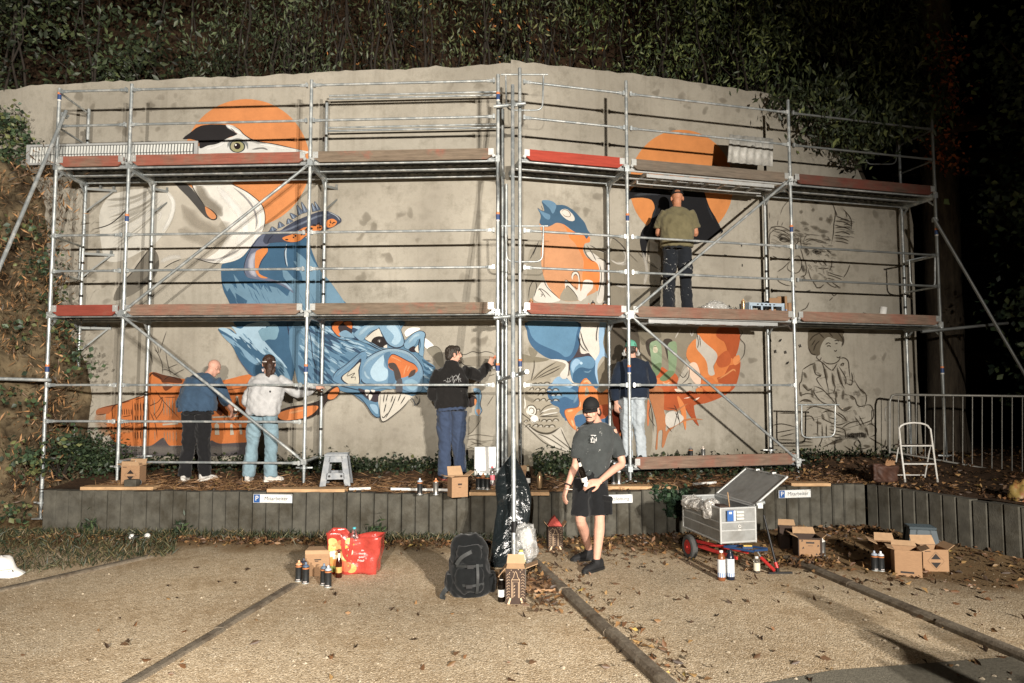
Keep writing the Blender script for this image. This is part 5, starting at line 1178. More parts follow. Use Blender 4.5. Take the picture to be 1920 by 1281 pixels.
b.fill([(903, 520), (940, 460), (1000, 468), (1120, 530), (1200, 570), (1242, 622), (1222, 662), (1150, 692), (1060, 724), (1020, 695), (960, 645), (908, 605)], (200, 106, 40)); b.fill([(906, 560), (978, 556), (1030, 640), (1050, 722), (1040, 785), (985, 745), (962, 645), (920, 612)], (74, 64, 60)); b.fill([(1160, 650), (1215, 630), (1200, 690), (1130, 720)], (82, 66, 58)); b.lines([[(1120, 570), (1090, 640), (1080, 700)], [(1150, 580), (1115, 660)], [(930, 480), (980, 500), (1060, 540)]], 16, (226, 150, 92), .8, .6); b.stroke([(903, 520), (940, 458), (1000, 466), (1120, 528), (1202, 568), (1244, 622)], 9, BD, .95, .3)
b.fill([(1000, 760), (1060, 740), (1060, 900), (990, 900)], (86, 84, 88), .8)
b.fill([(265, 745), (300, 660), (420, 570), (590, 430), (645, 432), (652, 500), (605, 620), (590, 760), (560, 805), (400, 810)], (92, 132, 162)); b.stroke([(290, 720), (430, 590), (600, 460)], 34, B3, .9, .6); b.fill([(360, 720), (480, 620), (592, 500), (575, 640), (570, 800), (430, 795)], (44, 50, 66)); b.fill([(374, 720), (480, 632), (580, 545), (560, 640), (562, 795), (450, 792)], (192, 186, 168)); b.lines([[(500, 588), (430, 702), (520, 668), (478, 722), (525, 715), (520, 762)]], 8, INK, .95, .2)
b.lines([[(265, 745), (300, 660), (420, 570), (590, 430), (645, 432)]], 8, BD, .9, .4)
b.fill([(560, 845), (700, 880), (815, 880), (818, 1010), (740, 1005), (640, 940)], (60, 52, 58)); b.fill([(636, 862), (694, 872), (655, 930)], (206, 202, 194)); b.fill([(680, 915), (722, 925), (690, 985)], (206, 202, 194)); b.fill([(700, 862), (752, 866), (735, 896)], (206, 202, 194))
b.fill([(505, 912), (640, 960), (740, 1000), (802, 1010), (810, 1150), (772, 1172), (712, 1122), (650, 1030)], B2); b.fill([(690, 1030), (770, 1040), (785, 1135), (740, 1112)], (134, 170, 194)); b.lines([[(480, 905), (580, 952), (650, 1032), (712, 1128), (770, 1176), (812, 1155)]], 9, BD, .95, .3); b.stroke([(700, 850), (860, 830), (960, 850)], 30, B3, .9, .4)
b.fill([(818, 890), (1150, 925), (1142, 980), (1000, 1120), (850, 1226), (808, 1130)], (196, 190, 176)); b.lines([[(815, 905), (806, 1120), (845, 1226), (990, 1130), (1090, 1040), (1145, 965)], [(990, 930), (940, 1060), (870, 1190)], [(860, 900), (845, 1010)], [(900, 900), (875, 1000)], [(1050, 900), (1010, 1000)], [(830, 1160), (850, 1180), (900, 1120)], [(960, 920), (930, 1010)], [(1100, 930), (1040, 1030)], [(880, 1010), (850, 1130)]], 12, INK, .9, .5)
b.lines([[(1150, 935), (1200, 1000), (1205, 1038), (1250, 1000), (1262, 930)], [(1180, 950), (1190, 1000)], [(1215, 930), (1235, 960)]], 11, (56, 62, 70), .95, .3)
b.crop(0, 520, 3.0)
b.fill([(1540, 770), (1620, 730), (1720, 715), (1800, 690), (1840, 640), (1890, 610), (1912, 640), (1890, 680), (1840, 700), (1800, 760), (1730, 795), (1600, 808)], (52, 42, 38)); b.fill([(1560, 770), (1640, 740), (1760, 722), (1790, 735), (1730, 785), (1600, 805)], (206, 116, 46)); b.fill([(1850, 650), (1895, 618), (1908, 645), (1880, 682), (1845, 685)], (206, 116, 46)); b.stroke([(1620, 765), (1720, 745)], 18, (230, 160, 100), .7, .9)
b.build()
# ---- bone and handle, the sketch by the hoodie painter
k = Paint("painted_hammer", KH)
k.crop(580, 590, 6.1); k.fill([(1090, 200), (1150, 152), (1240, 148), (1266, 168), (1180, 215), (1110, 255)], (228, 227, 222)); k.fill([(1310, 262), (1422, 352), (1368, 402), (1310, 350)], (228, 227, 222)); k.fill([(1345, 400), (1440, 358), (1512, 420), (1540, 600), (1480, 585), (1430, 510)], (134, 128, 112), .9); k.lines([[(1350, 400), (1440, 360), (1510, 420), (1530, 520)]], 8, INK, .5, .8); k.build()
k = Paint("sketched_figure", KH)
k.crop(740, 600, 4.925); k.fill([(605, 372), (640, 352), (760, 335), (930, 345), (930, 430), (720, 426), (640, 412)], (146, 137, 120), .85); k.lines([[(605, 370), (610, 325), (660, 318), (720, 292), (780, 305), (840, 292), (900, 305), (930, 330)], [(605, 370), (640, 415), (720, 428)]], 7, INK, .8, .5)
k.fill([(725, 640), (785, 640), (802, 700), (790, 780), (806, 840), (775, 888), (740, 850), (762, 740)], (112, 148, 174)); k.fill([(735, 700), (760, 740), (735, 790), (690, 800), (690, 700)], (54, 46, 46)); k.fill([(738, 730), (758, 745), (740, 790)], (208, 124, 60)); k.fill([(752, 832), (790, 828), (778, 880)], (208, 140, 92)); k.lines([[(785, 640), (803, 700), (790, 780), (807, 840), (775, 888)]], 7, BD, .9, .3)
k.fill([(690, 890), (790, 890), (800, 920), (720, 1030), (680, 1050)], (140, 132, 116), .5); k.lines([[(800, 920), (720, 1030), (670, 1060)], [(660, 1080), (760, 1060), (930, 1080)], [(660, 1160), (800, 1200), (930, 1150)], [(680, 1210), (930, 1215)], [(700, 1120), (760, 1140), (860, 1130)], [(760, 1090), (770, 1180)], [(660, 1110), (720, 1100), (800, 1120), (930, 1110)], [(690, 1160), (760, 1140), (830, 1165)], [(660, 1190), (730, 1180)], [(850, 800), (920, 690)], [(860, 520), (930, 500)]], 8, (92, 84, 70), .75, .6); k.build()
# ---- orange building
o = Paint("painted_building", 0)
o.crop(170, 620, 5.123)
o.fill([(545, 440), (600, 398), (700, 425), (860, 460), (1100, 475), (1260, 480), (1500, 423), (1580, 440), (1640, 600), (1600, 900), (1560, 1085), (1150, 1095), (830, 1105), (560, 1110), (400, 1110), (250, 1080), (180, 1000), (150, 900), (150, 800), (240, 712), (300, 690), (420, 650), (545, 602)], (198, 108, 34))
o.fill([(150, 800), (60, 812), (70, 752), (240, 712), (180, 790)], (168, 92, 44), .85); o.stroke([(60, 790), (120, 900), (150, 1010)], 150, (176, 126, 84), .5, 1.0); o.stroke([(100, 1010), (250, 960), (420, 965)], 60, (190, 140, 90), .5, 1.0)
o.fill([(190, 1075), (300, 1085), (400, 1115), (560, 1112), (640, 1065), (700, 1030), (750, 1100), (830, 1108), (1100, 1090), (1160, 1055), (1250, 1085), (1560, 1080), (1500, 1190), (900, 1210), (420, 1200), (260, 1180)], (80, 74, 76), .93); o.stroke([(200, 1130), (700, 1150), (1100, 1160), (1450, 1130)], 110, (150, 142, 130), .35, 1.0)
o.fill([(600, 398), (700, 425), (860, 462), (870, 505), (760, 500), (690, 500), (670, 470), (600, 430)], (92, 50, 28)); o.stroke([(560, 450), (600, 410), (690, 470)], 12, (70, 38, 22), .9, .3); o.fill([(690, 510), (800, 520), (720, 580)], (110, 58, 28), .9)
o.lines([[(60, 752), (240, 712), (300, 690), (420, 650), (545, 602)], [(240, 715), (205, 760), (230, 930)], [(400, 660), (410, 1110)], [(415, 670), (545, 625)], [(290, 700), (390, 672)], [(300, 830), (390, 815)], [(300, 930), (390, 910)], [(550, 600), (560, 1080)], [(480, 650), (490, 1100)], [(420, 900), (540, 880)], [(560, 480), (580, 600)], [(60, 812), (150, 800)]], 9, (86, 46, 22), .85, .5)
for x in range(300, 392, 22): o.stroke([(x, 748), (x+4, 815)], 8, (80, 42, 20), .85, .3); o.stroke([(x, 850), (x+4, 910)], 8, (80, 42, 20), .8, .3)
for x in (425, 452, 478, 505, 530):
    for y0, y1 in ((690, 780), (810, 880), (960, 1050)): o.stroke([(x, y0), (x+3, y1)], 11, (76, 40, 20), .85, .3); o.stroke([(x+12, y0), (x+14, y1)], 6, (226, 150, 80), .7, .4)
for x in (610, 700, 730, 755, 785, 815): o.stroke([(x, 640), (x+4, 830)], 9, (156, 140, 116), .8, .4); o.stroke([(x+6, 960), (x+8, 1070)], 8, (156, 140, 116), .7, .4)
o.lines([[(575, 620), (600, 700), (570, 720), (640, 690), (690, 640), (650, 760), (560, 850)], [(620, 570), (700, 680), (860, 850)], [(700, 640), (830, 640)], [(600, 780), (640, 860)], [(560, 760), (620, 900), (640, 1040)], [(700, 690), (690, 760), (620, 860)], [(1280, 780), (1290, 1000)], [(1280, 575), (1380, 560), (1480, 545)], [(1310, 840), (1400, 920)], [(700, 480), (760, 440), (850, 480)]], 7, INK, .75, .5)
for r in ([(1393, 630), (1416, 630), (1428, 738), (1404, 738)], [(1318, 640), (1338, 640), (1345, 745), (1322, 748)], [(1190, 905), (1210, 885), (1232, 905), (1236, 1002), (1194, 1002)], [(1340, 905), (1360, 895), (1378, 1000), (1342, 1003)], [(1424, 900), (1446, 895), (1458, 996), (1434, 998)], [(1170, 825), (1450, 812), (1452, 826), (1170, 842)], [(690, 895), (840, 885), (840, 900), (692, 912)]): o.fill(r, (182, 172, 152), .95, sharp=True)
o.fill([(1165, 690), (1265, 765), (1252, 818), (1200, 770)], (92, 44, 18)); o.fill([(1460, 680), (1540, 690), (1510, 800), (1470, 740)], (170, 84, 26))
o.lines([[(560, 0), (590, 60), (640, 90)], [(730, 0), (690, 120), (660, 230)], [(600, 130), (680, 300), (690, 420)], [(720, 200), (740, 320), (770, 430)], [(790, 430), (840, 400), (900, 370)], [(740, 360), (840, 320)], [(610, 180), (650, 210), (640, 140)], [(680, 380), (740, 380), (860, 450)], [(590, 60), (560, 200), (575, 400)], [(560, 160), (600, 330)], [(570, 40), (545, 240), (560, 380)]], 9, (70, 64, 56), .75, .7); o.build()
# ---- finch
f = Paint("painted_finch", 0)
f.crop(980, 360, 5.34)
f.fill([(690, 590), (830, 620), (860, 700), (1000, 640), (1000, 1100), (800, 1080), (760, 700)], (140, 131, 112), .8); f.fill([(60, 620), (130, 560), (190, 500), (185, 760), (220, 890), (160, 950), (110, 1080), (40, 1080)], (160, 152, 134), .6)
f.fill([(110, 1080), (150, 960), (220, 885), (270, 970), (380, 1078), (250, 1110)], (204, 198, 186)); f.fill([(640, 620), (700, 610), (800, 690), (835, 740), (805, 1080), (740, 1090), (770, 900), (760, 760)], (200, 194, 182))
f.fill([(170, 300), (280, 335), (330, 310), (400, 318), (460, 368), (560, 418), (660, 440), (672, 500), (622, 520), (602, 590), (650, 665), (740, 712), (770, 800), (766, 920), (742, 992), (640, 1045), (560, 1090), (390, 1085), (280, 980), (222, 880), (192, 760), (182, 600), (195, 450)], (196, 136, 88))
f.fill([(400, 318), (470, 372), (560, 418), (660, 440), (673, 500), (622, 518), (606, 590), (650, 662), (740, 710), (770, 800), (766, 930), (744, 992), (705, 905), (600, 882), (612, 700), (562, 580), (520, 510), (470, 460), (440, 380)], (222, 120, 36))
f.fill([(610, 890), (660, 880), (702, 900), (700, 965), (650, 1020), (625, 1065), (560, 1080), (595, 960)], (206, 200, 190)); f.fill([(380, 1080), (410, 980), (480, 925), (520, 990), (565, 1085)], (148, 139, 120))
f.fill([(420, 900), (435, 882), (470, 910), (520, 960), (545, 985), (560, 920), (555, 850), (530, 822), (505, 850), (500, 880), (488, 850), (500, 808), (540, 798), (568, 840), (575, 920), (582, 1000), (640, 960), (600, 1080), (560, 1085), (520, 1010), (450, 940), (432, 975)], (208, 202, 190)); f.lines([[(420, 900), (435, 882), (470, 910), (540, 985)], [(432, 975), (450, 940), (520, 1010), (560, 1080)], [(488, 850), (500, 808), (540, 798), (568, 840), (578, 990)], [(505, 850), (530, 822), (555, 850)], [(520, 940), (530, 960), (555, 970)]], 7, INK, .85, .3)
f.fill([(148, 160), (182, 182), (216, 192), (206, 140), (193, 90), (260, 84), (320, 108), (342, 130), (420, 134), (500, 178), (570, 248), (622, 310), (652, 382), (692, 434), (664, 440), (640, 470), (610, 430), (560, 422), (480, 372), (440, 340), (380, 313), (330, 312), (280, 340), (220, 347), (170, 312), (182, 240)], (56, 90, 116), sub=3)
f.fill([(193, 90), (260, 84), (320, 108), (336, 150), (302, 218), (268, 165)], (92, 130, 158)); f.fill([(150, 165), (200, 198), (272, 230), (266, 276), (222, 260)], (88, 126, 154)); f.fill([(374, 202), (400, 174), (450, 178), (510, 238), (518, 285), (470, 290), (410, 252)], (208, 200, 188)); f.lines([[(390, 205), (410, 178), (455, 190), (480, 230), (460, 250), (420, 240), (395, 210)], [(150, 160), (180, 182), (210, 190)], [(185, 135), (205, 185)]], 7, (120, 100, 80), .9, .3)
f.lines([[(615, 520), (625, 600), (680, 680), (725, 700)], [(640, 530), (700, 620), (735, 690)], [(670, 530), (760, 580), (840, 610)], [(740, 660), (830, 700), (820, 860)], [(770, 720), (790, 860), (750, 1060)], [(170, 480), (110, 600), (70, 680)], [(150, 520), (100, 640)], [(160, 960), (200, 1010), (230, 1060)], [(150, 990), (180, 970), (230, 1000), (290, 1060)], [(180, 1020), (200, 1030), (180, 1050)], [(215, 890), (250, 960), (370, 1070)], [(110, 1060), (140, 960), (130, 900)], [(60, 1070), (70, 960), (110, 880)], [(830, 480), (900, 460), (980, 520), (1030, 580)]], 8, INK, .8, .4)
f.lines([[(880, 680), (960, 720), (1040, 690)], [(900, 920), (1000, 950), (1040, 930)], [(1000, 560), (1030, 640), (1020, 700)]], 22, (206, 200, 188), .7, .9); f.build()
# ---- crow before its sun
c = Paint("painted_crow", 0)
c.crop(1150, 230, 3.66); c.ell((467, 428), (356, 378), (212, 130, 52), n=72)
c.fill([(-20, 830), (60, 780), (180, 800), (200, 920), (300, 1000), (330, 1260), (-20, 1260)], (150, 141, 122), .6)
c.fill([(112, 470), (160, 430), (220, 408), (330, 396), (440, 396), (600, 405), (618, 450), (632, 500), (660, 580), (700, 650), (736, 720), (752, 752), (680, 792), (580, 832), (500, 840), (440, 850), (330, 800), (270, 788), (232, 830), (216, 962), (186, 850), (184, 780), (210, 720), (250, 690), (270, 622), (284, 580), (262, 532), (200, 516), (120, 522), (82, 550)], (27, 27, 30), sub=3)
c.lines([[(130, 468), (220, 440), (340, 450), (430, 500)], [(140, 500), (240, 488), (330, 490)], [(200, 430), (320, 425), (420, 440)]], 26, (74, 78, 84), .65, .9); c.lines([[(300, 560), (260, 680), (220, 780)], [(640, 560), (690, 680)], [(320, 620), (290, 720)]], 14, (62, 66, 72), .5, .9); c.stroke([(385, 448), (420, 460)], 12, (206, 206, 204), .95, .3)
c.lines([[(250, 800), (240, 900), (225, 1000)], [(160, 880), (240, 960), (320, 1010)], [(40, 820), (110, 900), (170, 960)], [(640, 820), (700, 790), (740, 745)]], 10, (110, 102, 88), .7, .6); c.stroke([(600, 850), (680, 800), (740, 755)], 20, (196, 190, 178), .6, .9); c.lines([[(200, 880), (230, 1010), (210, 1120)], [(60, 1120), (160, 1130), (260, 1120)], [(20, 960), (80, 970), (110, 940)]], 30, (204, 198, 186), .5, 1.0)
for x, y, a in ((905, 590, .1), (880, 842, 1.4), (885, 980, 1.57), (770, 910, .2), (900, 480, .9)): c.stroke([(x-9*math.cos(a), y-9*math.sin(a)), (x+9*math.cos(a), y+9*math.sin(a))], 7, BLACK, 1, .1, 0)
c.build()
# ---- plums, claws and fish
p = Paint("painted_fish_and_plums", 0)
p.crop(970, 590, 4.743)
p.fill([(30, 352), (140, 372), (280, 396), (220, 420), (100, 426), (30, 418)], (126, 118, 98), .9); p.fill([(110, 290), (180, 330), (140, 390), (105, 340)], (136, 128, 108), .8)
p.fill([(530, 60), (735, 60), (722, 200), (730, 330), (690, 412), (630, 342), (570, 348), (548, 200)], (206, 200, 188)); p.fill([(500, 380), (560, 200), (556, 330), (600, 350), (640, 345), (690, 420), (600, 380), (490, 440), (450, 580), (495, 612), (430, 560), (460, 440), (410, 415)], (70, 58, 62)); p.fill([(440, 560), (480, 540), (500, 610)], (200, 194, 182))
p.fill([(790, 60), (840, 60), (850, 640), (800, 700), (745, 690), (725, 640), (710, 500), (782, 380), (760, 240)], (122, 112, 92)); p.fill([(850, 70), (1000, 70), (1000, 700), (860, 800), (830, 640)], (76, 66, 56)); p.fill([(738, 60), (795, 60), (762, 250), (800, 380), (760, 372), (715, 450), (715, 560), (728, 650), (690, 560), (684, 430), (732, 330), (722, 200)], (140, 176, 206))
p.fill([(100, 60), (530, 60), (552, 180), (542, 300), (480, 402), (420, 416), (280, 390), (180, 330), (110, 250), (86, 150)], (54, 94, 128)); p.fill([(112, 60), (510, 60), (524, 180), (490, 332), (430, 378), (360, 332), (200, 262), (132, 200), (108, 130)], (84, 130, 162))
p.fill([(468, 450), (500, 390), (570, 378), (640, 368), (692, 412), (690, 520), (718, 650), (640, 640), (560, 612), (490, 590)], (52, 92, 124)); p.fill([(500, 400), (640, 372), (690, 420), (660, 480), (560, 470), (500, 520), (490, 580), (470, 470)], (88, 132, 164)); p.fill([(478, 450), (520, 392), (562, 420), (515, 470), (495, 520)], (136, 172, 200)); p.ell((568, 432), 13, (168, 198, 218)); p.stroke([(590, 505), (630, 512), (660, 490)], 16, (104, 146, 176), .8, .5)
p.fill([(258, 660), (330, 598), (450, 600), (545, 650), (548, 830), (470, 905), (430, 945), (370, 860), (300, 790)], (56, 96, 132)); p.fill([(310, 610), (360, 553), (440, 568), (492, 620), (470, 652), (340, 650)], (130, 168, 198)); p.fill([(300, 650), (420, 640), (530, 690), (500, 760), (420, 730), (330, 760)], (84, 128, 160)); p.stroke([(500, 680), (530, 720), (500, 790)], 30, (110, 150, 180), .8, .6); p.fill([(515, 905), (640, 880), (810, 870), (810, 990), (540, 1000)], (60, 98, 134))
p.fill([(540, 700), (560, 610), (612, 563), (660, 622), (740, 698), (810, 668), (812, 890), (700, 932), (600, 862), (560, 852), (520, 890), (505, 930), (522, 1030), (455, 960), (424, 850), (545, 818)], (208, 120, 50), sub=3); p.fill([(700, 830), (812, 800), (812, 890), (720, 930)], (170, 76, 30)); p.lines([[(585, 602), (625, 590), (660, 632)], [(440, 862), (500, 848)], [(560, 770), (555, 830)], [(480, 930), (505, 1000)], [(600, 650), (630, 690)]], 22, (240, 176, 118), .85, .6); p.lines([[(612, 565), (560, 612), (542, 700), (545, 818), (424, 850), (455, 960), (520, 1028)]], 7, (150, 80, 30), .8, .4); p.fill([(615, 640), (640, 700), (600, 720)], (150, 142, 120))
p.fill([(845, 850), (940, 770), (960, 1010), (900, 1100), (862, 1000)], (138, 50, 20)); p.fill([(900, 1080), (950, 1010), (970, 1120)], (206, 110, 46)); p.fill([(870, 1080), (960, 1120), (960, 1240), (890, 1260)], (170, 162, 144), .8)
p.fill([(36, 660), (120, 572), (200, 560), (290, 565), (292, 620), (262, 680), (300, 790), (372, 830), (374, 902), (422, 930), (385, 1010), (290, 1062), (190, 1052), (100, 992), (36, 950)], (156, 147, 128)); p.fill([(118, 592), (200, 500), (340, 418), (430, 432), (385, 530), (290, 562)], (150, 141, 122)); p.fill([(36, 950), (120, 1030), (180, 1070), (330, 1180), (530, 1250), (440, 1130), (390, 1000), (290, 1062), (190, 1052)], (190, 183, 168), .9); p.fill([(290, 400), (430, 410), (455, 480), (440, 560), (400, 570), (380, 530), (430, 440)], (206, 200, 190))
for yy in range(590, 1040, 46):
    for xx in range(60, 400, 56):
        x = xx + (28 if (yy//46) % 2 else 0); y = yy
        inside = ((x-205)/185)**2 + ((y-830)/235)**2 < 1 and not (x < 170 and 700 < y < 950) and not (x > 190 and 790 < y < 915)
        if inside: x += random.uniform(-7, 7); y += random.uniform(-6, 6); r_ = random.uniform(.85, 1.15)*30; a_ = -.5+.004*(x-200); P_ = [(x+r_*math.cos(a_+q*PI/4), y-r_*.9*math.sin(q*PI/4)) for q in range(5)]; p.stroke(P_, 13, (80, 72, 57), .75, .8); p.stroke([(x+(u_-x)*.72, y+(v_-y)*.72+3) for u_, v_ in P_[1:4]], 15, (214, 209, 196), .6, .9)
p.ell((125, 855), 48, (214, 209, 196)); p.stroke([(85, 860), (95, 815), (140, 808), (170, 845), (160, 890), (120, 902), (88, 875)], 12, (84, 76, 62), .85, .6); p.stroke([(105, 860), (115, 832), (145, 840), (145, 875), (118, 880)], 9, (84, 76, 62), .9, .5); p.ell((152, 930), 36, (226, 222, 212), .95); p.stroke([(125, 945), (155, 962), (185, 940)], 12, (120, 110, 92), .6, .9)
p.lines([[(190, 900), (260, 850), (370, 832)], [(195, 880), (250, 820), (320, 795)], [(195, 908), (290, 890), (372, 870)], [(200, 910), (300, 905), (372, 902)], [(120, 600), (150, 470), (150, 400)], [(130, 590), (220, 500), (350, 420)], [(150, 580), (260, 510), (390, 450)], [(190, 565), (300, 520), (390, 470)], [(30, 870), (70, 900), (130, 945)], [(36, 950), (120, 1030), (230, 1130), (330, 1180), (530, 1250)], [(300, 1060), (380, 1120), (520, 1230)], [(385, 1010), (440, 1130), (500, 1230)], [(180, 1060), (280, 1100), (440, 1200)]], 10, (72, 64, 52), .75, .6); p.lines([[(385, 1000), (290, 1055), (190, 1045), (100, 985)]], 20, (66, 58, 46), .8, .8); p.lines([[(210, 870), (290, 840), (350, 835)], [(215, 895), (300, 880), (365, 870)], [(60, 720), (70, 800), (60, 840)]], 16, (226, 222, 210), .8, .8)
p.lines([[(560, 140), (590, 250), (640, 335)], [(535, 180), (570, 280), (620, 330)], [(720, 80), (705, 180), (708, 240)]], 8, INK, .9, .3); p.build()
# ---- fox
x = Paint("painted_fox", 30)
x.crop(1160, 590, 4.746)
x.fill([(-60, 90), (170, 95), (380, 110), (700, 120), (690, 210), (620, 275), (600, 400), (560, 500), (520, 570), (380, 480), (300, 560), (280, 640), (260, 700), (300, 1000), (280, 1230), (180, 1240), (100, 900), (-40, 780)], (136, 127, 108)); x.fill([(-60, 90), (170, 95), (190, 330), (240, 560), (120, 700), (-60, 760)], (78, 70, 58)); x.fill([(180, 100), (330, 110), (380, 200), (300, 215), (250, 260), (200, 260)], (112, 104, 86))
x.fill([(238, 260), (262, 220), (300, 208), (335, 218), (300, 262), (292, 372), (262, 350)], (66, 58, 50)); x.fill([(395, 236), (440, 213), (480, 236), (445, 300), (436, 400), (420, 330)], (66, 58, 50))
x.fill([(258, 605), (330, 560), (380, 470), (440, 500), (520, 540), (530, 640), (470, 720), (400, 840), (300, 720)], (186, 86, 28)); x.fill([(262, 605), (340, 560), (420, 590), (470, 560), (460, 640), (380, 620), (300, 640)], (212, 118, 46)); x.stroke([(390, 600), (420, 618), (460, 600)], 14, (238, 190, 140), .8, .5)
x.fill([(276, 265), (318, 234), (362, 243), (382, 300), (382, 440), (362, 520), (320, 542), (298, 470), (284, 350)], (132, 156, 120)); x.fill([(300, 460), (380, 430), (362, 520), (322, 542)], (104, 128, 90)); x.fill([(436, 275), (480, 238), (516, 262), (516, 420), (500, 512), (460, 562), (410, 592), (368, 582), (378, 552), (438, 512), (442, 400)], (126, 150, 112)); x.fill([(440, 500), (500, 512), (460, 562), (410, 592), (368, 582), (378, 555)], (106, 130, 88)); x.fill([(305, 300), (325, 275), (345, 300), (345, 335), (312, 338)], (196, 190, 160)); x.stroke([(310, 285), (340, 285)], 8, (110, 104, 80), .8, .3)
x.fill([(880, 105), (1050, 110), (1070, 160), (1082, 222), (1044, 368), (1084, 420), (1066, 560), (1022, 662), (900, 742), (770, 790), (668, 812), (690, 920), (712, 992), (640, 905), (592, 832), (540, 842), (400, 846), (402, 740), (520, 640), (690, 692), (720, 560), (850, 540), (880, 380), (860, 190)], (174, 78, 22), sub=3)
x.fill([(720, 105), (905, 110), (868, 190), (932, 238), (970, 270), (960, 300), (1000, 382), (1060, 440), (985, 452), (940, 540), (880, 560), (850, 620), (800, 640), (750, 600), (800, 530), (850, 530), (846, 460), (874, 390), (842, 330), (752, 250), (700, 176)], (212, 116, 38), sub=2); x.fill([(905, 110), (1050, 110), (1080, 220), (1040, 370), (990, 380), (960, 300), (935, 240), (868, 190)], (176, 78, 20)); x.fill([(870, 400), (960, 320), (1000, 390), (980, 450), (900, 470)], (186, 86, 26)); x.fill([(1020, 390), (1070, 360), (1080, 420), (1030, 450)], (220, 132, 60))
x.fill([(690, 218), (622, 280), (602, 370), (650, 440), (700, 470), (742, 560), (770, 650), (880, 640), (870, 560), (800, 530), (790, 420), (722, 330)], (214, 124, 46)); x.fill([(702, 178), (760, 242), (862, 330), (876, 390), (842, 460), (854, 532), (802, 532), (782, 420), (732, 350), (690, 290)], (190, 183, 170)); x.fill([(745, 570), (830, 560), (870, 600), (1000, 640), (940, 700), (800, 690), (740, 640)], (206, 112, 38)); x.stroke([(880, 580), (960, 530), (1020, 490), (1044, 512)], 14, (222, 140, 70), .9, .3)
x.fill([(606, 472), (660, 424), (702, 450), (732, 560), (722, 645), (690, 625), (640, 560)], (226, 194, 168)); x.fill([(520, 620), (560, 520), (610, 470), (640, 560), (680, 640), (600, 690), (540, 690)], (176, 168, 152)); x.fill([(500, 660), (580, 680), (590, 700), (520, 690)], (228, 200, 176)); x.fill([(580, 745), (650, 730), (610, 745)], (230, 204, 182)); x.fill([(665, 760), (720, 735), (690, 765)], (230, 204, 182)); x.fill([(690, 660), (740, 650), (750, 700), (700, 705)], (214, 124, 52)); x.fill([(520, 735), (556, 755), (598, 850), (596, 1030), (562, 900)], (214, 124, 52)); x.fill([(600, 832), (660, 790), (682, 900), (712, 992), (650, 922)], (168, 74, 22))
x.fill([(258, 660), (380, 650), (404, 740), (402, 840), (420, 905), (440, 880), (500, 850), (622, 788), (520, 862), (436, 940), (420, 1042), (470, 985), (560, 938), (660, 922), (752, 936), (640, 938), (540, 972), (460, 1032), (432, 1080), (404, 1172), (384, 1172), (392, 1040), (370, 1030), (352, 1060), (345, 1192), (328, 1182), (342, 1000), (300, 820)], (176, 110, 62), sub=3); x.fill([(255, 780), (275, 780), (270, 960), (255, 980)], (206, 116, 60), .9); x.fill([(420, 890), (500, 860), (580, 930), (440, 1010)], (196, 190, 178))
x.lines([[(270, 760), (300, 880), (310, 1050)], [(290, 780), (270, 900), (330, 1000)], [(420, 830), (500, 840), (520, 880), (480, 1040)], [(490, 800), (520, 860), (550, 1000)], [(500, 860), (540, 950)], [(420, 980), (480, 1050)], [(1080, 130), (1102, 160), (1080, 210), (1120, 260), (1124, 310), (1110, 370), (1060, 430)], [(630, 470), (620, 560), (560, 620)], [(540, 530), (580, 560), (620, 500)], [(580, 640), (640, 610), (660, 660)], [(690, 130), (710, 250), (700, 300)], [(640, 130), (655, 190)], [(720, 180), (730, 290)]], 7, (60, 52, 44), .8, .4); x.lines([[(500, 215), (530, 160), (560, 115)], [(630, 120), (650, 190), (670, 130)]], 12, (200, 194, 182), .8, .5); x.stroke([(20, 110), (80, 122), (150, 105)], 22, (200, 194, 184), .8, .6)
x.build()
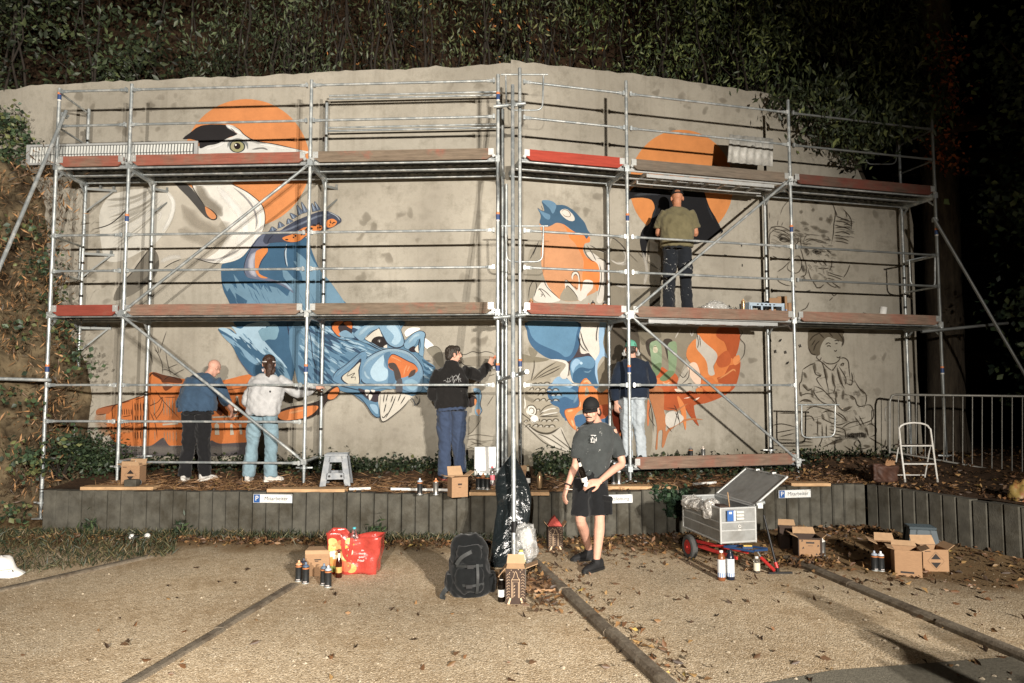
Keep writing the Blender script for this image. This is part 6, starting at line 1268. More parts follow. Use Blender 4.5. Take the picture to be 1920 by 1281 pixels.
# ---- two drawings at the right
s = Paint("sketched_portrait", 0)
s.crop(1420, 360, 5.336); SK = (64, 54, 40)
s.lines([[(720, 70), (765, 150), (780, 220), (765, 330), (760, 420), (740, 530)], [(850, 165), (910, 230), (940, 290), (940, 385)], [(780, 240), (860, 270), (935, 300)], [(770, 290), (860, 300), (940, 340)], [(770, 330), (850, 350), (940, 350)], [(775, 360), (860, 355), (938, 382)], [(770, 410), (860, 400), (930, 430)], [(765, 460), (850, 465), (920, 495)], [(770, 490), (850, 500), (915, 520)], [(770, 435), (840, 440)], [(800, 250), (780, 180)], [(880, 190), (900, 260)]], 13, SK, .8, .7)
s.lines([[(110, 410), (140, 360), (190, 345), (260, 355), (340, 400), (390, 450)], [(120, 430), (170, 380), (240, 385), (320, 430), (370, 480)], [(130, 390), (120, 480), (125, 580)], [(210, 460), (250, 430), (300, 450), (340, 490)], [(220, 480), (270, 500), (330, 490)], [(200, 440), (260, 420), (330, 450)], [(480, 510), (540, 480), (620, 500), (720, 520)], [(470, 490), (520, 470), (600, 480), (700, 510)], [(540, 590), (600, 570), (650, 590), (600, 620), (550, 600)], [(480, 560), (520, 600), (490, 640)], [(640, 530), (720, 600), (740, 620)], [(430, 560), (455, 640), (460, 700)], [(380, 530), (430, 490), (440, 560)], [(330, 690), (400, 640), (440, 680), (440, 760), (400, 810), (340, 800), (300, 760), (330, 690)], [(460, 650), (490, 740), (480, 830), (430, 850)], [(500, 740), (530, 850), (560, 900), (590, 950)], [(540, 670), (580, 710), (600, 700)], [(600, 760), (660, 770), (720, 760)], [(640, 680), (700, 740)], [(740, 680), (745, 740), (720, 790)], [(700, 800), (780, 830), (860, 850)], [(700, 830), (780, 850), (850, 880)], [(690, 860), (780, 880)], [(680, 890), (740, 940), (800, 960)], [(740, 900), (830, 960)], [(590, 950), (630, 960), (670, 920)], [(930, 720), (900, 800), (860, 860)], [(200, 800), (260, 760), (330, 690)], [(200, 830), (210, 890), (280, 930), (340, 940)], [(230, 670), (290, 680), (330, 650)], [(150, 640), (200, 660)], [(340, 820), (340, 900)], [(480, 1000), (540, 980)], [(740, 1010), (770, 1040), (800, 1010)], [(520, 1100), (490, 1160), (430, 1190)], [(760, 1050), (720, 1090)], [(580, 920), (600, 960), (650, 945)]], 12, SK, .75, .8)
s.lines([[(200, 340), (210, 280)], [(240, 340), (260, 300)], [(100, 200), (100, 260)], [(120, 200), (125, 270)], [(90, 280), (110, 330)], [(320, 80), (260, 150), (230, 230)], [(400, 520), (420, 440)], [(430, 520), (440, 430)], [(460, 510), (500, 430), (640, 440)]], 9, SK, .6, .8)
for q in ([(420, 200), (460, 200)], [(540, 180), (580, 180)], [(625, 250), (650, 290)], [(700, 250), (720, 320)], [(430, 300), (520, 330)], [(530, 340), (640, 380)], [(600, 390), (720, 400)], [(640, 430), (690, 450)], [(740, 220), (730, 330)], [(560, 100), (620, 110)], [(420, 100), (480, 90)]): s.stroke(q, 58, (84, 74, 56), .5, 1.0, .5)
s.lines([[(200, 450), (290, 475), (340, 500)], [(540, 590), (640, 600)], [(480, 560), (500, 620)], [(450, 720), (470, 810)]], 44, (50, 42, 32), .55, 1.0)
for i in range(130):
    q = random.random(); x, y, a, L = (random.uniform(110, 480), random.uniform(340, 560), .35, 60) if q < .3 else (random.uniform(440, 740), random.uniform(440, 780), random.choice([.1, .9, 1.3]), 55) if q < .65 else (random.uniform(760, 900), random.uniform(180, 520), .15, 90) if q < .85 else (random.uniform(300, 860), random.uniform(760, 960), random.choice([.5, 1.2]), 60)
    s.stroke([(x, y), (x+L*.5*math.cos(a), y+L*.5*math.sin(a)-6), (x+L*math.cos(a), y+L*math.sin(a))], random.uniform(6, 15), SK, random.uniform(.25, .65), .9)
s.ell((245, 470), 12, (40, 34, 28), .9); s.ell((598, 594), 12, (40, 34, 28), .9); s.build()
s = Paint("sketched_sitting_boy", 0)
s.crop(1440, 600, 4.925)
s.fill([(370, 160), (400, 90), (680, 90), (690, 150), (690, 200), (640, 190), (600, 170), (550, 160), (510, 200), (490, 250), (480, 320), (440, 330), (400, 310), (370, 250)], (98, 88, 70), .88); s.fill([(500, 215), (550, 165), (640, 185), (670, 220), (680, 330), (640, 390), (600, 405), (540, 380), (490, 330), (480, 280)], (176, 170, 152), .6)
s.lines([[(380, 200), (420, 150), (500, 110)], [(370, 250), (400, 310), (440, 320)], [(400, 240), (440, 180)], [(640, 110), (690, 180), (680, 250)], [(690, 140), (700, 190), (690, 240)], [(420, 290), (440, 230), (480, 190)], [(560, 110), (600, 160)], [(470, 120), (520, 170)]], 14, (66, 56, 42), .75, .7)
s.lines([[(530, 230), (555, 212), (580, 222)], [(610, 195), (640, 188), (655, 200)], [(540, 245), (565, 238), (582, 250)], [(620, 222), (645, 215)], [(610, 280), (625, 290), (635, 275)], [(630, 340), (655, 350), (665, 335)], [(460, 320), (450, 350), (480, 370), (495, 340)], [(500, 370), (540, 400), (600, 405), (650, 380), (675, 330)], [(500, 385), (540, 430), (590, 470)], [(640, 400), (610, 450), (590, 470)], [(430, 380), (480, 380), (510, 420), (540, 560), (570, 700)], [(410, 400), (440, 500), (490, 515), (450, 550), (520, 650)], [(320, 460), (380, 420), (430, 400)], [(320, 460), (310, 560), (290, 600), (300, 700)], [(590, 480), (600, 560), (620, 620), (600, 690)], [(640, 430), (660, 540), (710, 640)], [(650, 420), (720, 540), (710, 600)], [(660, 360), (700, 350), (740, 380), (750, 460), (760, 560)], [(670, 410), (700, 400), (690, 430)], [(720, 580), (770, 600), (780, 540), (770, 480)], [(790, 540), (850, 640), (900, 680), (910, 740), (890, 800)], [(420, 610), (500, 640), (580, 720), (630, 780)], [(430, 620), (430, 680), (500, 760), (600, 790)], [(320, 600), (370, 650), (410, 630)], [(300, 700), (360, 680), (420, 690)], [(290, 760), (350, 735), (420, 770)], [(340, 850), (420, 800), (520, 820), (620, 850)], [(500, 860), (560, 840), (640, 870), (730, 940)], [(490, 900), (560, 940), (650, 970), (730, 945)], [(560, 900), (640, 920)], [(640, 850), (700, 890), (730, 940)], [(640, 640), (630, 760), (700, 840), (780, 800)], [(740, 690), (800, 720), (830, 790), (900, 800)], [(820, 810), (940, 785), (975, 860), (960, 920), (900, 950), (700, 1010)], [(800, 890), (870, 990)], [(840, 880), (890, 980)], [(910, 980), (950, 960), (1000, 1000), (990, 1060), (940, 1080)], [(680, 1000), (760, 950), (860, 930)], [(500, 960), (500, 1100), (460, 1180)], [(540, 960), (540, 1100)], [(560, 980), (700, 1010), (720, 1100)], [(560, 1010), (700, 1040)], [(560, 1040), (700, 1070)], [(550, 1070), (690, 1095)], [(310, 900), (300, 1000), (340, 1080), (420, 1110)], [(310, 890), (400, 890), (430, 940)], [(460, 900), (460, 1080)], [(720, 1100), (640, 1110), (560, 1150), (500, 1180)], [(700, 1160), (800, 1220), (880, 1270)], [(930, 1080), (1010, 1130), (1090, 1170)], [(420, 1200), (500, 1280)], [(440, 1190), (560, 1280)], [(40, 975), (130, 960), (260, 990)], [(60, 1045), (250, 1010)], [(110, 1080), (250, 1045)], [(90, 1105), (250, 1110)], [(40, 1160), (250, 1165), (420, 1160)], [(140, 1220), (300, 1200), (440, 1190)], [(190, 1240), (420, 1230)], [(290, 1120), (420, 1130)], [(820, 1110), (800, 1150), (860, 1190), (950, 1170)], [(1090, 1100), (1080, 1180)], [(90, 860), (300, 862)], [(910, 1000), (930, 1080)]], 11, (62, 52, 38), .85, .6)
s.lines([[(430, 390), (440, 490)], [(320, 590), (370, 640)], [(300, 660), (310, 710)], [(310, 740), (410, 750)], [(410, 640), (415, 720)], [(520, 430), (550, 560)], [(640, 440), (690, 620)], [(600, 490), (610, 620)], [(620, 650), (640, 720)], [(700, 640), (690, 740)], [(500, 860), (520, 930)], [(440, 940), (500, 960)], [(560, 1150), (700, 1110)], [(760, 700), (800, 740)], [(690, 830), (780, 800)], [(330, 480), (360, 540)], [(850, 630), (900, 690)], [(670, 410), (690, 420)], [(880, 1160), (950, 1170)], [(300, 1060), (400, 1110)], [(900, 990), (920, 1040)]], 32, (74, 63, 46), .6, .95)
for i in range(110):
    x, y, a = random.uniform(290, 900), random.uniform(440, 1130), random.choice([.5, 1.1, 1.4, -.2]); L = random.uniform(30, 90)
    if abs(x-600) < 300-abs(y-800)*.35: s.stroke([(x, y), (x+L*.5*math.cos(a)+5, y+L*.5*math.sin(a)), (x+L*math.cos(a), y+L*math.sin(a))], random.uniform(5, 18), (72, 62, 46), random.uniform(.2, .5), .9)
for i in range(24): xx = 745+i*7; s.stroke([(xx, random.uniform(1030, 1060)), (xx+random.uniform(-8, 10), random.uniform(1080, 1100))], 9, (44, 36, 28), .85, .5)
s.stroke([(750, 1055), (900, 1045)], 16, (44, 36, 28), .8, .6)
for q in ((25, 188, 1.3), (118, 188, 2.1), (72, 290, 1.4), (165, 297, 1.3), (184, 396, 2.2), (300, 238, 1.2)): s.stroke([(q[0]-14*math.cos(q[2]), q[1]-14*math.sin(q[2])), (q[0]+14*math.cos(q[2]), q[1]+14*math.sin(q[2]))], 11, BLACK, 1, .1, 0)
s.build()
# ------------------------------------------------------------------ plants
def mat_leaf():
    m, nd, lk, b = new_mat("leaf"); a = nd.new("ShaderNodeAttribute"); a.attribute_name = "tint"
    lk.new(a.outputs["Color"], b.inputs["Base Color"]); b.inputs["Roughness"].default_value = .48; b.inputs["Specular IOR Level"].default_value = .35
    return m
MAT['leaf'] = mat_leaf()
MAT['twig'] = M("twig", S(44, 37, 29), .9, var=.3, scale=8)
RNG = np.random.default_rng(11)
def leaves(name, C, D, L, W, tint, parent=None, kind=None, fold=.35):
    """many folded leaf-shaped faces, one mesh: C centres, D leaf axes, L lengths, W width ratio, tint colours"""
    n = len(C); C = np.asarray(C, float); D = np.asarray(D, float); D /= np.linalg.norm(D, axis=1)[:, None]+1e-9; L = np.broadcast_to(L, (n,))[:, None]
    r = RNG.normal(size=(n, 3)); s = np.cross(D, r); s /= np.linalg.norm(s, axis=1)[:, None]+1e-9; u = np.cross(s, D)
    b0 = C - D*L*.5; tip = C + D*L*.5; w = L*W*.5; lf = C - D*L*.06 + s*w + u*w*fold; rt = C - D*L*.06 - s*w + u*w*fold
    V_ = np.stack([b0, lf, tip, rt], 1).reshape(-1, 3)
    if parent is not None: V_ = V_ - np.array(parent.location)
    me = bpy.data.meshes.new(name); me.vertices.add(n*4); me.vertices.foreach_set("co", V_.ravel())
    F = (np.arange(n)[:, None]*4 + np.array([0, 1, 2, 0, 2, 3])).ravel(); me.loops.add(n*6); me.loops.foreach_set("vertex_index", F.astype(np.int32))
    me.polygons.add(n*2); me.polygons.foreach_set("loop_start", np.arange(0, n*6, 3, dtype=np.int32)); me.update(calc_edges=True)
    at_ = me.color_attributes.new("tint", 'FLOAT_COLOR', 'POINT'); t4 = np.ones((n, 4)); t4[:, :3] = tint; at_.data.foreach_set("color", np.repeat(t4, 4, 0).astype(np.float32).ravel())
    me.materials.append(MAT['leaf']); o = link(bpy.data.objects.new(name, me)); o.parent = parent
    if kind: o['kind'] = kind
    return o
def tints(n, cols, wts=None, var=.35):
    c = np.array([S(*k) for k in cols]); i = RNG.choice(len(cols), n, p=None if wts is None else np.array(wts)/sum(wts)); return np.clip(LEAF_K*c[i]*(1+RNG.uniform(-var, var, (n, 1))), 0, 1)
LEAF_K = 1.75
GREENS = [(48, 54, 30), (62, 70, 36), (74, 80, 40), (40, 46, 28), (88, 90, 44)]
def shrub(name, label, box, n, size, ns, cols=GREENS, wts=None, group="bushes above the wall", down=.3, wr=.42, stems=14, cat="bush", holes=.08, clump=.32):
    """box: (x0,x1,y0,y1,z0,z1). leaves gather in clumps on twigs; the front and top are uneven"""
    x0, x1, y0, y1, z0, z1 = box; t = thing(name, label, cat, ((x0+x1)/2, (y0+y1)/2, z0), 0, group)
    nc = max(6, n//90); cc = np.stack([RNG.uniform(x0, x1, nc), y0+(y1-y0)*RNG.random(nc)**1.5, z0+(z1-z0)*RNG.random(nc)], 1)
    keep = np.array([mnoise.noise((c[0]*.9+ns, c[1]*.9, c[2]*.9)) > -holes*3 for c in cc]); cc = cc[keep] if keep.sum() > 4 else cc; nc = len(cc)
    i = RNG.integers(0, nc, n); P = cc[i] + RNG.normal(size=(n, 3))*clump*np.array([1, .8, .8])*(.5+RNG.random((n, 1)))
    for a_, (lo_, hi_) in enumerate(((x0, x1), (y0, y1+.5), (z0-.15, z1+.3))): P[:, a_] = np.where(P[:, a_] < lo_, lo_ + np.abs(RNG.normal(size=n))*.06, P[:, a_])
    D = RNG.normal(size=(n, 3)); D[:, 2] -= down*1.5; D[:, 1] -= .35
    leaves("foliage", P, D, RNG.uniform(.6, 1.25, n)*size, wr, tints(n, cols, wts)*np.array([max(.35, .9+1.1*mnoise.noise((p[0]*1.6, p[1], p[2]*1.6))) for p in P])[:, None], t)  # noise-driven light and shade of the clumps multiplied into the leaf tints
    mb = MB(); rr = random.Random(int(ns*10))
    for k in range(stems):
        p = Vector((rr.uniform(x0, x1), rr.uniform(y0+.2, y1), z0-.1)); pts = [p]
        for q in range(5): p = p + Vector((rr.uniform(-.14, .14), rr.uniform(-.12, .08), (z1-z0)/5*rr.uniform(.7, 1.1))); pts.append(p)
        mb.tube(pts, [.022, .018, .015, .012, .008, .005], 6)
    for c in cc[:: max(1, nc//60)]:
        q = Vector(c); mb.tube([q+Vector((rr.uniform(-.4, .4), .35, -.35)), q+Vector((rr.uniform(-.1, .1), .1, -.1)), q], [.010, .007, .004], 5)
    mb.build("branch", MAT['twig'], t); return t
zw = 6.62
# the dark bank behind the bushes
mb = MB(); mb.smooth = True; vs = []
for i in range(41):
    x = -12 + 22*i/40
    for j, (dy, z) in enumerate(((.32, 6.3), (.5, 6.62), (1.6, 7.0), (3.2, 9.2), (4.4, 11.5))): vs.append((x, wall_y(max(-9, min(6, x)))+dy+.25*mnoise.noise((x, z, 2)), z+.2*mnoise.noise((x*.8, z, 5))))
mb.add(vs, [(i*5+j, (i+1)*5+j, (i+1)*5+j+1, i*5+j+1) for i in range(40) for j in range(4)])
structure(mb.build("wooded_bank", MAT['soil']))
DKG = [(38, 46, 28), (48, 58, 34), (58, 66, 36), (32, 40, 26)]
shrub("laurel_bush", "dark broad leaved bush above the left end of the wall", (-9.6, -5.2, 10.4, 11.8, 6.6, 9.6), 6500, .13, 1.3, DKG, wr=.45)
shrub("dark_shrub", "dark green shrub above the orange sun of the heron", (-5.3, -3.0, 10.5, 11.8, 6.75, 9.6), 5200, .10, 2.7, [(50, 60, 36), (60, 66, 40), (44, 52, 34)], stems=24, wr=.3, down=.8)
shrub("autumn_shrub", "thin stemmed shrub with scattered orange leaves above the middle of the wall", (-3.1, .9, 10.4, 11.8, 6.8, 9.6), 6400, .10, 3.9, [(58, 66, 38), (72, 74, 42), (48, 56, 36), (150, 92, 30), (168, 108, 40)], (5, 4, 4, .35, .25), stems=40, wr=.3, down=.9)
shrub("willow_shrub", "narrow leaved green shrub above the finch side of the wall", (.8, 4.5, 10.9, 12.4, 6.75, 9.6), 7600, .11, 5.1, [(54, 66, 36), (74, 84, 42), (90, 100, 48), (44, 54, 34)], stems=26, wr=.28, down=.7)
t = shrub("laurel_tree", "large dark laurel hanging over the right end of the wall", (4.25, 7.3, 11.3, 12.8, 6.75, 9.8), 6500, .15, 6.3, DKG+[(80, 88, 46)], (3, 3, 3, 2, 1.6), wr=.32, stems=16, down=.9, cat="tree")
# its boughs that hang below the wall's top
bp = []
for (u, v, n) in ((1490, 190, 120), (1530, 210, 170), (1580, 235, 260), (1630, 225, 300), (1690, 240, 300), (1730, 220, 220), (1640, 268, 160), (1600, 262, 150), (1560, 240, 150), (1660, 200, 260), (1720, 180, 260), (1620, 285, 60), (1614, 248, 120), (1500, 175, 160), (1560, 170, 240)):
    c = at(u, v, 10.7 + (u-1480)*.002); bp.append(np.array(c) + RNG.normal(size=(n, 3))*np.array([.22, .25, .14]))
P = np.concatenate(bp); n = len(P); D = RNG.normal(size=(n, 3)); D[:, 2] -= 1.4; leaves("hanging_foliage", P, D, RNG.uniform(.10, .19, n), .32, tints(n, DKG+[(86, 94, 48)], (4, 4, 3, 3, 1)), t)
mb = MB(); mb.tube([at(1598, 300, 11.9), at(1606, 330, 11.85), at(1618, 370, 11.8)], [.10, .12, .16], 10); mb.tube([at(1596, 300, 11.9), at(1590, 265, 11.8), at(1560, 230, 11.6)], [.10, .07, .05], 8); mb.tube([at(1600, 300, 11.9), at(1640, 250, 11.9), at(1690, 200, 12)], [.09, .07, .05], 8); mb.build("trunk", MAT['bark'], t)
# vine leaves climbing on the big trunk
n = 700; q = RNG.random(n); P = np.array([at(1768+RNG.normal()*22, 60+270*k, 12.05+RNG.normal()*.12) for k in q]); leaves("vine_foliage", P, RNG.normal(size=(n, 3)), RNG.uniform(.06, .12, n), .6, tints(n, [(128, 66, 24), (150, 82, 30), (84, 56, 28)]), TRUNK)
# dark tree at the right edge, seen by a few lit leaves
t = thing("tree", "dark leafy tree at the right edge beyond the scaffold", "tree", (10.4, 11.5, .5)); pts = []
mb = MB(); mb.tube([(8.9, 11.8, .5), (8.8, 11.7, 2.5), (8.6, 11.6, 4.6), (8.2, 11.4, 6.5), (7.6, 11.2, 8)], [.16, .13, .11, .08, .04], 10)
for (a_, b_) in (((8.6, 11.6, 4.4), (6.7, 10.6, 5.0)), ((8.7, 11.6, 3.2), (6.6, 10.2, 3.1)), ((8.5, 11.5, 5.2), (7.2, 10.8, 6.6)), ((8.7, 11.7, 2.2), (7.2, 10.6, 2.0)), ((8.3, 11.4, 6.2), (6.9, 11, 7.9))):
    a_, b_ = Vector(a_), Vector(b_); m_ = a_.lerp(b_, .5)+Vector((0, 0, .25)); mb.tube([a_, m_, b_], [.05, .03, .01], 6)
    for k in range(9): pts.append((np.array(a_.lerp(b_, .25+.75*k/8)), .34))
mb.v = [(q[0]+1.55, q[1]+.5, q[2]) for q in mb.v]; mb.build("trunk", MAT['bark'], t)
P = np.concatenate([c+np.array([1.55, .5, 0])+RNG.normal(size=(70, 3))*s for c, s in pts]); n = len(P); leaves("crown", P, RNG.normal(size=(n, 3))+np.array([0, -.2, -.5]), RNG.uniform(.09, .16, n), .7, tints(n, [(40, 56, 40), (52, 70, 48), (66, 80, 44), (30, 44, 34)]), t)
# ---- left end: bush and creepers on the rock bank
cl = []
for (u, v, n, y) in ((20, 235, 260, 9.9), (30, 265, 220, 9.8), (8, 290, 240, 9.8), (60, 285, 120, 9.8), (0, 215, 260, 9.9), (95, 500, 130, 9.5), (110, 560, 120, 9.5), (70, 490, 90, 9.4), (120, 610, 130, 9.4), (150, 660, 90, 9.4), (160, 690, 110, 9.5), (78, 430, 80, 9.4), (70, 870, 200, 8.9), (40, 855, 120, 8.9), (20, 960, 120, 8.6), (120, 830, 160, 9.2), (30, 620, 70, 9.2), (10, 740, 70, 9.1), (60, 760, 60, 9.1), (15, 440, 60, 9.4)):
    cl.append(np.array(at(u-(8 if u > 60 else 0), v, y+.18)) + RNG.normal(size=(int(n*.5), 3))*np.array([.13, .10, .11]))
P = np.concatenate(cl); n = len(P); leaves("ivy", P, RNG.normal(size=(n, 3))+np.array([0, -.3, -.4]), RNG.uniform(.05, .10, n), .75, tints(n, [(38, 54, 34), (50, 66, 40), (34, 46, 32), (74, 78, 40)]), None, 'stuff')
cl = []
for i in range(110):
    u = random.uniform(-20, 125); v = random.uniform(310, 960); cl.append(np.array(at(u, v, 9.62)) + RNG.normal(size=(26, 3))*np.array([.14, .08, .16]))
P = np.concatenate(cl); n = len(P); leaves("dry_creeper", P, RNG.normal(size=(n, 3))+np.array([0, -.2, -1.0]), RNG.uniform(.05, .16, n), .16, tints(n, [(96, 72, 44), (74, 54, 34), (52, 42, 28), (128, 92, 52)]), None, 'stuff')
# ---- ivy bush and ground cover at the wall's foot
LEAF_K = 1
t = thing("ivy_bush", "low dark green bush at the left foot of the wall below the scaffold", "bush", (-6.3, 9.6, .6))
c = at(165, 842, 9.75); P = np.concatenate([np.array(at(u, v, 9.7)) + RNG.normal(size=(n, 3))*np.array([.16, .14, .10]) for u, v, n in ((140, 840, 260), (165, 830, 320), (190, 850, 320), (205, 868, 260), (150, 865, 260), (178, 872, 200), (125, 858, 120))]); n = len(P)
leaves("foliage", P, RNG.normal(size=(n, 3))+np.array([0, -.4, .2]), RNG.uniform(.04, .075, n), .6, tints(n, [(34, 50, 32), (46, 62, 38), (58, 74, 42)]), t)
mb = MB()
for k in range(12): a_ = random.uniform(0, 6.3); mb.tube([(-6.3, 9.65, .55), (-6.3+.2*math.cos(a_), 9.65+.15*math.sin(a_), .75), (-6.3+.4*math.cos(a_), 9.65+.25*math.sin(a_), .9)], [.014, .010, .005], 5)
mb.build("branch", MAT['twig'], t)
def strip(u0, u1, yb, n, sd=.10):
    out = []
    for i in range(n):
        u = random.uniform(u0, u1); x = (u-960)/FPX*10; yy = wall_y(x) - abs(random.gauss(0, yb)); x = (u-960)/FPX*yy*.99; out.append((x, yy-.03, terrace_z(x, yy) + abs(random.gauss(0, sd))))
    return np.array(out)
P = np.concatenate([strip(215, 560, .24, 1300, .08), strip(660, 900, .18, 1300, .07), strip(1000, 1140, .32, 1300, .11), strip(1130, 1500, .5, 2200, .06), strip(1500, 1700, .2, 900, .08), strip(560, 660, .25, 600)]); n = len(P)
D = RNG.normal(size=(n, 3)); D[:, 2] += .4; leaves("ground_ivy", P, D, RNG.uniform(.035, .08, n), .7, tints(n, [(28, 40, 24), (38, 50, 28), (50, 60, 32), (76, 78, 40)], (4, 4, 2, .4)), None, 'stuff')
t = thing("ivy_clump", "dark ivy clump hanging over the palisades left of the metal cart", "ivy", tuple(at(1265, 945, 8.85)))
P = np.concatenate([np.array(at(u, v, y)) + RNG.normal(size=(n, 3))*np.array([.06, .05, .05]) for u, v, n, y in ((1235, 925, 110, 8.75), (1255, 930, 150, 8.7), (1272, 940, 160, 8.7), (1262, 952, 90, 8.68), (1285, 930, 90, 8.75), (1275, 958, 50, 8.7))]); n = len(P)
leaves("foliage", P, RNG.normal(size=(n, 3))+np.array([0, -.6, -.2]), RNG.uniform(.05, .085, n), .75, tints(n, [(34, 54, 38), (46, 68, 44)]), t)
# ---- dry grass, fallen leaves, weeds
def scat(n, f): return np.array([f() for _ in range(n)])
def on_terr():
    u = random.uniform(190, 900) if random.random() < .62 else random.uniform(900, 1650); x = (u-960)/FPX*9.0; y = retain_y(x)+.1+abs(random.gauss(0, .5)); y = min(y, wall_y(x)-.05); return (x, y, terrace_z(x, y)+random.uniform(.004, .04))
LEAF_K = 1
P = scat(5200, on_terr); n = len(P); D = RNG.normal(size=(n, 3)); D[:, 2] *= .22; leaves("dry_grass", P, D, RNG.uniform(.10, .28, n), .035, tints(n, [(138, 100, 60), (116, 82, 48), (160, 122, 78), (90, 62, 38)]), None, 'stuff')
def on_right():
    x = random.uniform(3.6, 9.5); y = random.uniform(max(retain_y(4.75)-(x-4.75)*1.6, 5.0) if x > 4.75 else retain_y(x)+.1, wall_y(min(x, 6.2))+1.0); z = .535 + (.17*max(0, min(1, (y-retain_y(4.75))/1.6))**2 if x > 4.75 else 0); return (x, y, (terrace_z(x, y) if x < 4.75 else z)+random.uniform(.01, .05))
P = np.concatenate([scat(3600, on_right), scat(900, on_terr)])
def foot():
    u = random.uniform(60, 1900); x = (u-960)/FPX*8.6; r_ = (retain_y(x) if x < 4.7 else 9.2-(x-4.7)*2); w_ = .22 if x < .3 else .55+.3*max(0, x-1); return (x, r_-.03-abs(random.gauss(0, w_)), random.uniform(.006, .035))
def scatter_ground(): p = on_z(random.uniform(-40, 1960), random.uniform(1060, 1281)); return (p.x, p.y, .012)
def pile(u, v, sx, sy):
    p = on_z(u, v); return lambda: (p.x+random.gauss(0, sx), p.y+random.gauss(0, sy), random.uniform(.008, .06))
def by_kerb():
    k = random.random(); p = on_z(1015+250*k, 1058+240*k); return (p.x+random.gauss(.1, .12), p.y+random.gauss(0, .06), .02)
P = np.concatenate([P, scat(4300, foot), scat(130, scatter_ground), scat(260, pile(1010, 1105, .12, .30)), scat(240, pile(1490, 1060, .25, .12)), scat(130, by_kerb), scat(140, pile(1600, 996, .3, .08)), scat(160, pile(240, 985, .4, .10))]); n = len(P)
D = RNG.normal(size=(n, 3)); D[:, 2] *= .45; leaves("fallen_leaves", P, D, RNG.uniform(.03, .085, n), .5, tints(n, [(122, 88, 48), (104, 70, 40), (84, 60, 38), (148, 114, 62), (62, 46, 32), (160, 134, 60)], (4, 4, 5, 1.4, 4, .4)), None, 'stuff', fold=.8)
def weeds():
    u = random.uniform(-30, 1060); x = (u-960)/FPX*8.5; return (x, retain_y(x)-.04-abs(random.gauss(0, .10)), random.uniform(.01, .09))
def turf():
    u = random.uniform(-120, 330); v = random.uniform(1006, 1085 - max(0, u)*.13); p = on_z(u, v); return (p.x, p.y, random.uniform(.01, .07))
P = np.concatenate([scat(2600, weeds), scat(2600, turf)]); n = len(P); D = RNG.normal(size=(n, 3)); D[:, 2] = np.abs(D[:, 2])+.5
leaves("grass", P, D, RNG.uniform(.05, .15, n), .10, tints(n, [(42, 52, 32), (56, 64, 40), (84, 82, 50), (110, 94, 60)], (4, 4, 3, 3)), None, 'stuff')
for (u, v, lb) in ((222, 985, "dark leafy weed at the palisades above the white globes"), (372, 992, "small rosette weed growing from the palisade joint left of the parking sign"), (716, 1000, "thin weed standing at the palisades right of the red bag")):
    p = on_z(u, v); t = thing("weed", lb, "weed", (p.x, retain_y(p.x)-.07, 0)); n = 60; Q = np.array([p.x, retain_y(p.x)-.08, .10]) + RNG.normal(size=(n, 3))*np.array([.06, .03, .07]); leaves("foliage", Q, RNG.normal(size=(n, 3))+np.array([0, 0, .5]), RNG.uniform(.05, .11, n), .3, tints(n, [(40, 58, 36), (60, 76, 42)]), t)
    mb = MB(); mb.tube([(p.x, retain_y(p.x)-.07, 0), (p.x+.02, retain_y(p.x)-.08, .12), (p.x, retain_y(p.x)-.09, .22)], [.006, .004, .002], 5); mb.build("stem", MAT['twig'], t)
# ---- loose stones on the gravel
n = 5200; C = np.array([tuple(on_z(random.uniform(-60, 1980), 1045+(random.random()**.8)*250)) for _ in range(n)]); mb = MB()
for c in C:
    r = random.uniform(.003, .007) if random.random() < .985 else random.uniform(.011, .022); vs = [(c[0]+r*random.uniform(.6, 1.3)*dx, c[1]+r*random.uniform(.6, 1.3)*dy, max(-.002, r*.75*dz)) for dx, dy, dz in ((1, 0, .2), (0, 1, .2), (-1, 0, .2), (0, -1, .2), (.2, .1, 1))]
    mb.add(vs, [(0, 1, 4), (1, 2, 4), (2, 3, 4), (3, 0, 4)])
MAT['pebble'] = M("pebble", S(176, 160, 134), .9, var=.35, scale=31, world=True)
o = mb.build("loose_stones", MAT['pebble']); o['kind'] = 'stuff'
# ------------------------------------------------------------------ things standing about
CARD = M("brown_cardboard", S(158, 120, 82), .9, var=.10, scale=30, streak=(1, 1, 6)); CARDIN = M("cardboard_inside", S(174, 138, 98), .9, var=.08); CARDDK = M("dark_printed_card", S(62, 46, 36), .8, var=.12)
INKM = colm(S(36, 30, 28)); PALE = colm(S(212, 178, 138)); WHT = colm(S(222, 220, 214)); GLASSY = None
def glass(name, c, rough=.05, tr=.9):
    m, nd, lk, b = new_mat(name); b.inputs["Base Color"].default_value = (*c, 1); b.inputs["Roughness"].default_value = rough; b.inputs["Transmission Weight"].default_value = tr; b.inputs["IOR"].default_value = 1.45
    n = nd.new("ShaderNodeTexNoise"); n.inputs["Scale"].default_value = 20; bp = nd.new("ShaderNodeBump"); bp.inputs["Strength"].default_value = .1; lk.new(n.outputs["Fac"], bp.inputs["Height"]); lk.new(bp.outputs[0], b.inputs["Normal"]); return m
GB = glass("brown_glass", S(88, 34, 16), tr=.6); GD = glass("dark_glass", S(22, 16, 12), tr=.3); GC = glass("clear_glass", S(236, 236, 232), tr=.95)
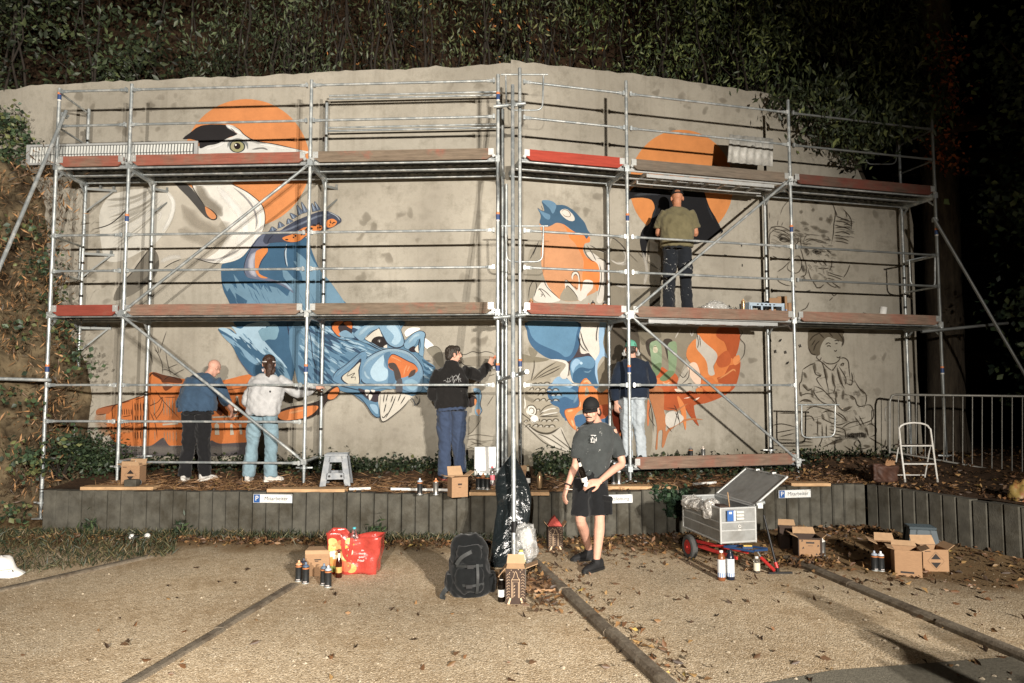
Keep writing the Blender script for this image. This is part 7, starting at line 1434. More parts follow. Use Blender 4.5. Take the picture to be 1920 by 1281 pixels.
def film(name, c, al, rough=.12, bs=14):
    m, nd, lk, b = new_mat(name); b.inputs["Base Color"].default_value = (*c, 1); b.inputs["Roughness"].default_value = rough; b.inputs["Specular IOR Level"].default_value = .9; b.inputs["Coat Weight"].default_value = .5
    tc = nd.new("ShaderNodeTexCoord"); n = nd.new("ShaderNodeTexNoise"); n.inputs["Scale"].default_value = bs; n.inputs["Detail"].default_value = 5; n.inputs["Distortion"].default_value = 1.2; lk.new(tc.outputs["Object"], n.inputs["Vector"])
    bp = nd.new("ShaderNodeBump"); bp.inputs["Strength"].default_value = 1.0; bp.inputs["Distance"].default_value = .05; lk.new(n.outputs["Fac"], bp.inputs["Height"]); lk.new(bp.outputs[0], b.inputs["Normal"])
    if al < 1: r = ramp(nd, [(.35, g3(al*.6)), (.65, g3(min(1, al*1.7)))]); lk.new(n.outputs["Fac"], r.inputs[0]); lk.new(r.outputs[0], b.inputs["Alpha"])
    return m
CLEAR = film("clear_film", S(214, 214, 210), .34); BLACKF = film("black_film", S(26, 32, 34), 1, .22, 5); FOIL = film("crumpled_film", S(205, 200, 192), .55, .1, 22)
def carton(loc, rz, sz, label, flaps=(), mat=None, group=None, prints=None, inner=None, h0=0):
    """open cardboard box: four walls and a bottom with thickness, flaps folded out by an angle each"""
    w, d, h = sz; t = thing("cardboard_box", label, "box", loc, rz, group); th = .006; m = mat or CARD; mb = MB()
    for c, s in (((0, -d/2+th/2, h/2), (w, th, h)), ((0, d/2-th/2, h/2), (w, th, h)), ((-w/2+th/2, 0, h/2), (th, d-2*th, h)), ((w/2-th/2, 0, h/2), (th, d-2*th, h)), ((0, 0, th/2+.001), (w-2*th, d-2*th, th))): mb.box(c, s)
    mb.build("carton_body", m, t, world=False)
    for side, ang, ln in flaps:
        e = {'f': (Vector((0, -d/2, h)), Vector((1, 0, 0)), Vector((0, -1, 0)), w), 'b': (Vector((0, d/2, h)), Vector((1, 0, 0)), Vector((0, 1, 0)), w), 'l': (Vector((-w/2, 0, h)), Vector((0, 1, 0)), Vector((-1, 0, 0)), d), 'r': (Vector((w/2, 0, h)), Vector((0, 1, 0)), Vector((1, 0, 0)), d)}[side]
        c, ax, out, L = e; u = out*math.cos(ang) + Vector((0, 0, 1))*math.sin(ang); nn = ax.cross(u); mb = MB()
        P = [c - ax*(L/2-.004), c + ax*(L/2-.004), c + ax*(L/2-.014) + u*ln, c - ax*(L/2-.014) + u*ln]; P = [p+u*.001 for p in P]; Q = [p + nn*.005 for p in P]
        mb.add(P+Q, [(3, 2, 1, 0), (4, 5, 6, 7), (0, 1, 5, 4), (1, 2, 6, 5), (2, 3, 7, 6), (3, 0, 4, 7)]); outward(mb.build("flap", inner or CARDIN, t, world=False))
    if prints: prints(t, w, d, h)
    return t
def flatp(t, pts, mat, y, name="print"):      # flat print on the front (y = const), x-z outline
    mb = MB(); mb.prism(pts, 0, .0012, lambda x, z, dd: Vector((x, y-.0004-dd, z))); return outward(mb.build(name, mat, t, world=False))
def pr_diamond(t, w, d, h):
    y = -d/2; s = w*.26; cz = h*.52
    flatp(t, [(-s*.75, cz+.008), (s*.75, cz+.008), (0, cz+s)], INKM, y); flatp(t, [(-s*.75, cz-.008-s*.25), (0, cz-s*1.25), (s*.75, cz-.008-s*.25)], INKM, y)
    mb = MB(); mb.tube([(x, y-.001, z) for x, z in ((-s*1.25, cz-s*.12), (0, cz+s*1.25), (s*1.25, cz-s*.12), (0, cz-s*1.5))], .0012, 4, closed=True); mb.build("print", INKM, t, world=False)
    flatp(t, [(-w*.42, h*.9), (-w*.2, h*.9), (-w*.2, h*.93), (-w*.42, h*.93)], INKM, y)
def pr_marks(t, w, d, h):
    y = -d/2; rr = random.Random(5)
    flatp(t, [(-w*.17, h*.72), (w*.17, h*.72), (w*.17, h*.80), (-w*.17, h*.80)], INKM, y); flatp(t, [(-w*.1, h*.60), (w*.1, h*.60), (w*.1, h*.62), (-w*.1, h*.62)], INKM, y)
    for q in ((-.3, .5), (.32, .62), (.25, .2), (-.34, .85)): flatp(t, [(w*q[0]-.01, h*q[1]-.012), (w*q[0]+.014, h*q[1]-.004), (w*q[0], h*q[1]+.014)], INKM, y)
def pr_low(t, w, d, h):
    flatp(t, [(-w*.30, h*.12), (w*.20, h*.12), (w*.20, h*.19), (-w*.30, h*.19)], INKM, -d/2)
def pr_small(t, w, d, h):
    flatp(t, [(-w*.12, h*.62), (w*.16, h*.63), (w*.16, h*.67), (-w*.12, h*.66)], INKM, -d/2); flatp(t, [(-w*.10, h*.57), (w*.05, h*.57), (w*.05, h*.60), (-w*.10, h*.60)], INKM, -d/2); flatp(t, [(-w*.06, h*.44), (w*.10, h*.445), (w*.10, h*.455), (-w*.06, h*.45)], INKM, -d/2)
def pr_house(t, w, d, h):
    """pale line drawing of a lit doorway in a starry street, on dark card"""
    y = -d/2
    def ln(P, r=.0022, cl=False): mb = MB(); mb.tube([(x*w, y-.001, z*h) for x, z in P], r, 4, closed=cl); mb.build("print", PALE, t, world=False)
    ln([(-.2, .18), (-.2, .68), (-.1, .76), (-.06, .86), (0, .92), (.06, .86), (.1, .76), (.2, .68), (.2, .18)]); ln([(-.14, .18), (-.14, .62), (.14, .62), (.14, .18)]); ln([(-.2, .68), (.2, .68)])
    flatp(t, [(-w*.42, .0), (-w*.30, .0), (-w*.22, h*.17), (-w*.30, h*.17)], PALE, y); flatp(t, [(w*.42, .0), (w*.30, .0), (w*.22, h*.17), (w*.30, h*.17)], PALE, y)
    for k in range(9):
        z = .16+k*.08
        for q in (-1, 1): ln([(q*.45, z), (q*.36, z+.05), (q*.28, z+.02)], .0016)
    for k in range(4): ln([(-.09, .22+k*.09), (-.03, .26+k*.09)], .003)
    mb = MB()
    for q in ((-.3, .88), (-.22, .95), (.24, .9), (.32, .96), (-.12, .9), (.14, .97)): mb.box((q[0]*w, y-.001, q[1]*h), (.006, .002, .006), R_(0, .78, 0))
    mb.build("print", PALE, t, world=False)
BG = "cardboard boxes on the ground"
def gpos(u, v): p = on_z(u, v); return (p.x, p.y, 0)
def tpos(u, v, z=None):
    p = on_z(u, v, .56); zz = terrace_z(p.x, p.y) if z is None else z; return (p.x, p.y, zz)
def bottle(loc, prof, mats, label, cat="bottle", group=None, rz=0, labz=None, neck=None, cap_c=None):
    t = thing("bottle", label, cat, loc, rz, group); mb = MB(); mb.lathe(prof, 16); mb.build("glass_body", mats[0], t, world=False)
    if labz: mb = MB(); mb.lathe([(labz[2], labz[0]), (labz[2], labz[1])], 16); mb.build("paper_label", mats[1], t, world=False)
    if neck: mb = MB(); mb.lathe([(neck[2], neck[0]), (neck[3], neck[1])], 12); mb.build("neck_label", mats[2] if len(mats) > 2 else mats[1], t, world=False)
    z = prof[-1][1]; r = max(prof[-1][0], prof[-2][0])
    if cap_c is not None: mb = MB(); mb.lathe([(r+.002, z-.012), (r+.0025, z+.002), (r, z+.006), (0, z+.007)], 12); mb.build("cap", colm(cap_c), t, world=False)
    return t
BEER = [(0, .0), (.030, .001), (.0315, .006), (.0315, .135), (.029, .155), (.017, .19), (.0135, .21), (.013, .252), (.0145, .254), (.0145, .262)]
# ---- group at the red bag
SPG = "spray cans standing on the gravel"
def can(u, v, col, label, group=SPG, body='dark', pos=None, lean=None):
    t = spray_can(pos or gpos(u, v), col, label, group, body)
    if lean: t.rotation_euler[0] = lean
    return t
can(560, 1090, S(216, 150, 96), "orange topped spray can leftmost beside the cardboard box"); can(573, 1094, S(70, 92, 118), "blue topped spray can second from the left, leaning a little"); can(607, 1097, S(92, 110, 130), "blue grey topped spray can behind the pale topped one"); can(615, 1101, S(168, 178, 190), "pale grey topped spray can nearest to the brown bottle"); can(569, 1086, S(44, 46, 60), "dark topped spray can hidden behind two others")
carton(gpos(598, 1076), .06, (.235, .17, .245), "closed tan cardboard box leaning against the red shopping bag", (), None, BG, pr_small)
mb = MB(); p = gpos(598, 1076); mb.box((p[0]+.005, p[1]-.0865, .228), (.236, .004, .034), R_(0, 0, .06)); o = mb.build("box_flap_edge", CARDIN, None); box0 = [q for q in COL.objects if q.get('label', '').startswith("closed tan")][0]; o.parent = box0; o.matrix_parent_inverse = Matrix.Rotation(-.06, 4, 'Z') @ Matrix.Translation(-Vector(p))
mb = MB(); mb.box((0, 0, .2475), (.234, .169, .004)); o = mb.build("lid", CARDIN, box0, world=False)
bottle(gpos(635, 1083), BEER, (GB, colm(S(196, 150, 60)), colm(S(214, 204, 160))), "brown beer bottle in front of the red shopping bag", rz=1.2, labz=(.05, .105, .0318), neck=(.19, .235, .0185, .0145), cap_c=S(90, 20, 16))
# shopping bag: bent sheet walls, straps, printed fruit and words
RB = M("red_woven_plastic", S(178, 52, 38), .26, var=.1, scale=12, bump=.7, bscale=22, spec=.7, coat=.6)
p0 = on_z(668, 1072); t = thing("shopping_bag", "glossy red shopping bag printed with fruit standing on the gravel", "shopping bag", (p0.x, p0.y, 0), -.02); mb = MB(); mb.smooth = True
def bagpt(a, q):       # a: 0..1 around the rim, q: height 0..1
    W_, D_ = .44, .20; k = a*4; s = int(k) % 4; f = k-int(k)
    cx = [(-W_/2, -D_/2), (W_/2, -D_/2), (W_/2, D_/2), (-W_/2, D_/2)]; x = cx[s][0]+(cx[(s+1) % 4][0]-cx[s][0])*f; y = cx[s][1]+(cx[(s+1) % 4][1]-cx[s][1])*f
    x *= 1+.13*q; x += .03*q*(1 if x > 0 else -.3); H_ = .37 + (.05 if x < -.12 else 0)*(1) - .03*math.exp(-((x+.02)/.09)**2)
    y += .035*math.sin(x*9+1)*q + (-.05*q if s == 0 else 0) + .034*mnoise.noise((x*9, q*4, s)); x += .022*mnoise.noise((y*9, q*4, 3))
    return Vector((x, y, H_*q))
na, nq = 48, 14; vs = [bagpt(i/na, j/nq) for j in range(nq+1) for i in range(na)]
mb.add(vs, [(j*na+i, j*na+(i+1) % na, (j+1)*na+(i+1) % na, (j+1)*na+i) for j in range(nq) for i in range(na)]); mb.add([bagpt(i/na, 0)+Vector((0, 0, .002)) for i in range(na)], [tuple(range(na))])
o = mb.build("bag_body", RB, t, world=False); o.modifiers.new("t", 'SOLIDIFY').thickness = .002
def front(x, z):       # point on the bag's front wall at local x, z
    q = z/.385; best = min((bagpt((i/60)*.25, q) for i in range(61)), key=lambda p: abs(p.x-x)); return Vector((x, best.y-.003, z))
fr = random.Random(2)
for (fx, fz, rr_, c) in ((-.20, .33, .040, (222, 176, 96)), (-.17, .28, .042, (214, 132, 60)), (-.21, .27, .036, (186, 180, 80)), (-.12, .30, .044, (212, 110, 56)), (-.09, .25, .044, (178, 164, 62)), (-.19, .20, .046, (232, 220, 184)), (-.14, .19, .045, (222, 166, 100)), (-.21, .13, .048, (212, 134, 48)), (-.14, .11, .05, (206, 128, 44)), (-.07, .17, .042, (150, 168, 90)), (-.05, .33, .03, (196, 176, 76)), (-.08, .08, .055, (216, 92, 52)), (-.02, .06, .045, (208, 150, 64)), (-.20, .055, .036, (140, 160, 70)), (-.04, .22, .034, (226, 214, 170)), (-.015, .28, .028, (204, 160, 60)), (-.06, .12, .034, (206, 100, 46))):
    mb = MB(); n = 20; ctr = front(fx, fz)+Vector((0, -.001*fr.random()-.0005, 0)); P = [front(max(-.235, fx+rr_*math.cos(2*PI*i/n)*1.05), max(.012, fz+rr_*math.sin(2*PI*i/n)))+Vector((0, -.0012*fr.random()-.001, 0)) for i in range(n)]
    mb.add([ctr]+P, [(0, 1+i, 1+(i+1) % n) for i in range(n)]); outward(mb.build("fruit_print", colm(S(*c), .35), t, world=False))
mb = MB()
for sgn in (-1, 1):
    P = [front(-.10+.0*sgn+(.085 if sgn > 0 else -.0), .36)+Vector((0, -.012, 0)), front(-.095+(.07 if sgn > 0 else 0), .27)+Vector((0, -.012, 0)), front(-.08+(.04 if sgn > 0 else .0), .18)+Vector((0, -.014, 0)), front(-.05+(.0 if sgn > 0 else .01), .125)+Vector((0, -.016, 0))]
    L = []
    for q in range(13): c = crom(P, q/12); L += [c-Vector((.018, 0, 0)), c+Vector((.018, 0, 0))]
    mb.add(L, [(2*i, 2*i+1, 2*i+3, 2*i+2) for i in range(12)])
o = mb.build("strap", RB, t, world=False); o.modifiers.new("t", 'SOLIDIFY').thickness = .003
for (s_, x, z, sz) in (("die", .085, .235, .022), ("immer", .09, .205, .026), ("guter", .08, .175, .026), ("Frische.", .085, .137, .030)): text(s_, sz, WHT, t, "lettering", Matrix.Translation(front(x, z)+Vector((0, -.004, 0))) @ Matrix.Rotation(PI/2, 4, 'X'))
bottle((p0.x-.03, p0.y+.02, .12), [(0, 0), (.04, .002), (.042, .2), (.036, .25), (.015, .29), (.014, .31)], (GC, WHT), "clear water bottle with turquoise cap sticking out of the red shopping bag", cap_c=S(40, 166, 178))
bottle((p0.x-.235, p0.y+.16, 0), [(0, 0), (.037, .002), (.037, .2), (.03, .25), (.014, .30), (.014, .33)], (glass("green_glass", S(16, 96, 62), tr=.4), WHT), "green bottle half hidden behind the red shopping bag", cap_c=S(20, 90, 60))
# ---- backpack
BP = cloth("black_pack_cloth", S(20, 22, 23), var=.3); BPS = colm(S(42, 44, 44), .6); p0 = on_z(881, 1121)
t = thing("backpack", "black hiking backpack standing on the gravel", "backpack", (p0.x, p0.y+.10, 0), .05); mb = MB()
L6_ = [(0, .155, .10), (.03, .185, .125), (.12, .195, .135), (.25, .180, .125), (.36, .160, .11), (.43, .150, .095), (.49, .125, .075), (.52, .07, .045)]
loft(mb, [(Vector((.0-.02*(z/.56), .04*(z/.56), z)), Vector((1, 0, 0)), Vector((0, 1, 0)), a, b) for z, a, b in L6_], 24, 2.6); fuse(mb, "main_compartment", BP, t, .012, 2, wr=.013, wscale=11)
mb = MB(); loft(mb, [(Vector((-.01, -.085, z)), Vector((1, 0, 0)), Vector((0, 1, 0)), a, b) for z, a, b in ((.05, .10, .05), (.09, .125, .075), (.17, .125, .08), (.23, .115, .07), (.26, .09, .04))], 18, 2.6); fuse(mb, "front_pocket", BP, t, .011, 2, wr=.012, wscale=13)
mb = MB(); loft(mb, [(Vector((-.015, -.055, z)), Vector((1, 0, 0)), Vector((0, 1, 0)), a, b) for z, a, b in ((.29, .10, .045), (.33, .115, .06), (.39, .11, .06), (.44, .09, .045))], 18, 2.6); fuse(mb, "top_pocket", BP, t, .011, 2, wr=.012, wscale=13)
for q in (-1, 1): mb = MB(); loft(mb, [(Vector((q*.185, .0, z)), Vector((1, 0, 0)), Vector((0, 1, 0)), a, b) for z, a, b in ((.04, .03, .06), (.10, .045, .085), (.19, .035, .08))], 14); fuse(mb, "side_pocket", BP, t, .010, 2, wr=.008)
def strap(P, w, name="strap", m=BPS, up=(0, -1, 0)):
    mb = MB(); L = []; P = [Vector(p) for p in P]
    for q in range(17):
        c = crom(P, q/16); d = (crom(P, min(1, q/16+.03))-crom(P, max(0, q/16-.03))).normalized(); s = d.cross(Vector(up)).normalized(); L += [c-s*w/2, c+s*w/2]
    mb.add(L, [(2*i, 2*i+1, 2*i+3, 2*i+2) for i in range(16)]); o = mb.build(name, m, t, world=False); o.modifiers.new("t", 'SOLIDIFY').thickness = .005
strap([(.10, -.06, .43), (.0, -.13, .40), (-.08, -.135, .355), (-.125, -.12, .29)], .032); strap([(.06, -.145, .30), (.065, -.185, .20), (.06, -.175, .09), (.055, -.16, .05)], .024); strap([(-.13, -.10, .275), (-.01, -.165, .285), (.11, -.11, .28)], .022); strap([(-.13, -.13, .13), (-.01, -.19, .125), (.12, -.14, .13)], .022); strap([(-.17, -.03, .10), (-.22, -.06, .06), (-.25, -.12, .02), (-.22, -.15, .012)], .04); strap([(-.12, .05, .51), (-.0, -.0, .545), (.1, .05, .51)], .03, up=(0, 0, 1))
for c in ((-.0, -.172, .285), (-.01, -.198, .125)): mb = MB(); mb.box(c, (.055, .014, .032)); mb.box((c[0]-.005, c[1]-.004, c[2]), (.03, .014, .022)); mb.build("buckle", MAT['black'], t, world=False)
mb = MB(); mb.tube([(-.105, -.03, .40), (-.115, -.02, .45), (-.06, -.01, .495), (.03, -.01, .50), (.09, -.02, .46), (.105, -.03, .42)], .006, 6); mb.build("zip", colm(S(96, 98, 98)), t, world=False)
# ---- printed carton, dark bottle, flat card, plank, jar
carton(gpos(967, 1128), -.02, (.17, .15, .30), "open dark printed carton with a pale doorway drawing beside the dark bottle", (('f', .9, .07), ('l', -.9, .10), ('r', .35, .11), ('b', 1.3, .08)), CARDDK, BG, pr_house)
bottle(gpos(940, 1128), BEER, (GD, WHT, colm(S(180, 178, 170))), "dark bottle with white oval label standing against the printed carton", labz=(.045, .105, .0318), neck=(.185, .192, .019, .0185), cap_c=S(20, 18, 18))
mb = MB(); p = gpos(1000, 1105); mb.box((0, 0, .022), (.32, .24, .03), R_(.04, .05, .25)); o = mb.build("flat_cardboard", CARD, None); o.location = (p[0]+.02, p[1]+.02, 0); tag(o, "flattened cardboard piece lying right of the printed carton", "cardboard")
mb = MB(); mb.box((0, 0, .02), (.16, .34, .036)); o = mb.build("sole_block", BOARD['pale'], None); p = gpos(948, 1083); o.location = (p[0], p[1], 0); o.rotation_euler = (0, 0, .5); tag(o, "short wooden board under the prop pole behind the backpack", "board")
t = bottle(tuple(Vector(gpos(975, 1118))+Vector((.01, .12, .0))), [(0, 0), (.043, .003), (.045, .01), (.045, .30), (.04, .33), (.018, .36), (.018, .37)], (colm(S(206, 204, 190), .35), colm(S(196, 200, 150))), "white plastic bottle with yellow green cap inside the clear bag", labz=(.20, .30, .0455), cap_c=S(180, 176, 60))
# ---- black film wrapped round the prop pole
t = thing("plastic_sheet", "black plastic sheet taped to the grey prop pole", "plastic sheet", (PROP.x, PROP.y, 0)); mb = MB(); mb.smooth = True
prof = [(848, .012, .0), (858, .06, -.01), (880, .24, -.03), (905, .36, -.04), (928, .40, -.02), (948, .33, .0), (975, .32, -.01), (1000, .33, -.03), (1030, .36, -.05), (1052, .38, -.07), (1062, .42, -.06)]
n = 30; vs = []
for v, w, ox in prof:
    c = at(963, v, PROP.y+.06+(1062-v)*.0022)
    for j in range(n):
        th = 2*PI*j/n; r = w/2*(1+.35*mnoise.noise((math.cos(th)*1.7, math.sin(th)*1.7, v*.02))+.12*math.sin(th*5+v*.03)); vs.append((c.x+ox+r*math.cos(th), c.y+.05+r*.45*math.sin(th), c.z))
mb.add(vs, [(i*n+j, i*n+(j+1) % n, (i+1)*n+(j+1) % n, (i+1)*n+j) for i in range(len(prof)-1) for j in range(n)]); o = mb.build("sheet", BLACKF, t); sd = o.modifiers.new("s", 'SUBSURF'); sd.levels = 1; sd.render_levels = 1
mb = MB(); c = at(964.5, 988, PROP.y+.10); mb.tube([c-Vector((0, 0, .055)), c+Vector((0, 0, .055))], .030, 12); mb.build("tape", MAT['black'], t)
def puff(name, label, cat, c, r, mat, seed=0, group=None, nn=3.2, flat=1):
    t = MB(); t.smooth = True; vs = []; nu, nv = 30, 20
    for i in range(nv+1):
        ph = PI*i/nv
        for j in range(nu):
            th = 2*PI*j/nu; d = Vector((math.sin(ph)*math.cos(th), math.sin(ph)*math.sin(th), math.cos(ph))); k = 1+.30*mnoise.noise(d*nn*.6+Vector((seed, 0, 0)))+.22*abs(mnoise.noise(d*nn*1.8+Vector((0, seed, 0)))); vs.append((d.x*r[0]*k, d.y*r[1]*k, max(-r[2]*flat, d.z*r[2]*k)))
    t.add(vs, [(i*nu+j, (i+1)*nu+j, (i+1)*nu+(j+1) % nu, i*nu+(j+1) % nu) for i in range(nv) for j in range(nu)]); o = t.build(name, mat, None); o.location = c; tag(o, label, cat, group); return o
c = at(985, 1022, PROP.y+.05); puff("plastic_bag", "clear plastic rubbish bag tied to the prop pole", "plastic bag", c, (.115, .09, .20), CLEAR, 2.2)
c = at(988, 1010, PROP.y+.07); puff("crumpled_paper", "crumpled white paper inside the clear rubbish bag", "paper", c, (.06, .04, .10), colm(S(206, 204, 198)), 5)
# ---- carton with a red top by the palisades
carton(gpos(1040, 1029), .1, (.17, .15, .26), "printed dark carton with a red pointed top against the palisades", (('l', .9, .07), ('r', .9, .07)), CARDDK, BG, pr_house)
p = gpos(1040, 1029); mb = MB(); mb.prism([(-.085, .262), (.085, .262), (.06, .30), (.0, .375), (-.05, .32)], -.05, .06, lambda x, z, d_: Vector((p[0]+x, p[1]+d_, z))); o = outward(mb.build("red_card", colm(S(176, 52, 34), .6), None)); tag(o, "red folded card sticking out of the carton by the palisades", "card")
# ---- things along the terrace edge
TG = "spray cans along the terrace edge"
for (u, v, c, b_, lb) in ((787, 928, S(170, 186, 200), 'dark', "pale topped spray can standing left of the other one on the wall's edge"), (817, 928, S(196, 120, 60), 'steel', "bare metal spray can standing left of the printed box"), (897, 922, S(60, 62, 62), 'dark', "dark spray can leftmost of three behind the black sheet"), (906, 922, S(200, 130, 70), 'dark', "orange topped spray can middle of three behind the black sheet"), (914, 923, S(90, 120, 110), 'dark', "green topped spray can right of three behind the black sheet"), (1150, 912, S(200, 176, 120), 'dark', "spray can behind the arm of the person in shorts"), (1160, 912, S(210, 210, 206), 'steel', "bare spray can above the Geschäftsleitung sign")):
    can(0, 0, c, lb, TG, b_, tpos(u, v, .56 if u < 880 else .590))
carton(tpos(858, 930, .556), .42, (.20, .16, .235), "printed cardboard box with raised flaps on the palisade edge by the blue sweatpants", (('f', .35, .09), ('b', 1.0, .12), ('l', .2, .09), ('r', .6, .10)), CARD, BG, None)
t0 = [q for q in COL.objects if q.get('label', '').startswith("printed cardboard box with raised")][0]; 
mb = MB()
for P in ([(-.06, .03), (-.06, .14), (0, .19), (.06, .14), (.06, .03)], [(-.035, .03), (-.035, .12), (0, .15), (.035, .12), (.035, .03)]): mb.tube([(.1012, y, z) for y, z in P], .0035, 4)
mb.build("print", CARDDK, t0, world=False); mb = MB(); mb.box((.0, -.081, .15), (.05, .001, .02)); mb.box((0, -.081, .115), (.03, .001, .006)); mb.build("print", CARDDK, t0, world=False)
bottle(tpos(923, 915, .592), [(0, 0), (.032, .002), (.033, .15), (.028, .19), (.014, .22), (.014, .235)], (GC, colm(S(206, 96, 108))), "clear water bottle with a pink label by the scaffold foot", labz=(.07, .13, .0335), cap_c=S(206, 60, 80))
bottle(tpos(990, 916, .592), BEER, (GD, WHT, colm(S(190, 180, 150))), "dark beer bottle with white label on the plank right of the black sheet", labz=(.04, .10, .0318), neck=(.19, .24, .0185, .0142), cap_c=S(120, 100, 60))
bottle(tpos(1012, 921, .592), [(0, 0), (.032, .002), (.034, .01), (.034, .15), (.028, .17), (.017, .185), (.017, .205), (.0, .206)], (CAN_G, WHT), "gold coloured drinking flask on the plank right of the black sheet", "flask")
carton(tpos(982, 912, .592), .2, (.13, .10, .17), "small brown carton behind the dark beer bottle on the plank", (('l', .4, .06), ('b', 1.2, .06)), CARD, BG)
mb = MB(); mb.box((0, 0, .20), (.31, .012, .40)); mb.mi = 1; mb.box((0, -.0075, .20), (.29, .003, .38)); o = mb.build("white_board", [colm(S(120, 120, 116)), WHT], None, bevel=.004); p = at(910, 905, 9.55); o.location = (p.x, p.y, terrace_z(p.x, p.y)+.005); o.rotation_euler = (-.14, 0, .06); tag(o, "white board leaning against the scaffold at the corner", "board")
mb = MB(); a_, b_ = on_z(655, 917, .58), on_z(695, 916, .58); mb.tube([a_, b_], .018, 10); o = mb.build("pipe", WHT); tag(o, "short white pipe lying right of the grey step stool", "pipe")
mb = MB(); a_, b_ = on_z(733, 917, .58), on_z(842, 919, .58); mb.tube([a_, a_.lerp(b_, .5)+Vector((0, .02, -.004)), b_], .018, 10); o = mb.build("pipe", WHT); tag(o, "long white pipe lying behind the spray cans on the terrace edge", "pipe")
mb = MB(); a_, b_ = on_z(1300, 908, .58), on_z(1342, 905, .58); mb.tube([a_, b_], .018, 10); o = mb.build("pipe", WHT); tag(o, "white pipe lying below the low platform", "pipe")
# left group on the terrace
carton(tpos(250, 909, .58), .05, (.235, .18, .24), "cardboard box with a diamond mark between the scaffold poles", (('l', .25, .07), ('r', .25, .09), ('f', 1.25, .06), ('b', .9, .08)), CARD, BG, pr_diamond)
can(0, 0, S(214, 206, 190), "spray can lying on the box with the diamond mark", TG, 'dark', (tpos(245, 905)[0]-.05, tpos(250, 907)[1]-.02, .832)); COL.objects[-1]
q_ = [k for k in COL.objects if k.get('label') == "spray can lying on the box with the diamond mark"][0]; q_.rotation_euler = (0, PI/2, .2)
mb = MB(); mb.box((0, 0, .045), (.155, .10, .085)); o = mb.build("paving_stone", MAT['concrete'], None, bevel=.008); p = tpos(251, 915, .575); o.location = (p[0], p[1]-.05, .587); tag(o, "grey paving stone in front of the box with the diamond mark", "stone")
q_ = can(0, 0, S(206, 176, 140), "spray can lying on the ground right of the paving stone", TG, 'dark', (tpos(270, 908)[0], tpos(270, 910)[1], .60)); q_.rotation_euler = (PI/2, 0, -.45)
for (u, v, lb) in ((247, 1012, "left of two white globes lying on the grass"), (276, 1011, "right of two white globes lying on the grass")):
    p = gpos(u, v); t = thing("globe_lamp", lb, "garden lamp", p, 0, "white globes on the grass"); mb = MB(); mb.lathe([(math.sin(PI*i/10)*.036, .036-math.cos(PI*i/10)*.036) for i in range(11)], 16); mb.build("globe", colm(S(226, 226, 222), .3), t, world=False); mb = MB(); mb.tube([(.02 if '2' not in lb and 'left' in lb else -.02, 0, .03), (.09 if 'left' in lb else -.09, .02, .028)], [.028, .02], 12); mb.build("socket", MAT['black'], t, world=False)
# ---- parking signs
BLU = colm(S(30, 84, 150), .4); TXT = colm(S(40, 42, 44), .5); SGW = M("sign_white", S(220, 222, 220), .35, var=.05, dirt=S(170, 160, 140), dscale=10, damt=.4)
def sign(uc, vc, w, h, word, label, P=True, ps=None):
    x = (uc-960)/FPX*8.6
    for _ in range(6): y = retain_y(x)-.02; x = at(uc, vc, y).x
    p = at(uc, vc, y); ang = math.atan2(retain_y(x+.1)-retain_y(x-.1), .2); t = thing("parking_sign", label, "sign", (p.x, p.y, p.z), ang, "parking signs on the palisades")
    mb = MB(); mb.box((0, 0, 0), (w, .006, h)); mb.build("plate", colm(S(120, 124, 126), .4), t, world=False, bevel=.004); mb = MB(); mb.box((0, -.0035, 0), (w-.012, .002, h-.012)); mb.build("face", SGW, t, world=False)
    if P: mb = MB(); mb.box((-w/2+.050, -.005, 0), (.078, .002, h-.016)); mb.build("symbol_field", BLU, t, world=False); text("P", .085, WHT, t, "symbol", Matrix.Translation((-w/2+.050, -.0065, 0)) @ Matrix.Rotation(PI/2, 4, 'X'))
    text(word, ps or .066, TXT, t, "lettering", Matrix.Translation((.045 if P else 0, -.0048, 0)) @ Matrix.Rotation(PI/2, 4, 'X'))
    for q in (-1, 1): mb = MB(); mb.tube([(q*(w/2-.014), -.004, h/2-.014), (q*(w/2-.014), -.007, h/2-.014)], .005, 8); mb.build("screw", MAT['black'], t, world=False)
sign(511.5, 935, .50, .112, "Mitarbeiter", "white parking sign reading Mitarbeiter below the grey step stool")
sign(1142, 936, .62, .112, "Geschäftsleitung", "white parking sign reading Geschäftsleitung half hidden by the person in shorts")
sign(1490, 926, .47, .108, "Mitarbeiter", "white parking sign reading Mitarbeiter beside the raised cart lid")
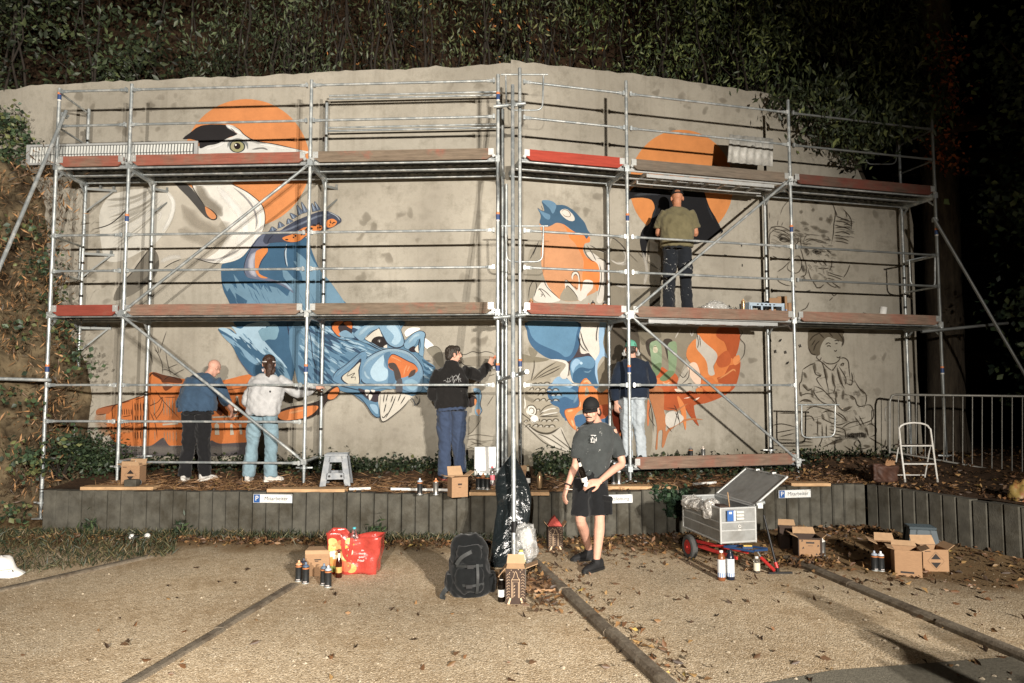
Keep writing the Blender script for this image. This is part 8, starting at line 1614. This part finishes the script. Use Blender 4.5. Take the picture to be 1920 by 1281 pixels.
# ---- folding step stool
def step_stool(loc, rz, label, mat, w=.34, d=.30, h=.40, sc=1.0):
    t = thing("step_stool", label, "step stool", loc, rz); mb = MB(); mb.box((0, 0, h-.012), (w*.86, d*.8, .024)); mb.box((0, 0, h-.03), (w*.80, d*.74, .014))
    for k in range(5): mb.box((0, -d*.3+d*.15*k, h+.001), (w*.8, .012, .004))
    mb.build("step_top", mat, t, world=False, bevel=.003)
    for q in (-1, 1):
        mb = MB(); Y = lambda z: q*(d*.38 + (h-z)*.10); wd = lambda z: w*.40 + (h-z)*.14
        f = lambda x, z, dd: Vector((x, Y(z)+dd, z))
        outer = lambda x0, x1, z0, z1: mb.prism([(x0[0], z0), (x1[0], z0), (x1[1], z1), (x0[1], z1)], -.011, .011, f)
        for s in (-1, 1): outer((s*wd(0)-s*.0, s*wd(h-.03)), (s*(wd(0)-.075), s*(wd(h-.03)-.075)), 0.0, h-.03)
        outer((-wd(.10)+.06, -wd(.17)+.06), (wd(.10)-.06, wd(.17)-.06), .085, .165); outer((-wd(h-.11)+.06, -wd(h-.03)+.06), (wd(h-.11)-.06, wd(h-.03)-.06), h-.10, h-.03)
        o = outward(mb.build("side_frame", mat, t, world=False))
        for s in (-1, 1): mb = MB(); mb.tube([(s*.075, Y(.125)+q*.0115, .125), (s*.075, Y(.125)+q*.0135, .125)], .016, 12); mb.build("grip_hole", MAT['black'], o, world=False)
    for s in (-1, 1): mb = MB(); mb.prism([(-d*.38, h-.02), (d*.38, h-.02), (d*.30, h-.16), (d*.22, .05), (d*.14, .05), (0, h-.18), (-d*.14, .05), (-d*.22, .05), (-d*.30, h-.16)], -.006, .006, lambda y, z, dd: Vector((s*(w*.40+(h-z)*.14-.02)+dd, y, z))); outward(mb.build("hinge_panel", mat, t, world=False))
    return t
GP = M("grey_plastic", S(124, 130, 136), .55, var=.12, scale=14, dirt=S(176, 176, 172), dscale=9, damt=.5)
p = tpos(626, 916, .592); step_stool((p[0]-.0, p[1]+.14, .590), .12, "grey plastic folding step stool on the terrace edge", GP)
p = gpos(1745, 1040); step_stool((p[0], p[1]+.18, 0), -.25, "dark blue green step stool standing in shade behind the cardboard boxes", M("dark_teal_plastic", S(44, 62, 70), .5, var=.12), w=.32, d=.26, h=.28)
# ---- white step ladder
def bz(u, v): return on_z(u, v, .56)
WL = M("white_enamel", S(206, 204, 196), .45, var=.08, dirt=S(150, 140, 124), dscale=8, damt=.4); A_, B_ = bz(1697, 906), bz(1758, 906); A_.z = B_.z = .585
t = thing("step_ladder", "small white folding step ladder on the dark right terrace", "step ladder", (A_.x, A_.y, .57)); up = Vector((.02, .16, .80)); wv = B_-A_
arc = [A_, A_+up*.55, A_+up*.88+wv*.02]; top = [A_+up*.88+wv*.04+(wv*.92)*(.5-.5*math.cos(PI*i/8))+Vector((0, 0, .07*math.sin(PI*i/8))) for i in range(9)]
mb = MB(); mb.tube(arc+top+[B_+up*.86-wv*.0, B_+up*.55, B_], .0125, 10); mb.build("front_frame", WL, t)
rb = Vector((.03, .42, 0)); mb = MB()
for q in (0, 1): s_ = A_+wv*q; mb.tube([s_+up*.72, s_+rb+wv*(.12 if q else .12)], .0105, 8)
mb.tube([A_+rb*.98+wv*.12+Vector((0, 0, .03)), B_+rb*.98+wv*.12+Vector((0, 0, .03))], .008, 8); mb.build("rear_frame", WL, t)
for k, z in enumerate((.28, .58)):
    mb = MB(); c0 = A_+up*z; c1 = B_+up*z; dd = Vector((0, .18, .0)); mb.add([c0+wv*.04, c1-wv*.04, c1-wv*.04+dd, c0+wv*.04+dd]+[x+Vector((0, 0, .012)) for x in (c0+wv*.04, c1-wv*.04, c1-wv*.04+dd, c0+wv*.04+dd)], [(3, 2, 1, 0), (4, 5, 6, 7), (0, 1, 5, 4), (1, 2, 6, 5), (2, 3, 7, 6), (3, 0, 4, 7)]); s_ = mb.build("tread", colm(S(96, 84, 72), .9), t); mb = MB(); mb.tube([c0+wv*.02, c1-wv*.02], .010, 8); mb.build("tread_rail", WL, s_, world=False).data.transform(Matrix.Translation(-Vector(t.location)))
for q in (A_, B_): mb = MB(); mb.tube([q-Vector((0, 0, .012)), q+Vector((0, .003, .03))], .0155, 10); mb.build("foot", colm(S(150, 146, 138)), t)
# ---- crowd barrier
t = thing("crowd_barrier", "galvanised crowd control barrier at the right end of the wall", "barrier", (6.4, 10.6, .6)); GV = M("dull_zinc", S(132, 130, 122), .45, metal=.4, var=.2)
a0, a1 = at(1668, 740, 11.1), at(2080, 745, 9.7); b0_, b1_ = at(1668, 850, 11.1), at(2080, 925, 9.7)
def bar_pt(q, z): return a0.lerp(a1, q)*(1-z) + b0_.lerp(b1_, q)*z
mb = MB(); mb.tube([bar_pt(0, 1), bar_pt(0, .12), bar_pt(.012, .02), bar_pt(.03, 0), bar_pt(.97, 0), bar_pt(1, .1), bar_pt(1, 1)], .019, 10); mb.tube([bar_pt(0, .97), bar_pt(1, .97)], .016, 10); mb.build("frame", GV, t)
for k in range(1, 22): mb = MB(); mb.tube([bar_pt(k/22, 0), bar_pt(k/22, .97)], .0075, 6); mb.build("bar", GV, t)
for q in (.1, .88): mb = MB(); c = bar_pt(q, 1.0); g_ = c.z-.20; mb.tube([c+Vector((-.1, -.28, -.2)), c+Vector((-.03, -.1, -.02)), c+Vector((.03, .1, -.02)), c+Vector((.1, .28, -.16))], .014, 8); mb.build("foot", GV, t)
mb = MB(); mb.tube([bar_pt(0, .2)+Vector((-.01, 0, 0)), bar_pt(0, .2)+Vector((-.07, 0, -.02)), bar_pt(0, .45)+Vector((-.07, 0, 0)), bar_pt(0, .45)], .008, 6); mb.build("hook", GV, t)
# ---- boxes and cans at the right
carton(gpos(1478, 1026), -.25, (.20, .18, .23), "dark cardboard box behind the open one near the cart", (('b', .8, .08), ('r', .3, .06)), CARDDK, BG)
carton(gpos(1514, 1042), -.12, (.25, .22, .215), "open dark edged cardboard box with printed tan front beside a spray can", (('b', .9, .08), ('l', .4, .08), ('r', .6, .06)), CARDDK, BG, lambda t, w, d, h: (flatp(t, [(-w*.46, .012), (w*.40, .012), (w*.40, h-.02), (-w*.46, h-.02)], CARD, -d/2, "front_panel"), [setattr(o_, 'location', (0, -.0015, 0)) for o_ in [1] if False], pr_marks(t, w, d+.003, h)))
can(1542, 1042, S(206, 204, 196), "spray can right of the open dark edged box near the cart", SPG, 'steel')
carton(gpos(1664, 1060), -.3, (.20, .24, .225), "open cardboard box with dark flaps behind two spray cans", (('l', .45, .10), ('b', .9, .09), ('r', .1, .06)), CARD, BG)
carton(gpos(1700, 1076), -.35, (.235, .22, .25), "tall tan cardboard box nearest on the dark gravel", (('b', .8, .06), ('r', .4, .08), ('l', .2, .06)), CARD, BG, pr_low)
carton(gpos(1744, 1066), -.06, (.25, .23, .215), "cardboard box with black diamond arrows in front of the dark stool", (('b', 1.0, .10), ('r', .6, .08), ('l', 1.2, .04)), CARD, BG, pr_diamond)
can(1640, 1070, S(150, 160, 176), "left of two spray cans before the open box on the dark gravel", SPG, 'dark'); can(1652, 1071, S(196, 200, 206), "right of two spray cans before the open box on the dark gravel", SPG, 'dark')
# brown leather bag and gloves, yellow bag
p = bz(1660, 905); t = thing("tool_bag", "dark brown open tool bag left of the white step ladder", "bag", (p.x, p.y, .58), .1); BRN = M("brown_leather", S(74, 46, 32), .6, var=.25, bump=.3); mb = MB(); loft(mb, [(Vector((0, .02*z, z)), Vector((1, 0, 0)), Vector((0, 1, 0)), .16+.12*z, .09+.1*z) for z in (0, .06, .14, .21)], 18, 3); fuse(mb, "bag_body", BRN, t, .012, 2, wr=.016, wscale=9); mb = MB(); loft(mb, [(Vector((-.14, -.06, z)), Vector((1, 0, 0)), Vector((0, 1, 0)), .07, .02) for z in (.02, .1, .2, .24)], 12, 3); fuse(mb, "bag_flap", BRN, t, .009, 2, wr=.008)
mb = MB()
for k in range(4): mb.tube([(.0+.03*k, -.02, .20), (.01+.035*k, -.03, .27), (.02+.035*k, -.05, .30-.01*k)], [.014, .013, .010], 8)
mb.box((.06, 0, .21), (.14, .06, .05)); o = fuse(mb, "glove", M("tan_glove", S(150, 108, 66), .8, var=.15), None, .008, 2); o.location = t.location; tag(o, "tan work glove stuffed into the brown tool bag", "glove")
puff("carrier_bag", "yellow and red crumpled bag at the right edge of the terrace", "bag", (at(1918, 935, 8.1)), (.14, .12, .20), M("yellow_bag", S(140, 116, 46), .5, var=.2, dirt=S(150, 50, 36), dscale=5, damt=.9), 7)
# ---- sun hat and small bottle at the left edge
p = gpos(2, 1080); t = thing("sun_hat", "white cloth sun hat lying on the gravel at the left edge", "hat", p); mb = MB(); mb.smooth = True; vs = []; n = 32
for r, z in ((.20, .008), (.165, .03), (.125, .065), (.115, .12), (.10, .17), (.07, .19), (.0, .195)):
    for j in range(n): th = 2*PI*j/n; k = 1+.07*math.sin(3*th+z*20)+.06*mnoise.noise((math.cos(th)*2, math.sin(th)*2, z*9)); vs.append((r*k*math.cos(th), r*k*math.sin(th)*.8, z+.012*math.sin(4*th)*(r/.2)))
mb.add(vs, [(i*n+j, i*n+(j+1) % n, (i+1)*n+(j+1) % n, (i+1)*n+j) for i in range(6) for j in range(n)]); o = mb.build("hat_cloth", cloth("white_cotton", S(214, 212, 206)), t, world=False); o.modifiers.new("t", 'SOLIDIFY').thickness = .004; mb = MB(); mb.tube([(.119*math.cos(2*PI*j/n), .119*math.sin(2*PI*j/n)*.8, .075) for j in range(n)], .006, 6, closed=True); mb.build("hat_band", colm(S(190, 176, 160)), t, world=False)
# ---- perforated deck plank set on the upper deck, board by the crow
t = thing("perforated_panel", "long perforated grey metal deck panel set on edge behind the top left toe boards", "panel", at(60, 300, 9.62)); a_, b_ = at(52, 292, 9.75), at(372, 285, 9.42); hh = .30
mb = MB(); d_ = (b_-a_).normalized(); n_ = Vector((d_.y, -d_.x, 0)).normalized(); zz = Vector((0, 0, 1)); L = (b_-a_).length
def pan(x, z, o_=0): return a_ + d_*x + zz*(z-hh/2) + n_*o_
mb.prism([(0, 0), (L, 0), (L, hh), (0, hh)], 0, .01, lambda x, z, o_: pan(x, z, o_)); outward(mb.build("sheet", M("panel_back", S(64, 66, 66), .6, var=.15), t))
for q in ((0, 0, L, .03), (0, hh-.03, L, hh), (0, .03, .05, hh-.03), (L-.05, .03, L, hh-.03)): mb = MB(); mb.prism([(q[0], q[1]), (q[2], q[1]), (q[2], q[3]), (q[0], q[3])], .011, .03, pan); outward(mb.build("rim", MAT['alu'], t))
base = MB(); base.prism([(.0, .0), (.026, .0), (.034, .11), (.008, .11)], 0, .012, lambda x, z, o_: d_*x + zz*z + n_*o_); me0 = None; cols = int((L-.12)/.047); k = 0
for i in range(cols):
    for j in range(2):
        if me0 is None: o = base.build("slot_rib", colm(S(204, 206, 200)), t, world=False); outward(o); me0 = o.data
        else: o = link(bpy.data.objects.new("slot_rib", me0)); o.parent = t
        o.location = pan(.06+i*.047, .032+j*.121, .011) - Vector(t.location)
t = thing("corrugated_board", "pale corrugated board standing on the top deck right of the crow's sun", "board", at(1408, 300, 10.35)); a_, b_ = at(1368, 252, 10.25), at(1450, 260, 10.50); c_, e_ = at(1364, 304, 10.2), at(1449, 312, 10.45); mb = MB(); mb.smooth = True; n = 60; vs = []
for i in range(n+1): q = i/n; w_ = Vector((TR, -1, 0))*(.012*math.sin(q*2*PI*6)); vs += [a_.lerp(b_, q)+w_, c_.lerp(e_, q)+w_]
mb.add(vs, [(2*i, 2*i+1, 2*i+3, 2*i+2) for i in range(n)]); o = mb.build("sheet", M("pale_board", S(176, 174, 166), .5, var=.12, dirt=S(120, 116, 106), dscale=6, damt=.6), t); o.modifiers.new("t", 'SOLIDIFY').thickness = .006
mb = MB(); c = a_.lerp(e_, .52)+Vector((0, -.03, .06)); mb.tube([c+Vector((.02*math.cos(k/12*5), 0, .02*math.sin(k/12*5))) for k in range(13)], .003, 5); mb.build("emblem", INKM, t)
# ---- metal cart with lid
F0 = Vector((2.077, 6.9, 0)); AW = Vector((.975, .22, 0)); AD = Vector((-.22, .975, 0)); CW, CD, Z0, Z1 = .385, .80, .293, .645
t = thing("metal_cart", "grey aluminium box cart with raised lid and red wheels", "cart", F0+AW*.2+AD*.4); ALB = M("ribbed_aluminium", S(146, 148, 146), .45, metal=.3, var=.12, scale=10, bump=.06, bscale=40, dirt=S(112, 108, 100), dscale=4, damt=.5)
def cp(x, y, z): return F0 + AW*x + AD*y + Vector((0, 0, z))
mb = MB(); th = .008
for (q0, q1) in (((0, 0), (CW, 0)), ((CW, 0), (CW, CD)), ((CW, CD), (0, CD)), ((0, CD), (0, 0))): A1, B1_ = cp(*q0, (Z0+Z1)/2), cp(*q1, (Z0+Z1)/2); mb.bar(A1, B1_, th, Z1-Z0)
mb.bar(cp(CW/2, .004, Z0+.01), cp(CW/2, CD-.004, Z0+.01), CW-.01, .012); mb.build("box_body", ALB, t)
mb = MB()
for z, r in ((Z0+.012, .012), (Z0+.125, .009), (Z0+.205, .009), (Z1-.008, .012)):
    for (q0, q1) in (((0, 0), (CW, 0)), ((CW, 0), (CW, CD)), ((CW, CD), (0, CD)), ((0, CD), (0, 0))): mb.tube([cp(*q0, z), cp(*q1, z)], r, 8)
for q in ((0, 0), (CW, 0), (CW, CD), (0, CD)): mb.tube([cp(*q, Z0), cp(*q, Z1)], .012, 8)
mb.build("rib", MAT['alu'], t)
lv = Vector((.37, .09, .27)); H0, H1 = cp(CW+.012, .02, Z1+.01), cp(CW+.012, CD-.02, Z1+.01); nl = (H1-H0).cross(lv).normalized(); mb = MB(); P = [H0, H1, H1+lv, H0+lv]; mb.add(P+[q+nl*.012 for q in P], [(3, 2, 1, 0), (4, 5, 6, 7), (0, 1, 5, 4), (1, 2, 6, 5), (2, 3, 7, 6), (3, 0, 4, 7)]); lid = outward(mb.build("lid", ALB, t)); mb = MB()
for q0, q1 in zip(P, P[1:]+P[:1]): mb.tube([q0, q1], .012, 8)
for q in (.3, .7): mb.box(P[2].lerp(P[3], q)+Vector((0, 0, .012)), (.04, .02, .02))
mb.build("lid_rim", MAT['alu'], lid, world=False).data.transform(Matrix.Translation(-Vector(t.location))); mb = MB(); mb.tube([H0+Vector((0, -.03, .01)), H0+Vector((.09, -.01, .03))], .02, 10); mb.box(H0+Vector((.04, -.02, .0)), (.05, .05, .05)); mb.build("latch", MAT['steel'], t)
RED_ = colm(S(188, 34, 28), .4); BLUE_ = colm(S(30, 62, 104), .4)
for (x, y) in ((-.02, .62), (CW+.02, .62)):
    c = cp(x, y, .128); ax = AW; a2 = AD; mb = MB(); prof = [(.075, -.03), (.10, -.038), (.122, -.03), (.128, -.012), (.128, .012), (.122, .03), (.10, .038), (.075, .03)]; n = 28; vs = [c + ax*dx + (a2*math.cos(2*PI*j/n)+Vector((0, 0, 1))*math.sin(2*PI*j/n))*(r*(1+(.012 if (j % 2 and abs(dx) < .03) else 0))) for r, dx in prof for j in range(n)]
    mb.add(vs, [(i*n+j, i*n+(j+1) % n, ((i+1) % 8)*n+(j+1) % n, ((i+1) % 8)*n+j) for i in range(8) for j in range(n)]); w_ = outward(mb.build("wheel", M("tyre_rubber", S(66, 66, 64), .85, var=.2), t)); mb = MB(); mb.tube([c-ax*.03, c+ax*.03], .076, 20); mb.tube([c-ax*.036, c+ax*.036], .045, 14); mb.tube([c-ax*.045, c+ax*.045], .014, 10); q = mb.build("rim", RED_, w_, world=False); q.data.transform(Matrix.Translation(-Vector(t.location)))
mb = MB(); mb.tube([cp(-.02, .62, .128), cp(CW+.02, .62, .128)], .012, 8); mb.bar(cp(.03, .60, .15), cp(.16, -.02, .15), .02, .03); mb.bar(cp(.0, .62, .2), cp(.36, .10, .17), .02, .03); mb.build("axle_frame", RED_, t); mb = MB()
for q0, q1 in (((.10, .12), (.30, -.10)), ((.30, -.10), (.47, -.06)), ((.47, -.06), (.36, .15)), ((.10, .12), (.36, .15))): mb.tube([cp(*q0, .235), cp(*q1, .225)], .012, 8)
mb.box(cp(.29, .02, .245), (.10, .08, .02)); mb.build("draw_frame", BLUE_, t); mb = MB(); mb.box(cp(.29, .0, .262), (.085, .03, .012)); mb.build("badge", colm(S(196, 160, 40)), t); mb = MB(); mb.tube([cp(.20+.014*math.cos(k/14*2*PI), -.013, Z0+.165+.014*math.sin(k/14*2*PI)) for k in range(14)], .003, 5, closed=True); mb.box(cp(.20, -.013, Z0+.13), (.03, .002, .006)); mb.build("emblem", WHT, t)
mb = MB()
for q in (.05, .33): mb.bar(cp(q, .1, .02), cp(q, .1, .28), .018, .018)
mb.build("rest_leg", MAT['black'], t)
# contents
for (u, v, y, r, s, lb) in ((1297, 942, 7.45, (.10, .09, .07), 1, "crumpled clear film at the back left of the metal cart"), (1334, 955, 7.12, (.10, .08, .10), 4, "crumpled clear film hanging over the front left of the metal cart"), (1310, 947, 7.30, (.08, .08, .06), 8, "crumpled clear film in the middle of the metal cart")): puff("plastic_film", lb, "plastic film", at(u, v, y), r, FOIL, s, "crumpled film in the metal cart", 4)
mb = MB(); mb.box((0, 0, .09), (.12, .10, .20)); o = mb.build("paper_sack", CARDDK, None, bevel=.01); o.location = cp(.06, .12, .47); o.rotation_euler = (.1, .1, .3); tag(o, "brown paper sack standing in the front corner of the metal cart", "paper bag")
p = cp(.125, -.013, .60); t = thing("brush_set", "blue and white paint roller package hanging over the front of the metal cart", "roller package", p, .22); mb = MB(); mb.box((-.03, -.02, -.03), (.085, .014, .105)); mb.build("card", colm(S(38, 92, 160), .4), t, world=False); mb = MB(); mb.box((.005, -.03, -.03), (.02, .004, .10)); mb.box((-.04, -.029, .0), (.03, .003, .02)); mb.build("print", WHT, t, world=False)
for k in range(3): mb = MB(); mb.tube([(.02, -.03, -.06+k*.032), (.10, -.03, -.06+k*.032)], .015, 10); mb.build("roller", colm(S(190, 190, 184)), t, world=False)
mb = MB(); mb.bar(cp(.13, .05, .64), cp(.20, .20, .755), .008, .022); o = mb.build("stir_stick", BOARD['pale']); tag(o, "pale stirring stick standing up from the metal cart", "stick")
# pump before the cart
t = thing("air_pump", "red and black hand pump standing by the cart's right side", "pump", gpos(1458, 1076)); a_ = Vector(gpos(1458, 1076)); top = at(1432, 966, a_.y+.10); mb = MB(); mb.tube([a_+Vector((0, 0, .03)), a_.lerp(top, .35)+Vector((0, 0, .02)), top], [.012, .012, .010], 10); mb.build("rod", MAT['black'], t); mb = MB(); mb.tube([a_+Vector((0, 0, .05)), a_.lerp(top, .16)+Vector((0, 0, .02))], .017, 10); mb.build("grip", RED_, t); mb = MB(); b_ = at(1427, 1046, a_.y+.14); mb.tube([a_+Vector((-.03, .0, .03)), b_], .018, 10); mb.build("barrel", RED_, t); mb = MB(); mb.tube([b_, b_.lerp(at(1420, 1034, a_.y+.2), 1)], .008, 8); mb.build("piston", MAT['steel'], t); mb = MB(); mb.bar(a_+Vector((-.10, -.02, .014)), a_+Vector((.14, -.01, .014)), .025, .016); mb.tube([a_+Vector((0, 0, .01)), a_+Vector((0, 0, .06))], .02, 8); mb.build("foot_bar", MAT['black'], t)
CLN = [(0, 0), (.036, .002), (.038, .01), (.038, .20), (.032, .235), (.016, .255), (.016, .275)]
bottle(gpos(1353, 1088), CLN, (M("amber_plastic", S(130, 72, 30), .3, var=.1), M("label_blue_white", S(206, 208, 210), .5, var=.05), colm(S(44, 110, 176))), "amber bottle with white and blue label in front of the metal cart", labz=(.035, .20, .0385), neck=(.035, .075, .0388, .0388), cap_c=S(222, 222, 218)); bottle(gpos(1370, 1087), CLN, (M("navy_plastic", S(24, 30, 46), .3, var=.1), M("label_white", S(206, 212, 218), .5, var=.05), colm(S(40, 96, 160))), "dark blue bottle with white label in front of the metal cart", labz=(.035, .20, .0385), neck=(.035, .07, .0388, .0388), cap_c=S(20, 24, 34)); bottle(gpos(1419, 1074), [(0, 0), (.032, .002), (.033, .11), (.028, .13), (.016, .14), (.016, .155)], (GC, colm(S(206, 200, 176))), "small glass jar with pale label between the bottles and the pump", "jar", labz=(.025, .10, .0335), cap_c=S(206, 206, 200))
# ---- things on the middle deck and the low platform
def dpos(u, s=None, off=.38):
    x = pole_xy(u, off)[0]; y = front_y(x, off); return (x, y, Z_D1+.064)
DG_ = "spray cans on the scaffold deck"
can(0, 0, S(176, 126, 70), "spray can on the deck at the finch's left side", DG_, 'dark', dpos(996)); can(0, 0, S(60, 56, 52), "dark topped spray can on the deck below the finch's claws", DG_, 'dark', dpos(1113)); can(0, 0, S(70, 70, 70), "spray can on the deck beside the pole right of the finch", DG_, 'dark', dpos(1135)); can(0, 0, S(200, 90, 50), "orange topped spray can lowest on the deck below the finch", DG_, 'dark', (dpos(1105)[0], dpos(1105)[1], Z_D1+.02))
o = puff("plastic_bag", "crumpled clear bag on the deck right of the person in olive", "plastic bag", Vector(dpos(1342, off=.3))+Vector((0, 0, .11)), (.20, .10, .12), CLEAR, 3.3)
q_ = can(0, 0, S(196, 150, 90), "gold spray can standing in the pale blue crate on the deck", DG_, 'gold', Vector(dpos(1397, off=.35))+Vector((0, 0, .10)))
t = thing("plastic_crate", "pale blue plastic crate on the deck behind the brown board", "crate", dpos(1432, off=.33), .25); CB = M("pale_blue_plastic", S(164, 184, 200), .5, var=.08); mb = MB()
for q in (-1, 1): mb.box((0, q*.13, .20), (.60, .012, .05)); mb.box((0, q*.13, .03), (.60, .012, .06)); mb.box((q*.30, 0, .115), (.012, .26, .23)); [mb.box((-.27+.18*k, q*.13, .115), (.03, .012, .13)) for k in range(4)]
mb.box((0, 0, .006), (.59, .25, .012)); mb.build("crate_body", CB, t, world=False); mb = MB()
for k in range(5): mb.box((-.16+.07*k, -.137, .20), (.03, .002, .018+.006*(k % 2)), R_(0, .3*(k % 2), 0))
mb.build("print", INKM, t, world=False)
for (u, of, w_, h_, lb) in ((1455, .45, .16, .34, "left brown paper bag on the deck behind the crate"), (1470, .40, .17, .36, "middle brown paper bag with a blue mark behind the crate"), (1486, .44, .12, .27, "right brown paper bag beside the pole behind the crate")):
    p = dpos(u, off=of); t = thing("paper_bag", lb, "paper bag", p, random.uniform(-.3, .3), "brown paper bags on the deck"); mb = MB(); mb.box((0, 0, h_/2), (w_, .10, h_), taper=.86); mb.box((0, 0, h_-.012), (w_*.84, .08, .03), taper=.9); o = mb.build("bag_body", CARD, t, world=False, bevel=.008)
    if 'blue' in lb: mb = MB(); mb.box((.03, -.0535, .13), (.07, .001, .05)); mb.build("print", BLU, t, world=False)
for (u, lb) in ((1375, "left glass jar on the deck left of the crate"), (1384, "right glass jar on the deck left of the crate")): bottle(dpos(u, off=.3), [(0, 0), (.03, .002), (.032, .12), (.03, .15), (.03, .16)], (GC, colm(S(120, 60, 50))), lb, "jar", "glass jars on the deck", labz=(.01, .06, .0305))
p = dpos(1657, off=.3); mb = MB(); mb.lathe([(.02, 0), (.055, 0), (.055, .24), (.02, .24)], 18); o = mb.build("paper_roll", WHT); o.location = p; o.rotation_euler = (0, .18, 0); tag(o, "white paper roll standing on the deck at the right", "paper roll")
def ppos(u, off): x = pole_xy(u, off)[0]; return (x, front_y(x, off), PLAT_Z+.064)
can(0, 0, S(110, 108, 104), "left of two spray cans on the low platform", DG_, 'dark', ppos(1293, .35)); can(0, 0, S(190, 176, 160), "right of two spray cans on the low platform", DG_, 'steel', ppos(1316, .35))
# bottle in the hand of the man in shorts
wl_ = at(1098, 908, 6.83); a_ = at(1088, 874, 6.80); d_ = (wl_-a_).normalized(); t = bottle((0, 0, 0), BEER, (GD, WHT, colm(S(190, 186, 176))), "dark beer bottle held by the person in shorts", labz=(.03, .075, .0318), neck=(.19, .23, .0185, .0145), cap_c=S(24, 22, 22)); t.rotation_euler = (a_-wl_).to_track_quat('Z', 'Y').to_euler(); t.location = wl_
mb = MB(); mb.box(wl_+Vector((.0, -.035, .005)), (.035, .012, .05), R_(.2, .3, .1)); o = mb.build("lighter", WHT, None, bevel=.003); tag(o, "small white lighter in the hand that holds the bottle", "lighter")
# ---- two unseen bystanders; the farther one and bulky jackets added to widen the gravel shadow
H = 1.78; 
for lb_, px_, py_ in (("person in dark clothes standing right of the view, nearer to the wall", 3.66, .36), ("person in dark clothes standing right of the view, farther from the wall", 4.0, -.15)): person(lb_, (px_, py_, 0), .3, H, dict(fat=1.35, trousers=dict(mat=colm(S(40, 42, 48), .9), w=1.5), top=dict(name="jacket", mat=colm(S(44, 44, 46), .9), w=1.75, hem=-.30, sleeve=2.0), shoe=BLACK_SHOE, handL=dict(curl=.5), handR=dict(curl=.5)))
